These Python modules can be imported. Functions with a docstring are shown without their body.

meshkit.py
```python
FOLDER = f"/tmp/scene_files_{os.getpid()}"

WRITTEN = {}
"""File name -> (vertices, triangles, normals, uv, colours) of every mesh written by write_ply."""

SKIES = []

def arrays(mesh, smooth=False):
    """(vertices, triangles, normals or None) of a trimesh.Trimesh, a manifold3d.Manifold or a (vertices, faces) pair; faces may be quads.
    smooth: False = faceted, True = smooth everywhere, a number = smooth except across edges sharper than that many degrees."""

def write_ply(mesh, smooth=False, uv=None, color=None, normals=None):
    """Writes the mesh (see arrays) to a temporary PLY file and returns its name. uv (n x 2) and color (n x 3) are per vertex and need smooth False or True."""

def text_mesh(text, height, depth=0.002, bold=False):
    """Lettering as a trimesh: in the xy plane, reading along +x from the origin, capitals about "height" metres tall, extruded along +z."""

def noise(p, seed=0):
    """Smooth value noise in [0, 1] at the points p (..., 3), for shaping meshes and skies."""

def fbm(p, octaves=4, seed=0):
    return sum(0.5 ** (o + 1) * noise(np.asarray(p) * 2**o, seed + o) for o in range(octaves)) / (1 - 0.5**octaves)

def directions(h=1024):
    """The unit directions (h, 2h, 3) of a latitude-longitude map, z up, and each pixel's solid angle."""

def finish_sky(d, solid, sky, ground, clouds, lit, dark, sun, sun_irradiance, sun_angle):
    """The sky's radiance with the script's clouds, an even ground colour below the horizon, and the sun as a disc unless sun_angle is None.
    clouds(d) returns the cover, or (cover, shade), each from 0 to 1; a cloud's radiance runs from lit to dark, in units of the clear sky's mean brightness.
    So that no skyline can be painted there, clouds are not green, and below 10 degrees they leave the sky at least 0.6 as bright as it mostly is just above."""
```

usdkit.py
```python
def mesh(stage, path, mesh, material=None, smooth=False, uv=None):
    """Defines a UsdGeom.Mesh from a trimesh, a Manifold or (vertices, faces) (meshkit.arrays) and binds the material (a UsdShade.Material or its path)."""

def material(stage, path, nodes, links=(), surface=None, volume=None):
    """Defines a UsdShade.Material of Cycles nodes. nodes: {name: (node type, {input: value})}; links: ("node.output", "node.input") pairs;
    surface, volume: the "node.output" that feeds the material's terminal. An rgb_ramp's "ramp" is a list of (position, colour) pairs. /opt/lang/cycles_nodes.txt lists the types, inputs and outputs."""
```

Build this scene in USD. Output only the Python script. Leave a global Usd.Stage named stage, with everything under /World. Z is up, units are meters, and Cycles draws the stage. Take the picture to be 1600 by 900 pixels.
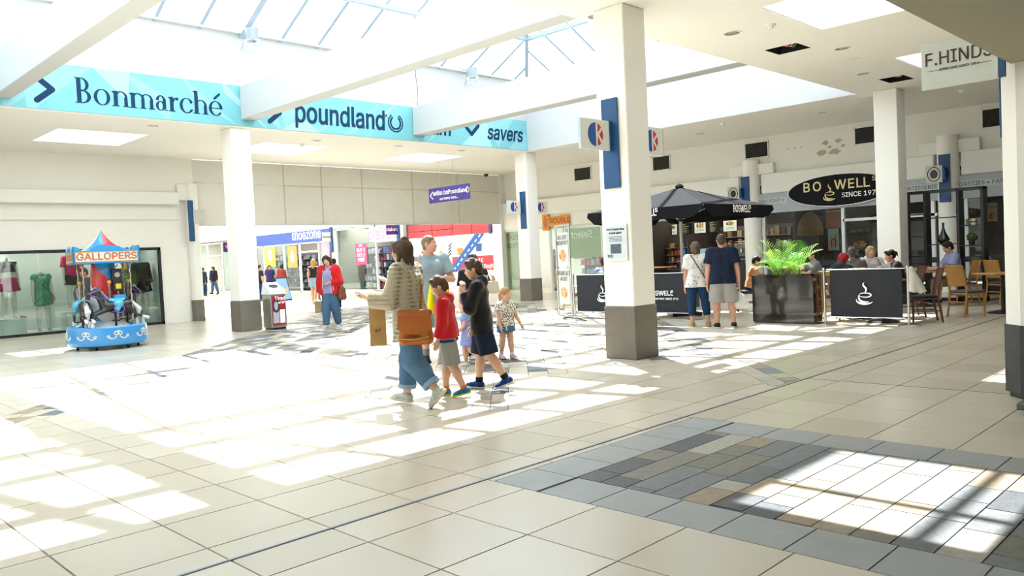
import math, random, numpy as np, trimesh, manifold3d as m3, usdkit, meshkit
from pxr import Usd, UsdGeom, UsdLux, UsdShade, Gf, Sdf
from shapely.geometry import Polygon, LineString, Point, box as sbox
from shapely import affinity, union_all
RNG = np.random.default_rng(7)
random.seed(7)
stage = Usd.Stage.CreateInMemory()
UsdGeom.SetStageUpAxis(stage, 'Z'); UsdGeom.SetStageMetersPerUnit(stage, 1.0)
UsdGeom.Xform.Define(stage, '/World'); UsdGeom.Scope.Define(stage, '/World/Looks')
# ---------------------------------------------------------------- camera
def set_camera(pos, yaw, pitch, roll, f_px, exposure):
    f = np.array([math.sin(yaw)*math.cos(pitch), math.cos(yaw)*math.cos(pitch), -math.sin(pitch)])
    r = np.array([math.cos(yaw), -math.sin(yaw), 0.0]); d = np.cross(f, r)
    r2 = math.cos(roll)*r + math.sin(roll)*d; d2 = -math.sin(roll)*r + math.cos(roll)*d
    m = np.eye(4); m[0, :3] = r2; m[1, :3] = -d2; m[2, :3] = -f; m[3, :3] = pos
    cam = UsdGeom.Camera.Define(stage, '/World/camera')
    cam.AddTransformOp().Set(Gf.Matrix4d(m.tolist()))
    cam.CreateHorizontalApertureAttr(36.0); cam.CreateFocalLengthAttr(36.0*f_px/1600)
    cam.CreateExposureAttr(exposure)
    cam.CreateFStopAttr(0.0)
    return cam
set_camera((0, 0, 1.486), 0.784524307, 0.039954865, 0.046978992, 1255.85, 0.85)
# ---------------------------------------------------------------- sky and sun
SUN_DIR = np.array([0.33, 0.50, 1.0]); SUN_DIR /= np.linalg.norm(SUN_DIR)      # towards the sun
dome = UsdLux.DomeLight.Define(stage, '/World/sky'); dome.CreateIntensityAttr(1.0); dome.CreateColorAttr(Gf.Vec3f(0.93, 0.97, 1.0))
sun = UsdLux.DistantLight.Define(stage, '/World/sun'); sun.CreateIntensityAttr(3.6); sun.CreateAngleAttr(0.6); sun.CreateNormalizeAttr(True); sun.CreateColorAttr(Gf.Vec3f(1.0, 0.985, 0.95))
_z = SUN_DIR; _x = np.cross([0, 0, 1.0], _z); _x /= np.linalg.norm(_x); _y = np.cross(_z, _x)
_m = np.eye(4); _m[0, :3] = _x; _m[1, :3] = _y; _m[2, :3] = _z
sun.AddTransformOp().Set(Gf.Matrix4d(_m.tolist()))
# ---------------------------------------------------------------- materials
def lin(h):
    if isinstance(h, str):
        c = np.array([int(h[i:i+2], 16) for i in (0, 2, 4)])/255.0
        return tuple(np.where(c <= 0.04045, c/12.92, ((c+0.055)/1.055)**2.4))
    return tuple(h)
MATS = {}
DIM = [1.0]                                                        # reflectance scale of the paints and cloths defined from here on
def mat(name, col, rough=0.6, metal=0.0, spec=None, noise=None, bump=None, emit=None, alt=None, coat=0.0, sheen=0.0, transl=0.0, trans=0.0, wave=None, alpha=None):
    """noise=(scale, amount): the colour drifts to alt (or a darker tone); bump=(scale, strength); wave=(scale, strength, direction): ribbed relief."""
    if name in MATS: return MATS[name]
    spec = spec if spec is not None else (0.5 if DIM[0] > .7 else 0.18)
    c = tuple(np.array(lin(col))*DIM[0]); N = {'p': ('principled_bsdf', {'base_color': c, 'roughness': rough, 'metallic': metal, 'specular_ior_level': spec, 'coat_weight': coat, 'sheen_weight': sheen})}; L = []
    if trans: N['p'][1]['transmission_weight'] = trans
    if emit: N['p'][1]['emission_color'] = lin(emit[0]); N['p'][1]['emission_strength'] = emit[1]
    if noise or bump or wave: N['tc'] = ('texture_coordinate', {})
    if noise:
        a = tuple(np.array(lin(alt))*DIM[0]) if alt else tuple(np.array(c)*0.62)
        N['n'] = ('noise_texture', {'scale': noise[0], 'detail': 4.0, 'roughness': 0.6})
        k = noise[1]; N['r'] = ('rgb_ramp', {'ramp': [(0.5-k, a), (0.5+k, c)] if len(noise) < 3 else [(noise[2]-k, a), (noise[2]+k, c)]})
        L += [('tc.object', 'n.vector'), ('n.fac', 'r.fac'), ('r.color', 'p.base_color')]
    if bump:
        N['bn'] = ('noise_texture', {'scale': bump[0], 'detail': 3.0}); N['b'] = ('bump', {'strength': bump[1], 'distance': bump[2] if len(bump) > 2 else 0.01})
        L += [('tc.object', 'bn.vector'), ('bn.fac', 'b.height'), ('b.normal', 'p.normal')]
    elif wave:
        N['bn'] = ('wave_texture', {'scale': wave[0], 'distortion': 2.0, 'bands_direction': wave[2]}); N['b'] = ('bump', {'strength': wave[1], 'distance': 0.01})
        L += [('tc.object', 'bn.vector'), ('bn.fac', 'b.height'), ('b.normal', 'p.normal')]
    out = 'p.BSDF'
    if transl:
        N['t'] = ('translucent_bsdf', {'color': c}); N['mx'] = ('mix_closure', {'fac': transl}); L += [('p.BSDF', 'mx.closure1'), ('t.BSDF', 'mx.closure2')]; out = 'mx.closure'
    MATS[name] = usdkit.material(stage, '/World/Looks/'+name, N, L, surface=out)
    return MATS[name]
def pane_mat(name, tint, base=0.05):
    if name not in MATS:
        MATS[name] = usdkit.material(stage, '/World/Looks/'+name, {'f': ('layer_weight', {'blend': 0.5}), 'w': ('math', {'math_type': 'power', 'value2': 4.0}), 'k': ('math', {'math_type': 'multiply_add', 'value2': 0.75, 'value3': base}), 't': ('transparent_bsdf', {'color': tint}), 'g': ('glossy_bsdf', {'color': (1, 1, 1), 'roughness': 0.02}), 'm': ('mix_closure', {})},
            [('f.facing', 'w.value1'), ('w.value', 'k.value1'), ('k.value', 'm.fac'), ('t.BSDF', 'm.closure1'), ('g.BSDF', 'm.closure2')], surface='m.closure')
    return MATS[name]
def ramp_mat(name, tex, texin, stops, rough=0.7, out='fac', interp=False, space='object'):
    """A material whose colour is a ramp over one texture node: spots, checks, flowers."""
    if name not in MATS:
        MATS[name] = usdkit.material(stage, '/World/Looks/'+name, {'tc': ('texture_coordinate', {}), 'x': (tex, texin), 'r': ('rgb_ramp', {'ramp': [(a, tuple(np.array(lin(b))*DIM[0])) for a, b in stops], 'interpolate': interp}), 'p': ('principled_bsdf', {'roughness': rough})},
            [('tc.'+space, 'x.vector'), ('x.'+out, 'r.fac'), ('r.color', 'p.base_color')], surface='p.BSDF')
    return MATS[name]
# ---------------------------------------------------------------- scene helpers
USED = {}
def free(parent, name):
    k = (parent, name); n = USED.get(k, -1)+1; USED[k] = n
    return f'{parent}/{name}' if n == 0 else f'{parent}/{name}_{n:03d}'
def data(p, **kw):
    for k, v in kw.items():
        if v: p.SetCustomDataByKey(k, v)
    return p
def thing(name, label, cat, loc=(0, 0, 0), rotz=0.0, group=None):
    x = UsdGeom.Xform.Define(stage, free('/World', name)); x.AddTranslateOp().Set(Gf.Vec3d(*map(float, loc)))
    if rotz: x.AddRotateZOp().Set(math.degrees(rotz))
    return data(x.GetPrim(), label=label, category=cat, group=group)
def part(parent, name, mesh, m, smooth=False, label=None, kind=None):
    if isinstance(mesh, list): mesh = join(mesh)
    p = usdkit.mesh(stage, free(str(parent.GetPath()), name), mesh, m, smooth=smooth).GetPrim()
    return data(p, label=label, kind=kind)
def solo(name, mesh, m, label, cat, group=None, smooth=False, kind=None):
    if isinstance(mesh, list): mesh = join(mesh)
    p = usdkit.mesh(stage, free('/World', name), mesh, m, smooth=smooth).GetPrim()
    return data(p, label=label, category=cat, group=group, kind=kind)
def struct(name, mesh, m, label=None, cat=None, smooth=False):
    if isinstance(mesh, list): mesh = join(mesh)
    p = usdkit.mesh(stage, free('/World', name), mesh, m, smooth=smooth).GetPrim()
    return data(p, kind='structure', label=label, category=cat)
def struct_x(name, label=None, cat=None):
    x = UsdGeom.Xform.Define(stage, free('/World', name)); return data(x.GetPrim(), kind='structure', label=label, category=cat)
def dup(root, loc, rotz, label=None, group=None):
    was = root.GetCustomData()
    r = thing(root.GetName().split('_0')[0], label or was['label'], was['category'], loc, rotz, group or was.get('group'))
    r.GetReferences().AddInternalReference(root.GetPath()); r.SetInstanceable(True)
    return r
# ---------------------------------------------------------------- mesh helpers
def V(*a): return np.array(a, float)
def join(ms): return trimesh.util.concatenate([m for m in ms if m is not None and len(m.faces)])
def tm(man):
    m = man.to_mesh(); return trimesh.Trimesh(m.vert_properties[:, :3], m.tri_verts, process=False)
def bx(x0, x1, y0, y1, z0, z1, bev=0.0):
    if bev <= 0:
        m = trimesh.creation.box([x1-x0, y1-y0, z1-z0])
    else:
        b = bev; pts = []
        for sx in (0, 1):
            for sy in (0, 1):
                for sz in (0, 1):
                    c = V(sx*(x1-x0), sy*(y1-y0), sz*(z1-z0)); s = V(1-2*sx, 1-2*sy, 1-2*sz)*b
                    pts += [c+s*V(1, 1, 0), c+s*V(1, 0, 1), c+s*V(0, 1, 1)]
        m = trimesh.convex.convex_hull(np.array(pts)-V(x1-x0, y1-y0, z1-z0)/2)
    m.apply_translation([(x0+x1)/2, (y0+y1)/2, (z0+z1)/2]); return m
def cyl(p, q, r, n=16, r2=None):
    p, q = np.asarray(p, float), np.asarray(q, float); d = q-p; L = np.linalg.norm(d); d = d/L
    a = np.cross(d, [0, 0, 1.0] if abs(d[2]) < 0.9 else [1.0, 0, 0]); a /= np.linalg.norm(a); b = np.cross(d, a)
    t = np.arange(n)*2*np.pi/n; ring = np.cos(t)[:, None]*a+np.sin(t)[:, None]*b; r2 = r if r2 is None else r2
    v = np.vstack([p+ring*r, q+ring*r2, [p], [q]]); f = []
    for i in range(n):
        j = (i+1) % n; f += [[i, n+i, j], [j, n+i, n+j], [2*n, i, j], [2*n+1, n+j, n+i]]
    return trimesh.Trimesh(v, f, process=False)
def tube(pts, r, n=8, closed=False):
    """A round tube along a polyline; r a number or one per point."""
    P = np.asarray(pts, float); k = len(P); r = np.broadcast_to(r, k)
    T = np.gradient(P, axis=0) if not closed else np.roll(P, -1, 0)-np.roll(P, 1, 0); T /= np.linalg.norm(T, axis=1, keepdims=True)
    a = np.cross(T[0], [0.13, 0.31, 0.94]); a /= np.linalg.norm(a); v = []; t = np.arange(n)*2*np.pi/n
    for i in range(k):
        a = a-T[i]*(a@T[i]); a /= np.linalg.norm(a); b = np.cross(T[i], a)
        v.append(P[i]+r[i]*(np.cos(t)[:, None]*a+np.sin(t)[:, None]*b))
    v = np.vstack(v); f = []; m = k if closed else k-1
    for i in range(m):
        i2 = (i+1) % k
        for j in range(n):
            j2 = (j+1) % n; f += [[i*n+j, i*n+j2, i2*n+j], [i*n+j2, i2*n+j2, i2*n+j]]
    if not closed:
        v = np.vstack([v, [P[0]], [P[-1]]])
        for j in range(n):
            j2 = (j+1) % n; f += [[k*n, j2, j], [k*n+1, (k-1)*n+j, (k-1)*n+j2]]
    m = trimesh.Trimesh(v, f, process=False)
    return m
def lathe(prof, n=24, at=(0, 0, 0)):
    prof = np.asarray(prof, float); k = len(prof); t = np.arange(n)*2*np.pi/n
    v = np.vstack([np.c_[r*np.cos(t), r*np.sin(t), np.full(n, z)] for r, z in np.maximum(prof, [1e-5, -1e9])]); f = []
    for i in range(k-1):
        for j in range(n):
            j2 = (j+1) % n; f += [[i*n+j, i*n+j2, (i+1)*n+j], [i*n+j2, (i+1)*n+j2, (i+1)*n+j]]
    m = trimesh.Trimesh(v, f, process=False); m.apply_translation(at); return m
def prism(poly, d):
    """A shapely polygon extruded by d along z (from 0)."""
    gs = [g for g in getattr(poly, 'geoms', [poly]) if g.area > 1e-8]
    return join([trimesh.creation.extrude_polygon(g, d, engine='earcut') for g in gs])
def place(m, origin, ux, uy):
    """Moves a mesh drawn in its xy plane onto the plane through origin with axes ux (right) and uy (up); its +z faces ux x uy."""
    ux = V(*ux)/np.linalg.norm(ux); uy = V(*uy)/np.linalg.norm(uy); M = np.eye(4); M[:3, 0] = ux; M[:3, 1] = uy; M[:3, 2] = np.cross(ux, uy); M[:3, 3] = origin
    m = m.copy(); m.apply_transform(M); return m
def mv(m, t=(0, 0, 0), rz=0.0, s=None, rx=0.0, ry=0.0):
    m = m.copy()
    if s is not None: m.apply_scale(s)
    for a, ax in ((rx, [1, 0, 0]), (ry, [0, 1, 0]), (rz, [0, 0, 1])):
        if a: m.apply_transform(trimesh.transformations.rotation_matrix(a, ax))
    m.apply_translation(t); return m
_TX = {}
def text(s, h, bold=False, shear=0.0, sx=1.0, center=True, d=0.004):
    k = (s, bold)
    if k not in _TX: _TX[k] = meshkit.text_mesh(s, 1.0, 1.0, bold)
    m = _TX[k].copy(); v = m.vertices; v[:, 2] *= d; v[:, :2] *= h
    v[:, 0] = v[:, 0]*sx+v[:, 1]*shear
    if center: v[:, 0] -= (v[:, 0].min()+v[:, 0].max())/2
    m.vertices = v; return m
# ================================================================ large structure
ZC = 4.78
M_white = mat('white_paint', 'F4F1EA', 0.55, noise=(0.7, 0.5), alt='EFEBE2')
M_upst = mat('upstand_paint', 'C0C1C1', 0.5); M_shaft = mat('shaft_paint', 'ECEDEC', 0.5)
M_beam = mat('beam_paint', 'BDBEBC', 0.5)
M_ceil = mat('ceiling_paint', 'F6F3EC', 0.7, noise=(0.5, 0.4), alt='F1EDE4')
M_wall = mat('wall_paint', 'EFECE4', 0.6, noise=(1.3, 0.5), alt='E9E5DB')
M_cream = mat('cream_panel', 'ECEAE2', 0.5)
M_plinth = mat('plinth_stone', '776F63', 0.6, noise=(2.2, 0.35), alt='5F594F', bump=(14, 0.25))
M_grout = mat('grout', '4A4743', 0.8)
M_black = mat('black_metal', '15151A', 0.4)
M_steel = mat('steel', 'C9C9C6', 0.28, 1.0)
M_alu = mat('aluminium_frame', 'D9DADA', 0.4, 0.3)
M_glass = pane_mat('clear_glass', (0.97, 0.985, 0.98))
M_roofglass = pane_mat('roof_glass', (0.93, 0.96, 0.97), .03)
M_navy = mat('navy_panel', '194A7A', 0.5)
# ---- floor
SP = [mat('slate_'+n, c, 0.5, noise=(16, 0.22), alt=a, bump=(42, 0.6, 0.006)) for n, c, a in (('charcoal', '4F5155', '404145'), ('grey', '6A6C6D', '585A5C'), ('blue_grey', '73767A', '616568'), ('olive', '75726A', '625F57'), ('sand', '9C9280', '847968'), ('rust', '968A78', '88735A'), ('pale', 'A9A49B', '948F84'), ('brown', '7E786F', '6B655C'))]
M_border = mat('slate_border', '979A9A', 0.42, noise=(4, 0.3), alt='888C8C', bump=(30, 0.15, 0.003))
TM = [mat(f'floor_tile_{i}', c, 0.24, noise=(1.6, 0.5), alt=a, bump=(5, 0.04)) for i, (c, a) in enumerate((('C6BDAC', 'BEB4A2'), ('CAC1B0', 'C3B9A7'), ('C2B8A6', 'BAB09D')))]
def tile(x0, x1, y0, y1, j=0.0036, z=0.0):
    x0, x1, y0, y1 = x0+j, x1-j, y0+j, y1-j; c = 0.002
    v = [[x0, y0, z-.008], [x1, y0, z-.008], [x1, y1, z-.008], [x0, y1, z-.008], [x0+c, y0+c, z], [x1-c, y0+c, z], [x1-c, y1-c, z], [x0+c, y1-c, z]]
    f = [[4, 5, 6], [4, 6, 7], [0, 1, 5], [0, 5, 4], [1, 2, 6], [1, 6, 5], [2, 3, 7], [2, 7, 6], [3, 0, 4], [3, 4, 7]]
    return trimesh.Trimesh(v, f, process=False)
def polytile(poly, z=0.0, j=0.003):
    """A flat paver of any outline, edges eased."""
    p = poly.buffer(-j)
    if p.is_empty or p.area < 1e-3 or p.geom_type != 'Polygon': return None
    c = np.array(p.exterior.coords)[:-1]
    if not p.exterior.is_ccw: c = c[::-1]
    k = len(c); m = c.mean(0); top = c+(m-c)*(0.002/np.maximum(np.linalg.norm(m-c, axis=1, keepdims=True), .01))
    v = np.vstack([np.c_[c, np.full(k, z-.008)], np.c_[top, np.full(k, z)]]); f = []
    for i in range(k):
        j2 = (i+1) % k; f += [[i, j2, k+j2], [i, k+j2, k+i]]
    f += [[k, k+i, k+i+1] for i in range(1, k-1)]
    return trimesh.Trimesh(v, f, process=False)
FL = struct('floor', bx(-9, 27, -4, 60, -0.3, -0.007), M_grout, 'beige tiled mall floor with slate paving patterns', 'floor')
CAMXY = V(0, 0)
def in_view(x, y, m=0.0):
    f = (x+y)*0.7071; r = (x-y)*0.7071
    return f > 1.0 and abs(r) < f*(0.66+m)+0.4
# the slate patch in front and the slanted fingers of paving under the skylight
PATCH = sbox(3.60, -3.0, 6.03, 3.86)
D = 0.70710678
def uv_rect(u0, u1, v0, v1):
    return Polygon([((u-v)*D, (u+v)*D) for u, v in ((u0, v0), (u1, v0), (u1, v1), (u0, v1))])
FING = [(13.6, 28, 3.5, 5.9, 0.2), (8.0, 13.6, 5.0, 5.6, 0.5), (11.8, 25, 2.2, 3.5, 0.7), (8.6, 11, 1.5, 1.68, 0.6), (11.0, 25, 0.9, 2.2, 0.72), (7.7, 25, 0.1, 0.46, 0.3), (10.2, 25, 0.46, 0.9, 0.75), (9.9, 25, -0.64, 0.1, 0.45),
        (10.9, 23, -1.35, -0.64, 0.7), (10.5, 22, -2.05, -1.35, 0.65), (8.35, 21, -3.07, -2.65, 0.3), (10.9, 21, -2.65, -2.05, 0.65)]
CENTRE = union_all([uv_rect(*f[:4]) for f in FING]).intersection(sbox(-2, 3.98, 23.0, 30))
stones = []
def ashlar(x0, x1, y0, y1, row, ls, clip=None, rot=False, light=0.0):
    """Rows of stones of random length; rot: rows run along the (1, 1) diagonal."""
    y = y0
    while y < y1-1e-6:
        x = x0-random.random()*ls[-1]; ye = min(y+row, y1)
        while x < x1:
            l = random.choice(ls); a, b = max(x, x0), min(x+l, x1); x += l
            if b-a < 0.04: continue
            q = Polygon([((u-v)*D, (u+v)*D) for u, v in ((a, y), (b, y), (b, ye), (a, ye))]) if rot else sbox(a, y, b, ye)
            c = q.centroid
            if not in_view(c.x, c.y, 0.05): continue
            if clip is not None:
                q = q.intersection(clip)
                if q.is_empty or q.geom_type != 'Polygon' or q.area < 0.006: continue
            m = random.choice(TM) if random.random() < light else random.choice(SP)
            stones.append((q, m))
        y = ye
ashlar(3.985, 5.645, -3.125, 3.475, 0.2, (0.2, 0.3, 0.4, 0.4, 0.6, 0.8), light=0.0)
for i in range(18):
    y1 = 3.86-0.405*i
    for (a, b) in ((3.6, 3.985), (5.645, 6.03)):
        if in_view(b, y1-.2, .05): stones.append((sbox(a, y1-0.405 if i else 3.475, b, y1), M_border))
for i in range(4):
    stones.append((sbox(3.985+i*.415, 3.475, 3.985+(i+1)*.415, 3.86), M_border))
for u0, u1, v0, v1, lt in FING:
    n = max(1, round((v1-v0)/0.22)); ashlar(u0, u1, v0, v1, (v1-v0)/n, (0.22, 0.3, 0.44, 0.44), clip=CENTRE, rot=True, light=lt)
stones.sort(key=lambda s: math.hypot(s[0].centroid.x, s[0].centroid.y))
rest = {}
for i, (q, m) in enumerate(stones):
    t = polytile(q)
    if t is None: continue
    if i < 300: part(FL, 'slate_paver', t, m)
    else: rest.setdefault(str(m.GetPath()), (m, []))[1].append(t)
for k, (m, ts) in rest.items(): part(FL, 'slate_paving', ts, m, kind='stuff')
# the beige tiles: 0.6 m grid, cut by a metal movement strip along y = 3.945
ys = [3.945-0.37-0.6*i for i in range(12)][::-1]+[3.945-.0]+[4.2]+[4.8+0.6*i for i in range(92)]
ys = sorted(set(np.round(ys, 3)))
xs = [round(-9.0+0.6*i, 3) for i in range(61)]
tiles = []
holes = union_all([PATCH, CENTRE])
from shapely.prepared import prep
ph = prep(holes)
cols_xy = [(8.8, 6.5), (18.7, 6.5), (8.8, 17.9), (18.7, 17.9)]
for i in range(len(ys)-1):
    for j in range(len(xs)-1):
        x0, x1, y0, y1 = xs[j], xs[j+1], ys[i], ys[i+1]; cx, cy = (x0+x1)/2, (y0+y1)/2
        if not in_view(cx, cy, 0.1) or x1 > 26.5: continue
        s = sbox(x0, y0, x1, y1)
        if ph.contains(s): continue
        if ph.intersects(s):
            q = s.difference(holes)
            for g in getattr(q, 'geoms', [q]):
                if g.area > 0.01: tiles.append((math.hypot(cx, cy), g, None))
        else: tiles.append((math.hypot(cx, cy), s, (x0, x1, y0, y1)))
tiles.sort(key=lambda t: t[0])
def conv(g):
    return g.area > g.convex_hull.area*0.995
rest = {}
n = 0
for d, g, r in tiles:
    k = random.randrange(3)
    if r: t = [tile(*r)]
    elif conv(g): t = [polytile(g)]
    else:
        tr = trimesh.creation.triangulate_polygon(g.buffer(-0.003), engine='earcut') if g.buffer(-0.003).geom_type == 'Polygon' else None
        if tr is None: continue
        vv, ff = tr; t = [trimesh.Trimesh(np.c_[vv, np.zeros(len(vv))], ff, process=False)]
        if len(t[0].faces) and t[0].face_normals[0][2] < 0: t[0].invert()
    t = [q for q in t if q is not None]
    if not t: continue
    if n < 300: part(FL, 'floor_tile', t, TM[k]); n += 1
    else: rest.setdefault(k, []).extend(t)
for k, ts in rest.items(): part(FL, 'floor_tiling', ts, TM[k], kind='stuff')
part(FL, 'movement_strip', bx(-9, 21, 3.936, 3.954, -0.007, 0.0015), mat('strip_steel', '8C949C', 0.35, 0.7))
part(FL, 'movement_joint', bx(-9, 21, 3.918, 3.934, -0.007, 0.001), mat('joint_dark', '3A3937', .7))
part(FL, 'movement_strip', bx(8.392, 8.408, -1, 3.93, -0.007, 0.001), mat('strip_dark', '4A4A48', 0.6))
# ---- ceiling: slab pieces round the atrium hole and the small rooflights
AX0, AX1, AY0, AY1 = -11.0, 18.65, 7.35, 17.7
small = [(5.7, 7.67, 19.72, 21.75), (10.6, 12.57, 19.6, 21.6), (15.65, 17.55, 19.5, 21.4), (0.7, 2.67, 19.7, 21.7),
         (5.7, 7.62, 3.5, 5.46), (0.7, 2.62, 3.5, 5.46), (-4.3, -2.38, 3.5, 5.46), (10.6, 12.53, 3.5, 5.46), (15.62, 17.55, 3.5, 5.46)]
gaps = [(12.95, 13.5, 6.05, 6.63), (17.4, 18.05, 5.9, 6.4)]
def plate(poly, z0, z1):
    m = prism(poly, z1-z0); m.apply_translation([0, 0, z0]); return m
slab = sbox(-11.3, -4, 23.4, 23.8).difference(union_all([sbox(AX0, AY0, AX1, AY1)]+[sbox(a, c, b, d) for a, b, c, d in small+gaps]))
struct('ceiling', plate(slab, ZC, ZC+0.22), M_ceil, 'cream suspended mall ceiling with square openings', 'ceiling')
struct('roof', plate(sbox(-11.6, -4.3, 27.5, 23.9).difference(union_all([sbox(AX0-.2, AY0-.2, AX1+.2, AY1+.2)]+[sbox(a, c, b, d) for a, b, c, d in small])), ZC+1.0, ZC+1.15), M_ceil)
RLAB = ['square rooflight above the toy carousel side of the arcade', 'square rooflight over the mouth of the passage', 'square rooflight in front of the right half of the curtain', 'square rooflight beyond the left edge of the view', 'square rooflight whose sunlight falls on the slate patch', 'square rooflight overhead just left of the camera', 'square rooflight far left behind the camera', 'square rooflight right of the nearest column', 'square rooflight beside the jeweller sign']
for i, (a, b, c, d) in enumerate(small):
    w = struct_x('rooflight', RLAB[i], 'rooflight')
    part(w, 'shaft', [plate(sbox(a-.08, c-.08, b+.08, d+.08).difference(sbox(a+.012, c+.012, b-.012, d-.012)), ZC+.01, ZC+1.35)], M_shaft)
    part(w, 'glazing', bx(a-.05, b+.05, c-.05, d+.05, ZC+1.36, ZC+1.372), M_roofglass)
    part(w, 'glazing_bar', [bx((a+b)/2-.03, (a+b)/2+.03, c-.05, d+.05, ZC+1.37, ZC+1.43), bx(a-.05, b+.05, (c+d)/2-.03, (c+d)/2+.03, ZC+1.37, ZC+1.43)], M_alu)
# ---- atrium upstand: lower band to 5.72, set-back wall above to 6.97
def ring(x0, x1, y0, y1, t, z0, z1): return plate(sbox(x0-t, y0-t, x1+t, y1+t).difference(sbox(x0, y0, x1, y1)), z0, z1)
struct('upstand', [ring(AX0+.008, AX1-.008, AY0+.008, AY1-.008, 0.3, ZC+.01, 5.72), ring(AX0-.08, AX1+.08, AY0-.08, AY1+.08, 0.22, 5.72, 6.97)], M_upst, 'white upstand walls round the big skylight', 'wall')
# ---- beams
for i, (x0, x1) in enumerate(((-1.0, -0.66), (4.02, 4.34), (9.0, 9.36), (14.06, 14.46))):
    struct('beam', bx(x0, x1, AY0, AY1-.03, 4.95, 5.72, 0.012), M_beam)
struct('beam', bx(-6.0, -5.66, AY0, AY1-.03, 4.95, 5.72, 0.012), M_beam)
# ---- skylight: hipped glass roof, panes and bars one by one
SKL = struct_x('skylight', 'big hipped glass skylight over the square', 'skylight')
TH = math.tan(math.radians(27)); SX0, SX1, SY0, SY1, SZ = AX0-.1, 18.9, AY0-.15, 17.85, 7.0
HALF = (SY1-SY0)/2; RY = (SY0+SY1)/2; RZ = SZ+HALF*TH
M_bar = mat('glazing_bar_white', 'A3B4C8', 0.4); M_gasket = mat('glazing_gasket', '9FB8D2', 0.5)
part(SKL, 'sill', ring(SX0+.2, SX1-.2, SY0+.2, SY1-.2, 0.25, 6.95, 7.02), mat('sill_grey', 'D5D6D2', 0.5))
def bar(p, q, w, h):
    p, q = V(*p), V(*q); d = q-p; L = np.linalg.norm(d); d /= L; s = np.cross(d, [0, 0, 1.0]); s /= np.linalg.norm(s); n = np.cross(s, d)
    pts = [o+s*a*w/2+n*b*h for o in (p, q) for a in (-1, 1) for b in (-1, 0)]
    return trimesh.convex.convex_hull(np.array(pts))
def quad(a, b, c, d, t=0.01):
    pts = np.array([a, b, c, d], float); n = np.cross(pts[1]-pts[0], pts[2]-pts[0]); n /= np.linalg.norm(n)
    return trimesh.convex.convex_hull(np.vstack([pts, pts+n*t]))
step = 1.0
xb = [9.18+step*i for i in range(-20, 10) if SX0 < 9.18+step*i < SX1]
for side, ysill in ((1, SY1), (-1, SY0)):
    def top(x):
        t = min(HALF, SX1-x, x-SX0); return (x, ysill-side*t, SZ+t*TH)
    edges = [SX0]+xb+[SX1]
    for i, x in enumerate(xb):
        thick = abs((x-9.18) % 5.0) < 0.05
        part(SKL, 'glazing_bar', bar((x, ysill, SZ), top(x), 0.14 if thick else 0.08, 0.16 if thick else 0.1), M_bar)
    for x0, x1 in zip(edges[:-1], edges[1:]):
        pts = [(x0, ysill, SZ), (x1, ysill, SZ), top(x1), top(x0)]
        xm = SX1-HALF
        pts = np.array(pts)+V(0, 0, .03)
        m = trimesh.convex.convex_hull(np.vstack([pts, pts+V(0, 0, .01)])) if x0 > SX0 and x1 < SX1 else trimesh.convex.convex_hull(np.vstack([pts[[0, 1, 2 if x0 <= SX0 else 3]], pts[[0, 1, 2 if x0 <= SX0 else 3]]+V(0, 0, .01)]))
        if x0 < xm < x1: pass
        part(SKL, 'pane', m, M_roofglass)
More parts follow.
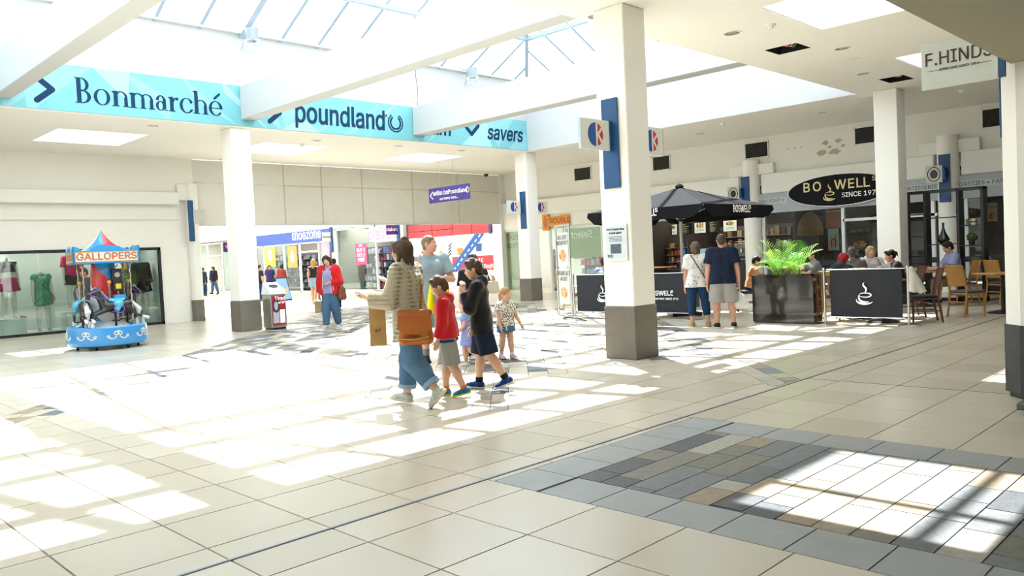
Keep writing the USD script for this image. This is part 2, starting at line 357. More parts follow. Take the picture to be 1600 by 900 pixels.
for xe, sg in ((SX1, -1), (SX0, 1)):
    yb = [SY0]+[RY+step*i for i in range(-5, 6) if SY0+.1 < RY+step*i < SY1-.1]+[SY1]
    def etop(y):
        t = min(y-SY0, SY1-y); return (xe+sg*t, y, SZ+t*TH)
    for y in yb[1:-1]: part(SKL, 'glazing_bar', bar((xe, y, SZ), etop(y), 0.065, 0.1), M_bar)
    for a, b in zip(yb[:-1], yb[1:]):
        pts = np.unique(np.array([(xe, a, SZ), (xe, b, SZ), etop(b), etop(a)]).round(5), axis=0)+V(0, 0, .03)
        part(SKL, 'pane', trimesh.convex.convex_hull(np.vstack([pts, pts+V(0, 0, .01)])), M_roofglass)
    for ysill in (SY0, SY1):
        part(SKL, 'hip_bar', bar((xe, ysill, SZ), (xe+sg*HALF, RY, RZ), 0.1, 0.16), M_bar)
part(SKL, 'hip_seam', bar((SX1-.05, SY1-.05, SZ-.1), (SX1-HALF, RY, RZ-.13), 0.035, 0.02), mat('seam_dark', '3A2A24', .6))
part(SKL, 'ridge', bar((SX0+HALF, RY, RZ), (SX1-HALF, RY, RZ), 0.16, 0.2), M_bar)
t = 1.75; zz = SZ+t*TH-.12
for x in (SX0+t, SX1-t): part(SKL, 'ring_beam', bx(x-.07, x+.07, SY0+t, SY1-t, zz-.1, zz), M_bar)
part(SKL, 'ring_beam', bx(SX0+t, SX1-t, SY1-t-.07, SY1-t+.07, zz-.1, zz), M_bar)
for y, w_ in ((9.72, .2), (11.27, .2), (15.35, .05), (13.8, .05)):
    t = min(y-SY0, SY1-y); part(SKL, 'purlin', bx(SX0+t, SX1-t, y-w_/2, y+w_/2, SZ+t*TH-.1, SZ+t*TH-.02), M_bar)
RL = thing('roof_railing', 'pale blue railing on the flat roof seen through the skylight glass', 'railing', (0, 19.0, 0)); M_rail = mat('rail_blue', 'A4C0DF', .4)
for z in (7.77, 7.33): part(RL, 'rail', cyl((-6, 0, z), (22, 0, z), .025, 8), M_rail)
for i in range(15): part(RL, 'post', cyl((-6+2*i, 0, 5.9), (-6+2*i, 0, 7.77), .03, 8), M_rail)
# ---- columns
def column(x0, y0, label, blue=True):
    c = struct_x('column', label, 'column'); x1, y1 = x0+.5, y0+.5
    part(c, 'shaft', bx(x0, x1, y0, y1, 0.72, ZC, 0.012), M_white)
    part(c, 'plinth', bx(x0-.012, x1+.012, y0-.012, y1+.012, 0, 0.72, 0.01), M_plinth)
    return c
column(8.8, 6.5, 'square white column with worn grey plinth nearest the walking family')
column(8.8, 17.85, 'square white column beside the litter bin')
column(18.7, 17.85, 'square white column in front of the sweet shop')
column(18.7, 6.5, 'square white column behind the seated cafe group')
# ---- walls
struct('wall_left', [bx(-12, 5.02, 23.5, 23.75, 0, ZC), bx(5.02, 10.35, 23.5, 23.75, 2.17, ZC), bx(9.24, 10.35, 23.5, 23.75, 0, 2.17)], M_wall, 'cream wall above and beside the fashion shop window', 'wall')
struct('trim_1', [bx(-12, 9.8, 23.30, 23.5, 3.42, 3.78, .02), bx(-12, 9.8, 23.44, 23.5, 3.0, 3.06), bx(9.8, 10.4, 23.38, 23.5, 3.55, 4.03, .01)], M_cream)
struct('wall_back', bx(-12, -11.3, -4, 23.75, 0, ZC), M_wall)
struct('wall_near', bx(-12, 27.5, -4.3, -4, 0, ZC+1), M_wall)
# right wall along x = 23.2: upper wall, ledge band, then shop fronts
struct('wall_right', [bx(23.2, 23.45, -4, 24.15, 3.3, ZC)], M_wall, 'cream upper wall with dark vents above the cafe', 'wall')
struct('trim_2', [bx(22.95, 23.2, -4, 6.45, 3.02, 3.62, .02), bx(22.95, 23.2, 7.1, 12.0, 3.02, 3.62, .02), bx(22.95, 23.2, 12.75, 23.9, 3.02, 3.62, .02)], M_cream, 'cream ledge band along the right wall', 'trim')
# passage beyond the curtain
struct('wall_passage', [bx(23.2, 23.5, 24.15, 56, 3.4, 5.6), bx(10.1, 10.4, 23.75, 56, 0, 5.6)], mat('passage_white', 'F7F6F3', 0.6))
struct('wall_end', bx(10.1, 28, 56, 56.3, 0, 5.6), MATS['passage_white'])
struct('ceiling', plate(sbox(10.1, 23.9, 28, 56.3).difference(sbox(12.5, 25.5, 21.0, 54)), 5.4, 5.6), M_ceil)
w = struct_x('skylight', 'long glass roof of the passage beyond the curtain', 'skylight')
part(w, 'glazing', bx(12.4, 21.1, 25.4, 54.1, 5.62, 5.63), M_roofglass)
for i in range(20): part(w, 'glazing_bar', bx(12.4, 21.1, 25.4+1.5*i, 25.46+1.5*i, 5.52, 5.62), M_bar)
# ================================================================ fascia with the shop names
M_b1 = mat('fascia_blue', '71B3BB', 0.5); M_b2 = mat('fascia_blue_light', '86BEC6', 0.5); M_b3 = mat('fascia_blue_pale', '9BC8CE', 0.5)
M_letter = mat('letter_navy', '0B3354', 0.6, spec=.2); M_wprint = mat('white_print', 'F6F6F4', 0.5)
XR, ZU = (1, 0, 0), (0, 0, 1)
FA = thing('shop_name_fascia', 'long pale blue fascia with navy shop names along the far edge of the atrium', 'sign', (0, 17.7, 0))
part(FA, 'panel', bx(AX0, 18.64, -.022, -.002, 4.80, 5.73), M_b1)
def facets(seed, x0, x1, n):
    r = random.Random(seed); out = []; done = Polygon(); fr = sbox(x0, 4.80, x1, 5.73)
    for i in range(n):
        c = x0+(i+.2+.6*r.random())*(x1-x0)/n
        tri = Polygon([(c-r.uniform(.3, 1.0), 4.7 if r.random() < .5 else 5.8), (c+r.uniform(.2, 1.1), 4.7 if r.random() < .5 else 5.8), (c+r.uniform(-.5, .5), r.uniform(4.75, 5.7))]).buffer(0).intersection(fr).difference(done.buffer(.002))
        if tri.geom_type == 'Polygon' and tri.area > .03: out.append(tri); done = done.union(tri)
    return out
for i, tri in enumerate(facets(3, 1.0, 18.6, 46)): part(FA, 'printed_facet', place(prism(tri, .0012), (0, -.0225, 0), XR, ZU), (M_b2, M_b3, M_b2)[i % 3])
def ell(cx, cy, rx, ry): return affinity.scale(Point(cx, cy).buffer(1, 48), rx, ry)
def ringp(cx, cy, rx, ry, tx, ty): return ell(cx, cy, rx, ry).difference(ell(cx, cy, rx-tx, ry-ty))
def serif_word():
    """The word in a high-contrast roman: thick stems, hairline serifs, ring bowls."""
    S = .155; xh = .62; out = []; x = 0.0
    def stem(x, h, top=True): return union_all([sbox(x, 0, x+S, h), sbox(x-.06, 0, x+S+.06, .035)]+([Polygon([(x-.08, h-.05), (x, h), (x, h-.09)])] if top else [sbox(x-.06, h-.035, x+S+.06, h)]))
    def arch(x): return union_all([ringp(x+.2, xh-.25, .26, .25, .1, .04).intersection(sbox(x, xh-.25, x+.5, xh)), sbox(x+.33, 0, x+.46, xh-.24), sbox(x+.27, 0, x+.52, .035)])
    out.append(union_all([stem(.1, 1, False), ringp(.28, .735, .27, .265, .12, .035).intersection(sbox(.2, 0, 1, 1)), ringp(.28, .265, .33, .265, .13, .035).intersection(sbox(.2, 0, 1, 1)), sbox(.15, .965, .3, 1), sbox(.15, .49, .32, .53), sbox(.15, 0, .3, .035)])); x = .72
    def o(x): return ringp(x+.31, .31, .31, .325, .125, .03)
    out.append(o(x)); x += .72
    out.append(union_all([stem(x+.04, xh), arch(x+.12)])); x += .68
    out.append(union_all([stem(x+.04, xh), arch(x+.12), arch(x+.47)])); x += 1.04
    out.append(union_all([sbox(x+.3, .06, x+.43, .42), ringp(x+.22, .4, .21, .235, .12, .04).intersection(sbox(x, .42, x+.5, .7)), ringp(x+.2, .19, .2, .2, .11, .03), sbox(x+.36, 0, x+.5, .035), Point(x+.08, .47).buffer(.055)])); x += .56
    out.append(union_all([stem(x+.04, xh), LineString([(x+.17, .4), (x+.24, .54), (x+.34, .585)]).buffer(.03), Point(x+.36, .55).buffer(.06)])); x += .46
    out.append(union_all([o(x).difference(sbox(x+.36, .16, x+.7, .48)), Point(x+.5, .47).buffer(.055)])); x += .62
    out.append(union_all([stem(x+.04, 1.0), arch(x+.12)])); x += .68
    out.append(union_all([o(x).difference(sbox(x+.36, .14, x+.7, .30)), sbox(x+.1, .30, x+.58, .335), LineString([(x+.28, .75), (x+.5, .95)]).buffer(.05)])); x += .66
    return union_all(out), x
w_, L_ = serif_word(); sc = 3.13/L_
part(FA, 'lettering', place(mv(prism(w_, .003/sc), s=sc), (5.45, -.027, 4.99), XR, ZU), M_letter, label='navy serif lettering reading Bonmarché')
def chevron(cx, cz, pts, r=.055): return place(prism(LineString(pts).buffer(r, 6), .003), (cx, -.027, cz), XR, ZU)
part(FA, 'lettering', [chevron(4.9, 5.2, [(-.13, .23), (.15, 0), (-.13, -.23)]), chevron(9.86, 5.2, [(-.13, .23), (.15, 0), (-.13, -.23)]), chevron(16.26, 5.28, [(-.28, .13), (0, -.14), (.28, .13)])], M_letter)
def fit(s, x0, x1, z, h, shear=0, bold=True):
    m = text(s, h, bold, shear, center=False); v = m.vertices; v[:, 0] = (v[:, 0]-v[:, 0].min())*(x1-x0)/np.ptp(v[:, 0]); return place(m, (x0, -.027, z), XR, ZU)
part(FA, 'lettering', fit('poundland', 10.41, 13.12, 5.03, .5, .06), M_letter, label='navy lettering reading poundland')
part(FA, 'lettering', fit('b&m', 14.35, 15.45, 5.04, .44, .1), M_letter)
part(FA, 'lettering', fit('savers', 16.9, 18.45, 5.06, .42, .22), M_letter, label='navy slanted lettering reading savers')
wl = []
for sgn in (-1, 1):
    for i in range(7):
        a = math.radians(-78+i*21); cx, cz = sgn*.2*math.cos(a), .2*math.sin(a)
        for o_ in (-.035, .035):
            e = affinity.translate(affinity.rotate(ell(0, 0, .05, .02), sgn*(math.degrees(a)+60+(25 if o_ > 0 else 0)), origin=(0, 0)), cx+o_*sgn*math.cos(a), cz+o_*math.sin(a)); wl.append(e)
part(FA, 'wreath_emblem', place(prism(union_all(wl), .003), (13.47, -.027, 5.24), XR, ZU), M_letter)
part(FA, 'lettering', place(text('®', .09), (13.16, -.027, 5.36), XR, ZU), M_letter)
# ================================================================ curtain over the passage
M_cur = mat('smoke_curtain', 'E4E1D8', 0.75, noise=(1.5, .4), alt='D6D2C7', bump=(2.2, .5, .05))
CU = thing('smoke_curtain', 'grey fabric smoke curtain with stitched panels hanging above the passage', 'curtain', (0, 23.45, 0))
cx_ = [10.3, 11.5, 13.27, 14.66, 16.27, 18.48, 20.7, 22.9]
def cloth(x0, x1, z0, z1, seed, amp=.04):
    nx, nz = 14, 10; X, Z = np.meshgrid(np.linspace(x0, x1, nx), np.linspace(z0, z1, nz), indexing='ij')
    Y = amp*(meshkit.fbm(np.stack([X*1.3, Z*.5, np.full_like(X, seed)], -1), 3)-.5)*2*np.clip(np.minimum(X-x0, x1-X)*4, 0, 1)
    v = np.vstack([np.stack([X, Y, Z], -1).reshape(-1, 3), np.stack([X, Y+.012, Z], -1).reshape(-1, 3)]); f = []; k = nx*nz
    for i in range(nx-1):
        for j in range(nz-1):
            a, b, c, d = i*nz+j, (i+1)*nz+j, (i+1)*nz+j+1, i*nz+j+1; f += [[a, b, c], [a, c, d], [k+a, k+c, k+b], [k+a, k+d, k+c]]
    return trimesh.Trimesh(v, f, process=False)
for i in range(7):
    part(CU, 'fabric_panel', cloth(cx_[i]+.006, cx_[i+1]-.006, 4.09, 4.76, i), M_cur, smooth=True)
    part(CU, 'fabric_panel', cloth(cx_[i]+.006, cx_[i+1]-.006, 2.84, 4.08, i+20), M_cur, smooth=True)
    if i: part(CU, 'seam', bx(cx_[i]-.02, cx_[i]+.02, -.012, .005, 2.84, 4.76), mat('curtain_seam', 'C2BEB4', .8))
part(CU, 'seam', bx(10.3, 22.9, -.01, .004, 4.065, 4.10), MATS['curtain_seam'])
part(CU, 'bottom_bar', bx(10.3, 22.9, -.02, .02, 2.80, 2.845), M_alu)
struct('trim_3', bx(22.9, 23.2, 23.4, 23.9, 0, ZC), M_cream)
# hanging purple direction sign
HS = thing('hanging_sign', 'purple hanging sign with white arrow and shop names in front of the curtain', 'sign', (17.73, 20.54, 0))
M_purple = mat('sign_purple', '4B3F92', 0.45)
part(HS, 'board', bx(-.02, .02, -1.04, 1.04, 3.41, 3.915, .005), M_purple)
YL = (0, -1, 0)
part(HS, 'lettering', [place(text('wilko', .15, True), (-.022, .56, 3.66), YL, ZU), place(text('bm', .15, True), (-.022, .1, 3.66), YL, ZU), place(text('Poundland', .14, True), (-.022, -.47, 3.66), YL, ZU), place(text('and many more...', .085, True), (-.022, 0, 3.49), YL, ZU),
    place(prism(LineString([(.08, .12), (-.06, 0), (.08, -.12)]).buffer(.02), .003), (-.022, .9, 3.67), YL, ZU), place(prism(ringp(0, 0, .09, .1, .025, .025), .003), (-.022, -.96, 3.72), YL, ZU)], M_wprint)
for y in (-.25, .45): part(HS, 'wire', cyl((0, y, 3.91), (0, y, ZC), .006, 6), M_steel)
# ================================================================ signs on columns
DIM[0] = .82
M_signw = mat('sign_white', 'F1EFE8', 0.4); M_ked = mat('sign_edge', 'BFD8DC', 0.3); M_kb = mat('k_blue', '2458A6', .4); M_kr = mat('k_red', 'D22F33', .4)
def kface(s):
    disc = Point(0, 0).buffer(.155, 32); K = union_all([LineString([(.03, -.02), (.15, .1)]).buffer(.02), LineString([(.06, .0), (.15, -.13)]).buffer(.022)])
    return disc.intersection(sbox(-.2, -.2, .005, .2)), disc.intersection(sbox(.05, -.2, .2, .2)).difference(K), disc
def ksign(x, y, z, sd, label):
    """A square two-faced sign standing out along x from a column's blue strip."""
    o = thing('projecting_sign', label, 'sign', (x, y, z))
    part(o, 'panel', bx(-.29, .29, -.02, .02, -.2, .2, .004), M_signw); part(o, 'glass_edge', [bx(-.3, -.29, -.022, .022, -.2, .2), bx(.29, .3, -.022, .022, -.2, .2)], M_ked)
    b, red, disc = kface(1)
    for fy, ux in ((-.0215, XR), (.0215, (-1, 0, 0))):
        part(o, 'emblem', place(prism(b, .003), (0, fy, 0), ux, ZU), M_kb); part(o, 'emblem', place(prism(red, .003), (0, fy, 0), ux, ZU), M_kr, label='red part of the k emblem')
    part(o, 'bracket', bx(.3*sd, .36*sd, -.03, .03, -.2, .2) if sd > 0 else bx(-.36, -.3, -.03, .03, -.2, .2), M_navy)
    return o
def strip(x0, x1, y0, y1, z0, z1, label):
    return solo('column_strip', bx(x0, x1, y0, y1, z0, z1, .004), M_navy, label, 'panel')
strip(8.765, 8.789, 6.63, 6.9, 2.34, 3.55, 'navy vertical strip on the column nearest the walking family')
ksign(8.41, 6.75, 3.04, 1, 'square k emblem sign on the left of the nearest white column'); ksign(9.68, 6.75, 3.04, -1, 'square k emblem sign half hidden behind the nearest white column')
strip(18.665, 18.689, 17.92, 18.16, 2.34, 3.53, 'navy vertical strip on the column before the sweet shop')
ksign(18.31, 18.1, 3.04, 1, 'square k emblem sign left of the column before the sweet shop'); ksign(19.58, 18.1, 3.04, -1, 'square k emblem sign right of the column before the sweet shop')
# framed notice on the main column
NO = thing('framed_notice', 'small framed charity shop notice on the nearest white column', 'notice', (8.785, 6.745, 1.6))
part(NO, 'frame', bx(-.015, 0, -.19, .19, -.25, .25, .004), M_alu); part(NO, 'paper', bx(-.017, -.0145, -.165, .165, -.225, .225), mat('notice_paper', 'DCE4E8', .5))
part(NO, 'lettering', [place(text('Toc H Charity Shop', .024, True), (-.018, 0, .17), YL, ZU), place(text('is now open!', .026, True), (-.018, 0, .12), YL, ZU), place(text('TOC', .035, True), (-.018, .1, -.2), YL, ZU)]+[place(prism(sbox(-.11, -.003, .11, .003), .001), (-.018, 0, z), YL, ZU) for z in (.08, .06, .04, .02)], M_letter)
part(NO, 'photograph', bx(-.0185, -.017, -.09, .09, -.15, -.02), mat('notice_photo', '6E7E8C', .5, noise=(40, .3), alt='2E3436'))
# ================================================================ left shop window (y = 23.5)
M_frame = mat('window_frame_black', '1A1B1F', .4)
W1 = struct_x('window_1', 'wide black framed shop window with mannequins', 'window')
part(W1, 'window_frame', [bx(-12, 9.24, 23.46, 23.56, 2.13, 2.21), bx(9.17, 9.24, 23.46, 23.56, 0, 2.2), bx(-12, 9.24, 23.46, 23.56, 0, .07)], M_frame)
M_shopglass = pane_mat('shop_glass', (0.86, 0.93, 0.90))
for a, b in ((-12, -1), (-1, 2.9), (2.91, 6.1), (6.11, 9.17)): part(W1, 'pane', bx(a, b, 23.50, 23.51, .07, 2.13), M_shopglass)
M_disp = mat('display_grey', 'BFC6BF', .6)
struct('wall_display', [bx(-12, 10, 25.1, 25.2, 0, 2.6), bx(9.3, 9.4, 23.6, 25.2, 0, 2.6)], M_disp)
struct('ceiling', bx(-12, 10, 23.76, 25.2, 2.5, 2.6), M_disp)
struct('floor', bx(-12, 9.3, 23.57, 25.1, 0, .06), mat('display_floor', 'D8DAD5', .4))
def rectlamp(path, loc, w, h, power, col=(1, .97, .92)):
    l = UsdLux.RectLight.Define(stage, '/World/'+path); l.CreateWidthAttr(w); l.CreateHeightAttr(h); l.CreateIntensityAttr(power); l.CreateColorAttr(Gf.Vec3f(*col)); l.AddTranslateOp().Set(Gf.Vec3d(*loc)); return l
rectlamp('display_lamp', (5.5, 24.4, 2.48), 7.0, .3, 9.0)
# wall pilaster beside the passage
c = struct_x('pilaster', 'round cream pilaster with dark plinth at the end of the shop wall', 'column')
part(c, 'shaft', cyl((10.22, 23.42, .62), (10.22, 23.42, 4.05), .17, 24), M_cream, smooth=40); part(c, 'plinth', cyl((10.22, 23.42, 0), (10.22, 23.42, .62), .19, 8), M_plinth)
strip(10.0, 10.16, 23.2, 23.23, 2.35, 3.54, 'navy vertical strip on the round pilaster by the passage')
s_ = solo('projecting_sign', [bx(10.15, 10.5, 23.195, 23.225, 2.88, 3.26, .003)], mat('sign_grey', 'D6D5CE', .5), 'small pale square sign beside the navy strip on the round pilaster', 'sign')
# ================================================================ right-hand shops (x = 23.2)
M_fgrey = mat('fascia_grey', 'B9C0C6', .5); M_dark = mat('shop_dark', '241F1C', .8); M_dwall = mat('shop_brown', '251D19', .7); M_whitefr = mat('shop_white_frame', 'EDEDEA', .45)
for i, y in enumerate((6.77, 12.37)):
    c = struct_x('pilaster', ('half-round white pilaster behind the open shelf unit', 'half-round white pilaster between parasol and oval sign')[i], 'column')
    part(c, 'shaft', cyl((23.05, y, 0), (23.05, y, 4.08), .26, 28), M_white, smooth=40); part(c, 'block', bx(23.02, 23.2, y-.75, y+.75, 3.62, 3.95, .01), M_cream)
strip(22.76, 22.8, 6.65, 6.92, 2.35, 3.58, 'navy vertical strip on the pilaster behind the open shelf unit')
strip(22.76, 22.8, 12.3, 12.56, 2.6, 3.58, 'navy vertical strip on the pilaster behind the parasol')
def roundel(y, label):
    o = thing('projecting_sign', label, 'sign', (22.6, y, 3.08)); part(o, 'panel', bx(-.02, .02, -.2, .2, -.22, .22, .004), mat('sign_cream', 'D9D6C8', .5))
    part(o, 'emblem', [place(prism(ringp(0, 0, .16, .19, .02, .02).union(ell(0, 0, .09, .11)), .003), (-.0215, 0, 0), YL, ZU)], M_black); part(o, 'bracket', bx(-.02, .18, -.26, -.2, -.15, .15), M_navy)
roundel(12.74, 'cream square sign with black round emblem above the parasol'); roundel(6.98, 'cream square sign with black round emblem above the open shelf unit')
# vents in the upper wall
M_vent = mat('vent_dark', '3B3833', .8, noise=(6, .3), alt='23211E')
for i, (y0, y1) in enumerate(((18.86, 19.62), (15.42, 16.08), (11.86, 12.6), (8.68, 9.2), (5.6, 5.98), (21.9, 22.5))):
    v = thing('wall_vent', ['dark louvred wall vent over the orange sweet shop sign', 'dark louvred wall vent just right of the nearest column', 'dark louvred wall vent above the parasol pilaster', 'dark louvred wall vent left of the cafe column top', 'dark louvred wall vent at the far right of the upper wall', 'dark louvred wall vent left of the sweet shop column'][i], 'vent', (23.19, (y0+y1)/2, 4.4)); hw = (y1-y0)/2
    part(v, 'backing', bx(-.004, .0, -hw, hw, -.22, .22), M_vent); part(v, 'frame', [bx(-.025, 0, -hw-.03, hw+.03, .22, .25), bx(-.025, 0, -hw-.03, hw+.03, -.25, -.22), bx(-.025, 0, -hw-.03, -hw, -.25, .25), bx(-.025, 0, hw, hw+.03, -.25, .25)], M_cream)
    for k in range(6): part(v, 'slat', mv(bx(-.012, .0, -hw, hw, -.002, .002), (-.004, 0, -.18+k*.07), ry=.5), M_vent)
# water-damage stains are patches of their own on the wall paint
def wall_patch(name, y, z, s, seed, col):
    r = random.Random(seed); pts = [(s*(1+.5*r.uniform(-1, 1))*math.cos(a), .6*s*(1+.5*r.uniform(-1, 1))*math.sin(a)) for a in np.arange(14)*2*math.pi/14]
    return place(prism(Polygon(pts).buffer(s*.15).buffer(0), .001), (23.198, y, z), YL, ZU)
struct('wall_stain', [wall_patch('a', 9.55+.13*i, 4.2+.17*math.sin(i*2.1), .05+.035*(i % 3), i, 0) for i in range(6)]+[wall_patch('b', 11.2-.2*i, 4.3, .025, i+9, 0) for i in range(3)], mat('stain', 'C9BEA6', .8))
# --- cafe unit: fascia, glazing, interior
struct('fascia_cafe', [bx(23.02, 23.2, -4, 16.45, 2.42, 3.02)], M_fgrey, 'grey cafe fascia band with small lettering', 'fascia')
CT = thing('fascia_lettering', 'dark menu words along the lower edge of the grey cafe fascia', 'lettering', (23.015, 0, 0))
for s__, y in (('« FRESH SOUP »', 11.85), ('ROLLS & PATISSERIE', 7.75), ('• TOASTIES • PASTIES', 5.95)): part(CT, 'lettering', place(text(s__, .1), (0, y, 2.74), YL, ZU), mat('letter_dark', '3A3A3C', .6))
for y0, y1 in ((11.2, 12.11), (7.05, 8.4), (5.0, 6.45)): part(CT, 'backing_strip', bx(0, .006, y0, y1, 2.69, 2.87), mat('strip_pale', 'CED3D4', .5))
OV = thing('oval_sign', 'black oval cafe sign with cream BOSWELLs lettering and cup emblem', 'sign', (22.93, 9.62, 2.93))
part(OV, 'board', place(prism(ell(0, 0, 1.5, .45), .06), (.06, 0, 0), YL, ZU), mat('sign_black', '0D0D10', .5, spec=.15)); part(OV, 'rim', place(prism(ringp(0, 0, 1.52, .465, .025, .025), .065), (.06, 0, 0), YL, ZU), M_alu)
M_cream_t = mat('letter_cream', 'F0E3A8', .4)
tw = [('B', -.93), ('O', -.62), ('W', .06), ('E', .37), ('L', .6), ('L', .8)]
part(OV, 'lettering', [place(text(c_, .26, True), (-.002, -x, .02), YL, ZU) for c_, x in tw]+[place(text('S', .13, True), (-.002, -1.0, .17), YL, ZU)], M_cream_t, label='cream letters spelling BOSWELLs')
part(OV, 'lettering', place(text('SINCE 1972', .13, True), (-.002, -.62, -.22), YL, ZU), M_wprint, label='white lettering SINCE 1972')
def cup_emblem(s):
    """A steaming cup on a saucer in brush strokes."""
    def br(pts, w):
        P_ = [Point(*p).buffer(q, 8) for p, q in zip(pts, w)]; return union_all([P_[i].union(P_[i+1]).convex_hull for i in range(len(P_)-1)])
    def arc(cx, cy, rx, ry, a0, a1, w, n=20):
        a = np.radians(np.linspace(a0, a1, n)); return br([(cx+rx*math.cos(q), cy+ry*math.sin(q)) for q in a], w*np.sin(np.linspace(.25, math.pi-.25, n))+.006)
    t = np.linspace(0, 1, 16); steam = br([(.1*math.sin(q*6.0)*(.5+q*.5)+.02, .32+.5*q) for q in t], .045*np.sin(np.linspace(.3, math.pi-.1, 16))+.006)
    return affinity.scale(union_all([steam, arc(.02, .18, .3, .11, -160, 160, .03), arc(-.02, .1, .28, .3, 165, 300, .05), arc(.05, .02, .3, .2, 200, 300, .04), arc(0, -.08, .42, .2, 170, 335, .045)]), s, s, origin=(0, 0))
part(OV, 'emblem', place(prism(cup_emblem(.42), .003), (-.002, .26, -.16), YL, ZU), M_cream_t)
CW = struct_x('window_2', 'tall dark cafe window with white posts', 'window')
part(CW, 'window_frame', [bx(23.12, 23.22, y-.045, y+.045, 0, 2.45) for y in (12.05, 9.6, 8.55, 7.2)]+[bx(23.12, 23.22, 7.1, 9.6, 2.02, 2.1), bx(23.12, 23.22, 7.1, 12.1, 0, .12)]+[bx(23.12, 23.22, y-.04, y+.04, 0, 2.45) for y in (6.4, 3.6)], M_alu)
M_cafeglass = pane_mat('cafe_glass', (0.72, 0.74, 0.72), .02)
for a, b, z0, z1 in ((9.65, 12.0, .12, 2.43), (8.6, 9.55, 2.1, 2.43), (8.6, 9.55, .12, 2.02), (7.25, 8.5, .12, 2.02), (7.25, 8.5, 2.1, 2.43), (3.65, 6.35, .12, 2.43)): part(CW, 'pane', bx(23.16, 23.17, a, b, z0, z1), M_cafeglass)
struct('trim_4', bx(23.10, 23.14, 3.6, 12.05, .78, .92), M_black)
CL = thing('window_lettering', 'green menu words on the black strip along the cafe window', 'lettering', (23.095, 0, .85))
part(CL, 'lettering', [place(text(s__, .085), (0, y, -.04), YL, ZU) for s__, y in (('FRAPPÉS •', 10.6), ('• BREAKFAST', 6.9-.9), ('• FRESH SOUP', 5.0))], mat('letter_green', 'A7B36A', .5))
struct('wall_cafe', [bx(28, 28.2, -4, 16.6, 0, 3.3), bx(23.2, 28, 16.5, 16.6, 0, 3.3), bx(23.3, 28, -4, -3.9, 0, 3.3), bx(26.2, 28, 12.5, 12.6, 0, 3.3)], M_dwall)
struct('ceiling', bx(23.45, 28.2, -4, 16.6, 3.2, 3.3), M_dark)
rectlamp('cafe_lamp', (25.6, 14.6, 3.15), 3, 3, 2.6, (1, .85, .65)); rectlamp('cafe_lamp_2', (25.6, 8, 3.15), 3, 5, .6, (1, .82, .6))
# menu boards
M_menu = mat('menu_black', '1B1C1C', .4); M_mimg = ramp_mat('menu_food', 'noise_texture', {'scale': 9.0, 'detail': 2.0}, [(0, 'D98A3A'), (.42, 'E5C08A'), (.55, 'B5652A'), (1, '8A4A20')], .4)
for i, (y1, y0) in enumerate(((16.72, 16.28), (16.1, 15.66), (15.56, 15.1), (14.98, 14.56), (14.42, 13.9))):
    mb = thing('menu_board', ['lit pale menu board with sandwich picture, leftmost of the row over the counter', 'black menu board with small text just right of the parasol pole', 'lit pale menu board with three drinks, middle of the row', 'black menu board with small text above the couple', 'lit pale menu board with burger picture, rightmost of the row'][i], 'menu board', (24.8, (y0+y1)/2, 2.16)); hw = (y1-y0)/2
    part(mb, 'frame', bx(0, .04, -hw, hw, -.19, .19, .004), M_black)
    if i % 2 == 0:
        part(mb, 'face', bx(-.004, .001, -hw+.01, hw-.01, -.18, .18), mat('menu_lit', 'CFE0CF', .5, emit=('CFE0CF', .35)))
        for k in ((-.1, 0, .1) if i == 2 else (0,)): part(mb, 'picture', place(prism(ell(0, 0, .04 if i == 2 else .15, .1 if i == 2 else .07), .002), (-.005, k, .08), YL, ZU), M_mimg)
        part(mb, 'lettering', [place(prism(sbox(-.15, -.004, .15, .004), .001), (-.005, 0, z), YL, ZU) for z in (-.06, -.085, -.11)], mat('letter_grey', '77807A', .6))
    else:
        rr = random.Random(i); part(mb, 'lettering', [place(prism(sbox(-.17, -.006, -.17+rr.uniform(.12, .3), .006), .001), (-.002, 0, z), YL, ZU) for z in np.arange(-.15, .17, .035)], mat('letter_lime', 'A8B088', .5, emit=('A8B088', .2)))
# hanging wicker lamp with a warm bulb, posters inside the windows
WL = thing('wicker_pendant_lamp', 'domed wicker pendant lamp glowing inside the cafe window', 'lamp', (24.5, 11.2, 0))
part(WL, 'shade', lathe([(.38, 1.68), (.385, 1.85), (.33, 2.1), (.22, 2.3), (.06, 2.42), (.05, 2.41), (.2, 2.28), (.31, 2.09), (.365, 1.85), (.36, 1.68)], 28), mat('wicker', 'A88458', .7, wave=(40, .8, 'z')), smooth=40)
part(WL, 'bulb', lathe([(0, 1.86), (.05, 1.9), (.05, 1.98), (.02, 2.05)], 14), mat('bulb', 'FFC070', .5, emit=('FFB050', 30.0)), smooth=True); part(WL, 'cable', cyl((0, 0, 2.42), (0, 0, 3.2), .008, 6), M_black)
def poster(x, y0, y1, z0, z1, col, label, lines=(), tcol=None, extra=None, cat='poster'):
    o = thing('window_poster', label, cat, (x, (y0+y1)/2, (z0+z1)/2)); hw, hh = abs(y1-y0)/2, (z1-z0)/2
    part(o, 'sheet', bx(-.003, .003, -hw, hw, -hh, hh), mat('paper_'+col, col, .6))
    if lines: part(o, 'lettering', [place(text(s__, h_, True), (-.0055, oy, oz), YL, ZU) for s__, h_, oy, oz in lines], tcol or M_wprint)
    if extra:
        for e_, m_ in extra: part(o, 'picture', place(prism(e_, .002), (-.0055, 0, 0), YL, ZU), m_)
    return o
poster(23.5, 9.83, 10.25, 1.86, 2.44, 'A8452B', 'rust red poster hanging inside the cafe window', [('HOT DRINKS', .05, 0, .18)], M_cream_t)
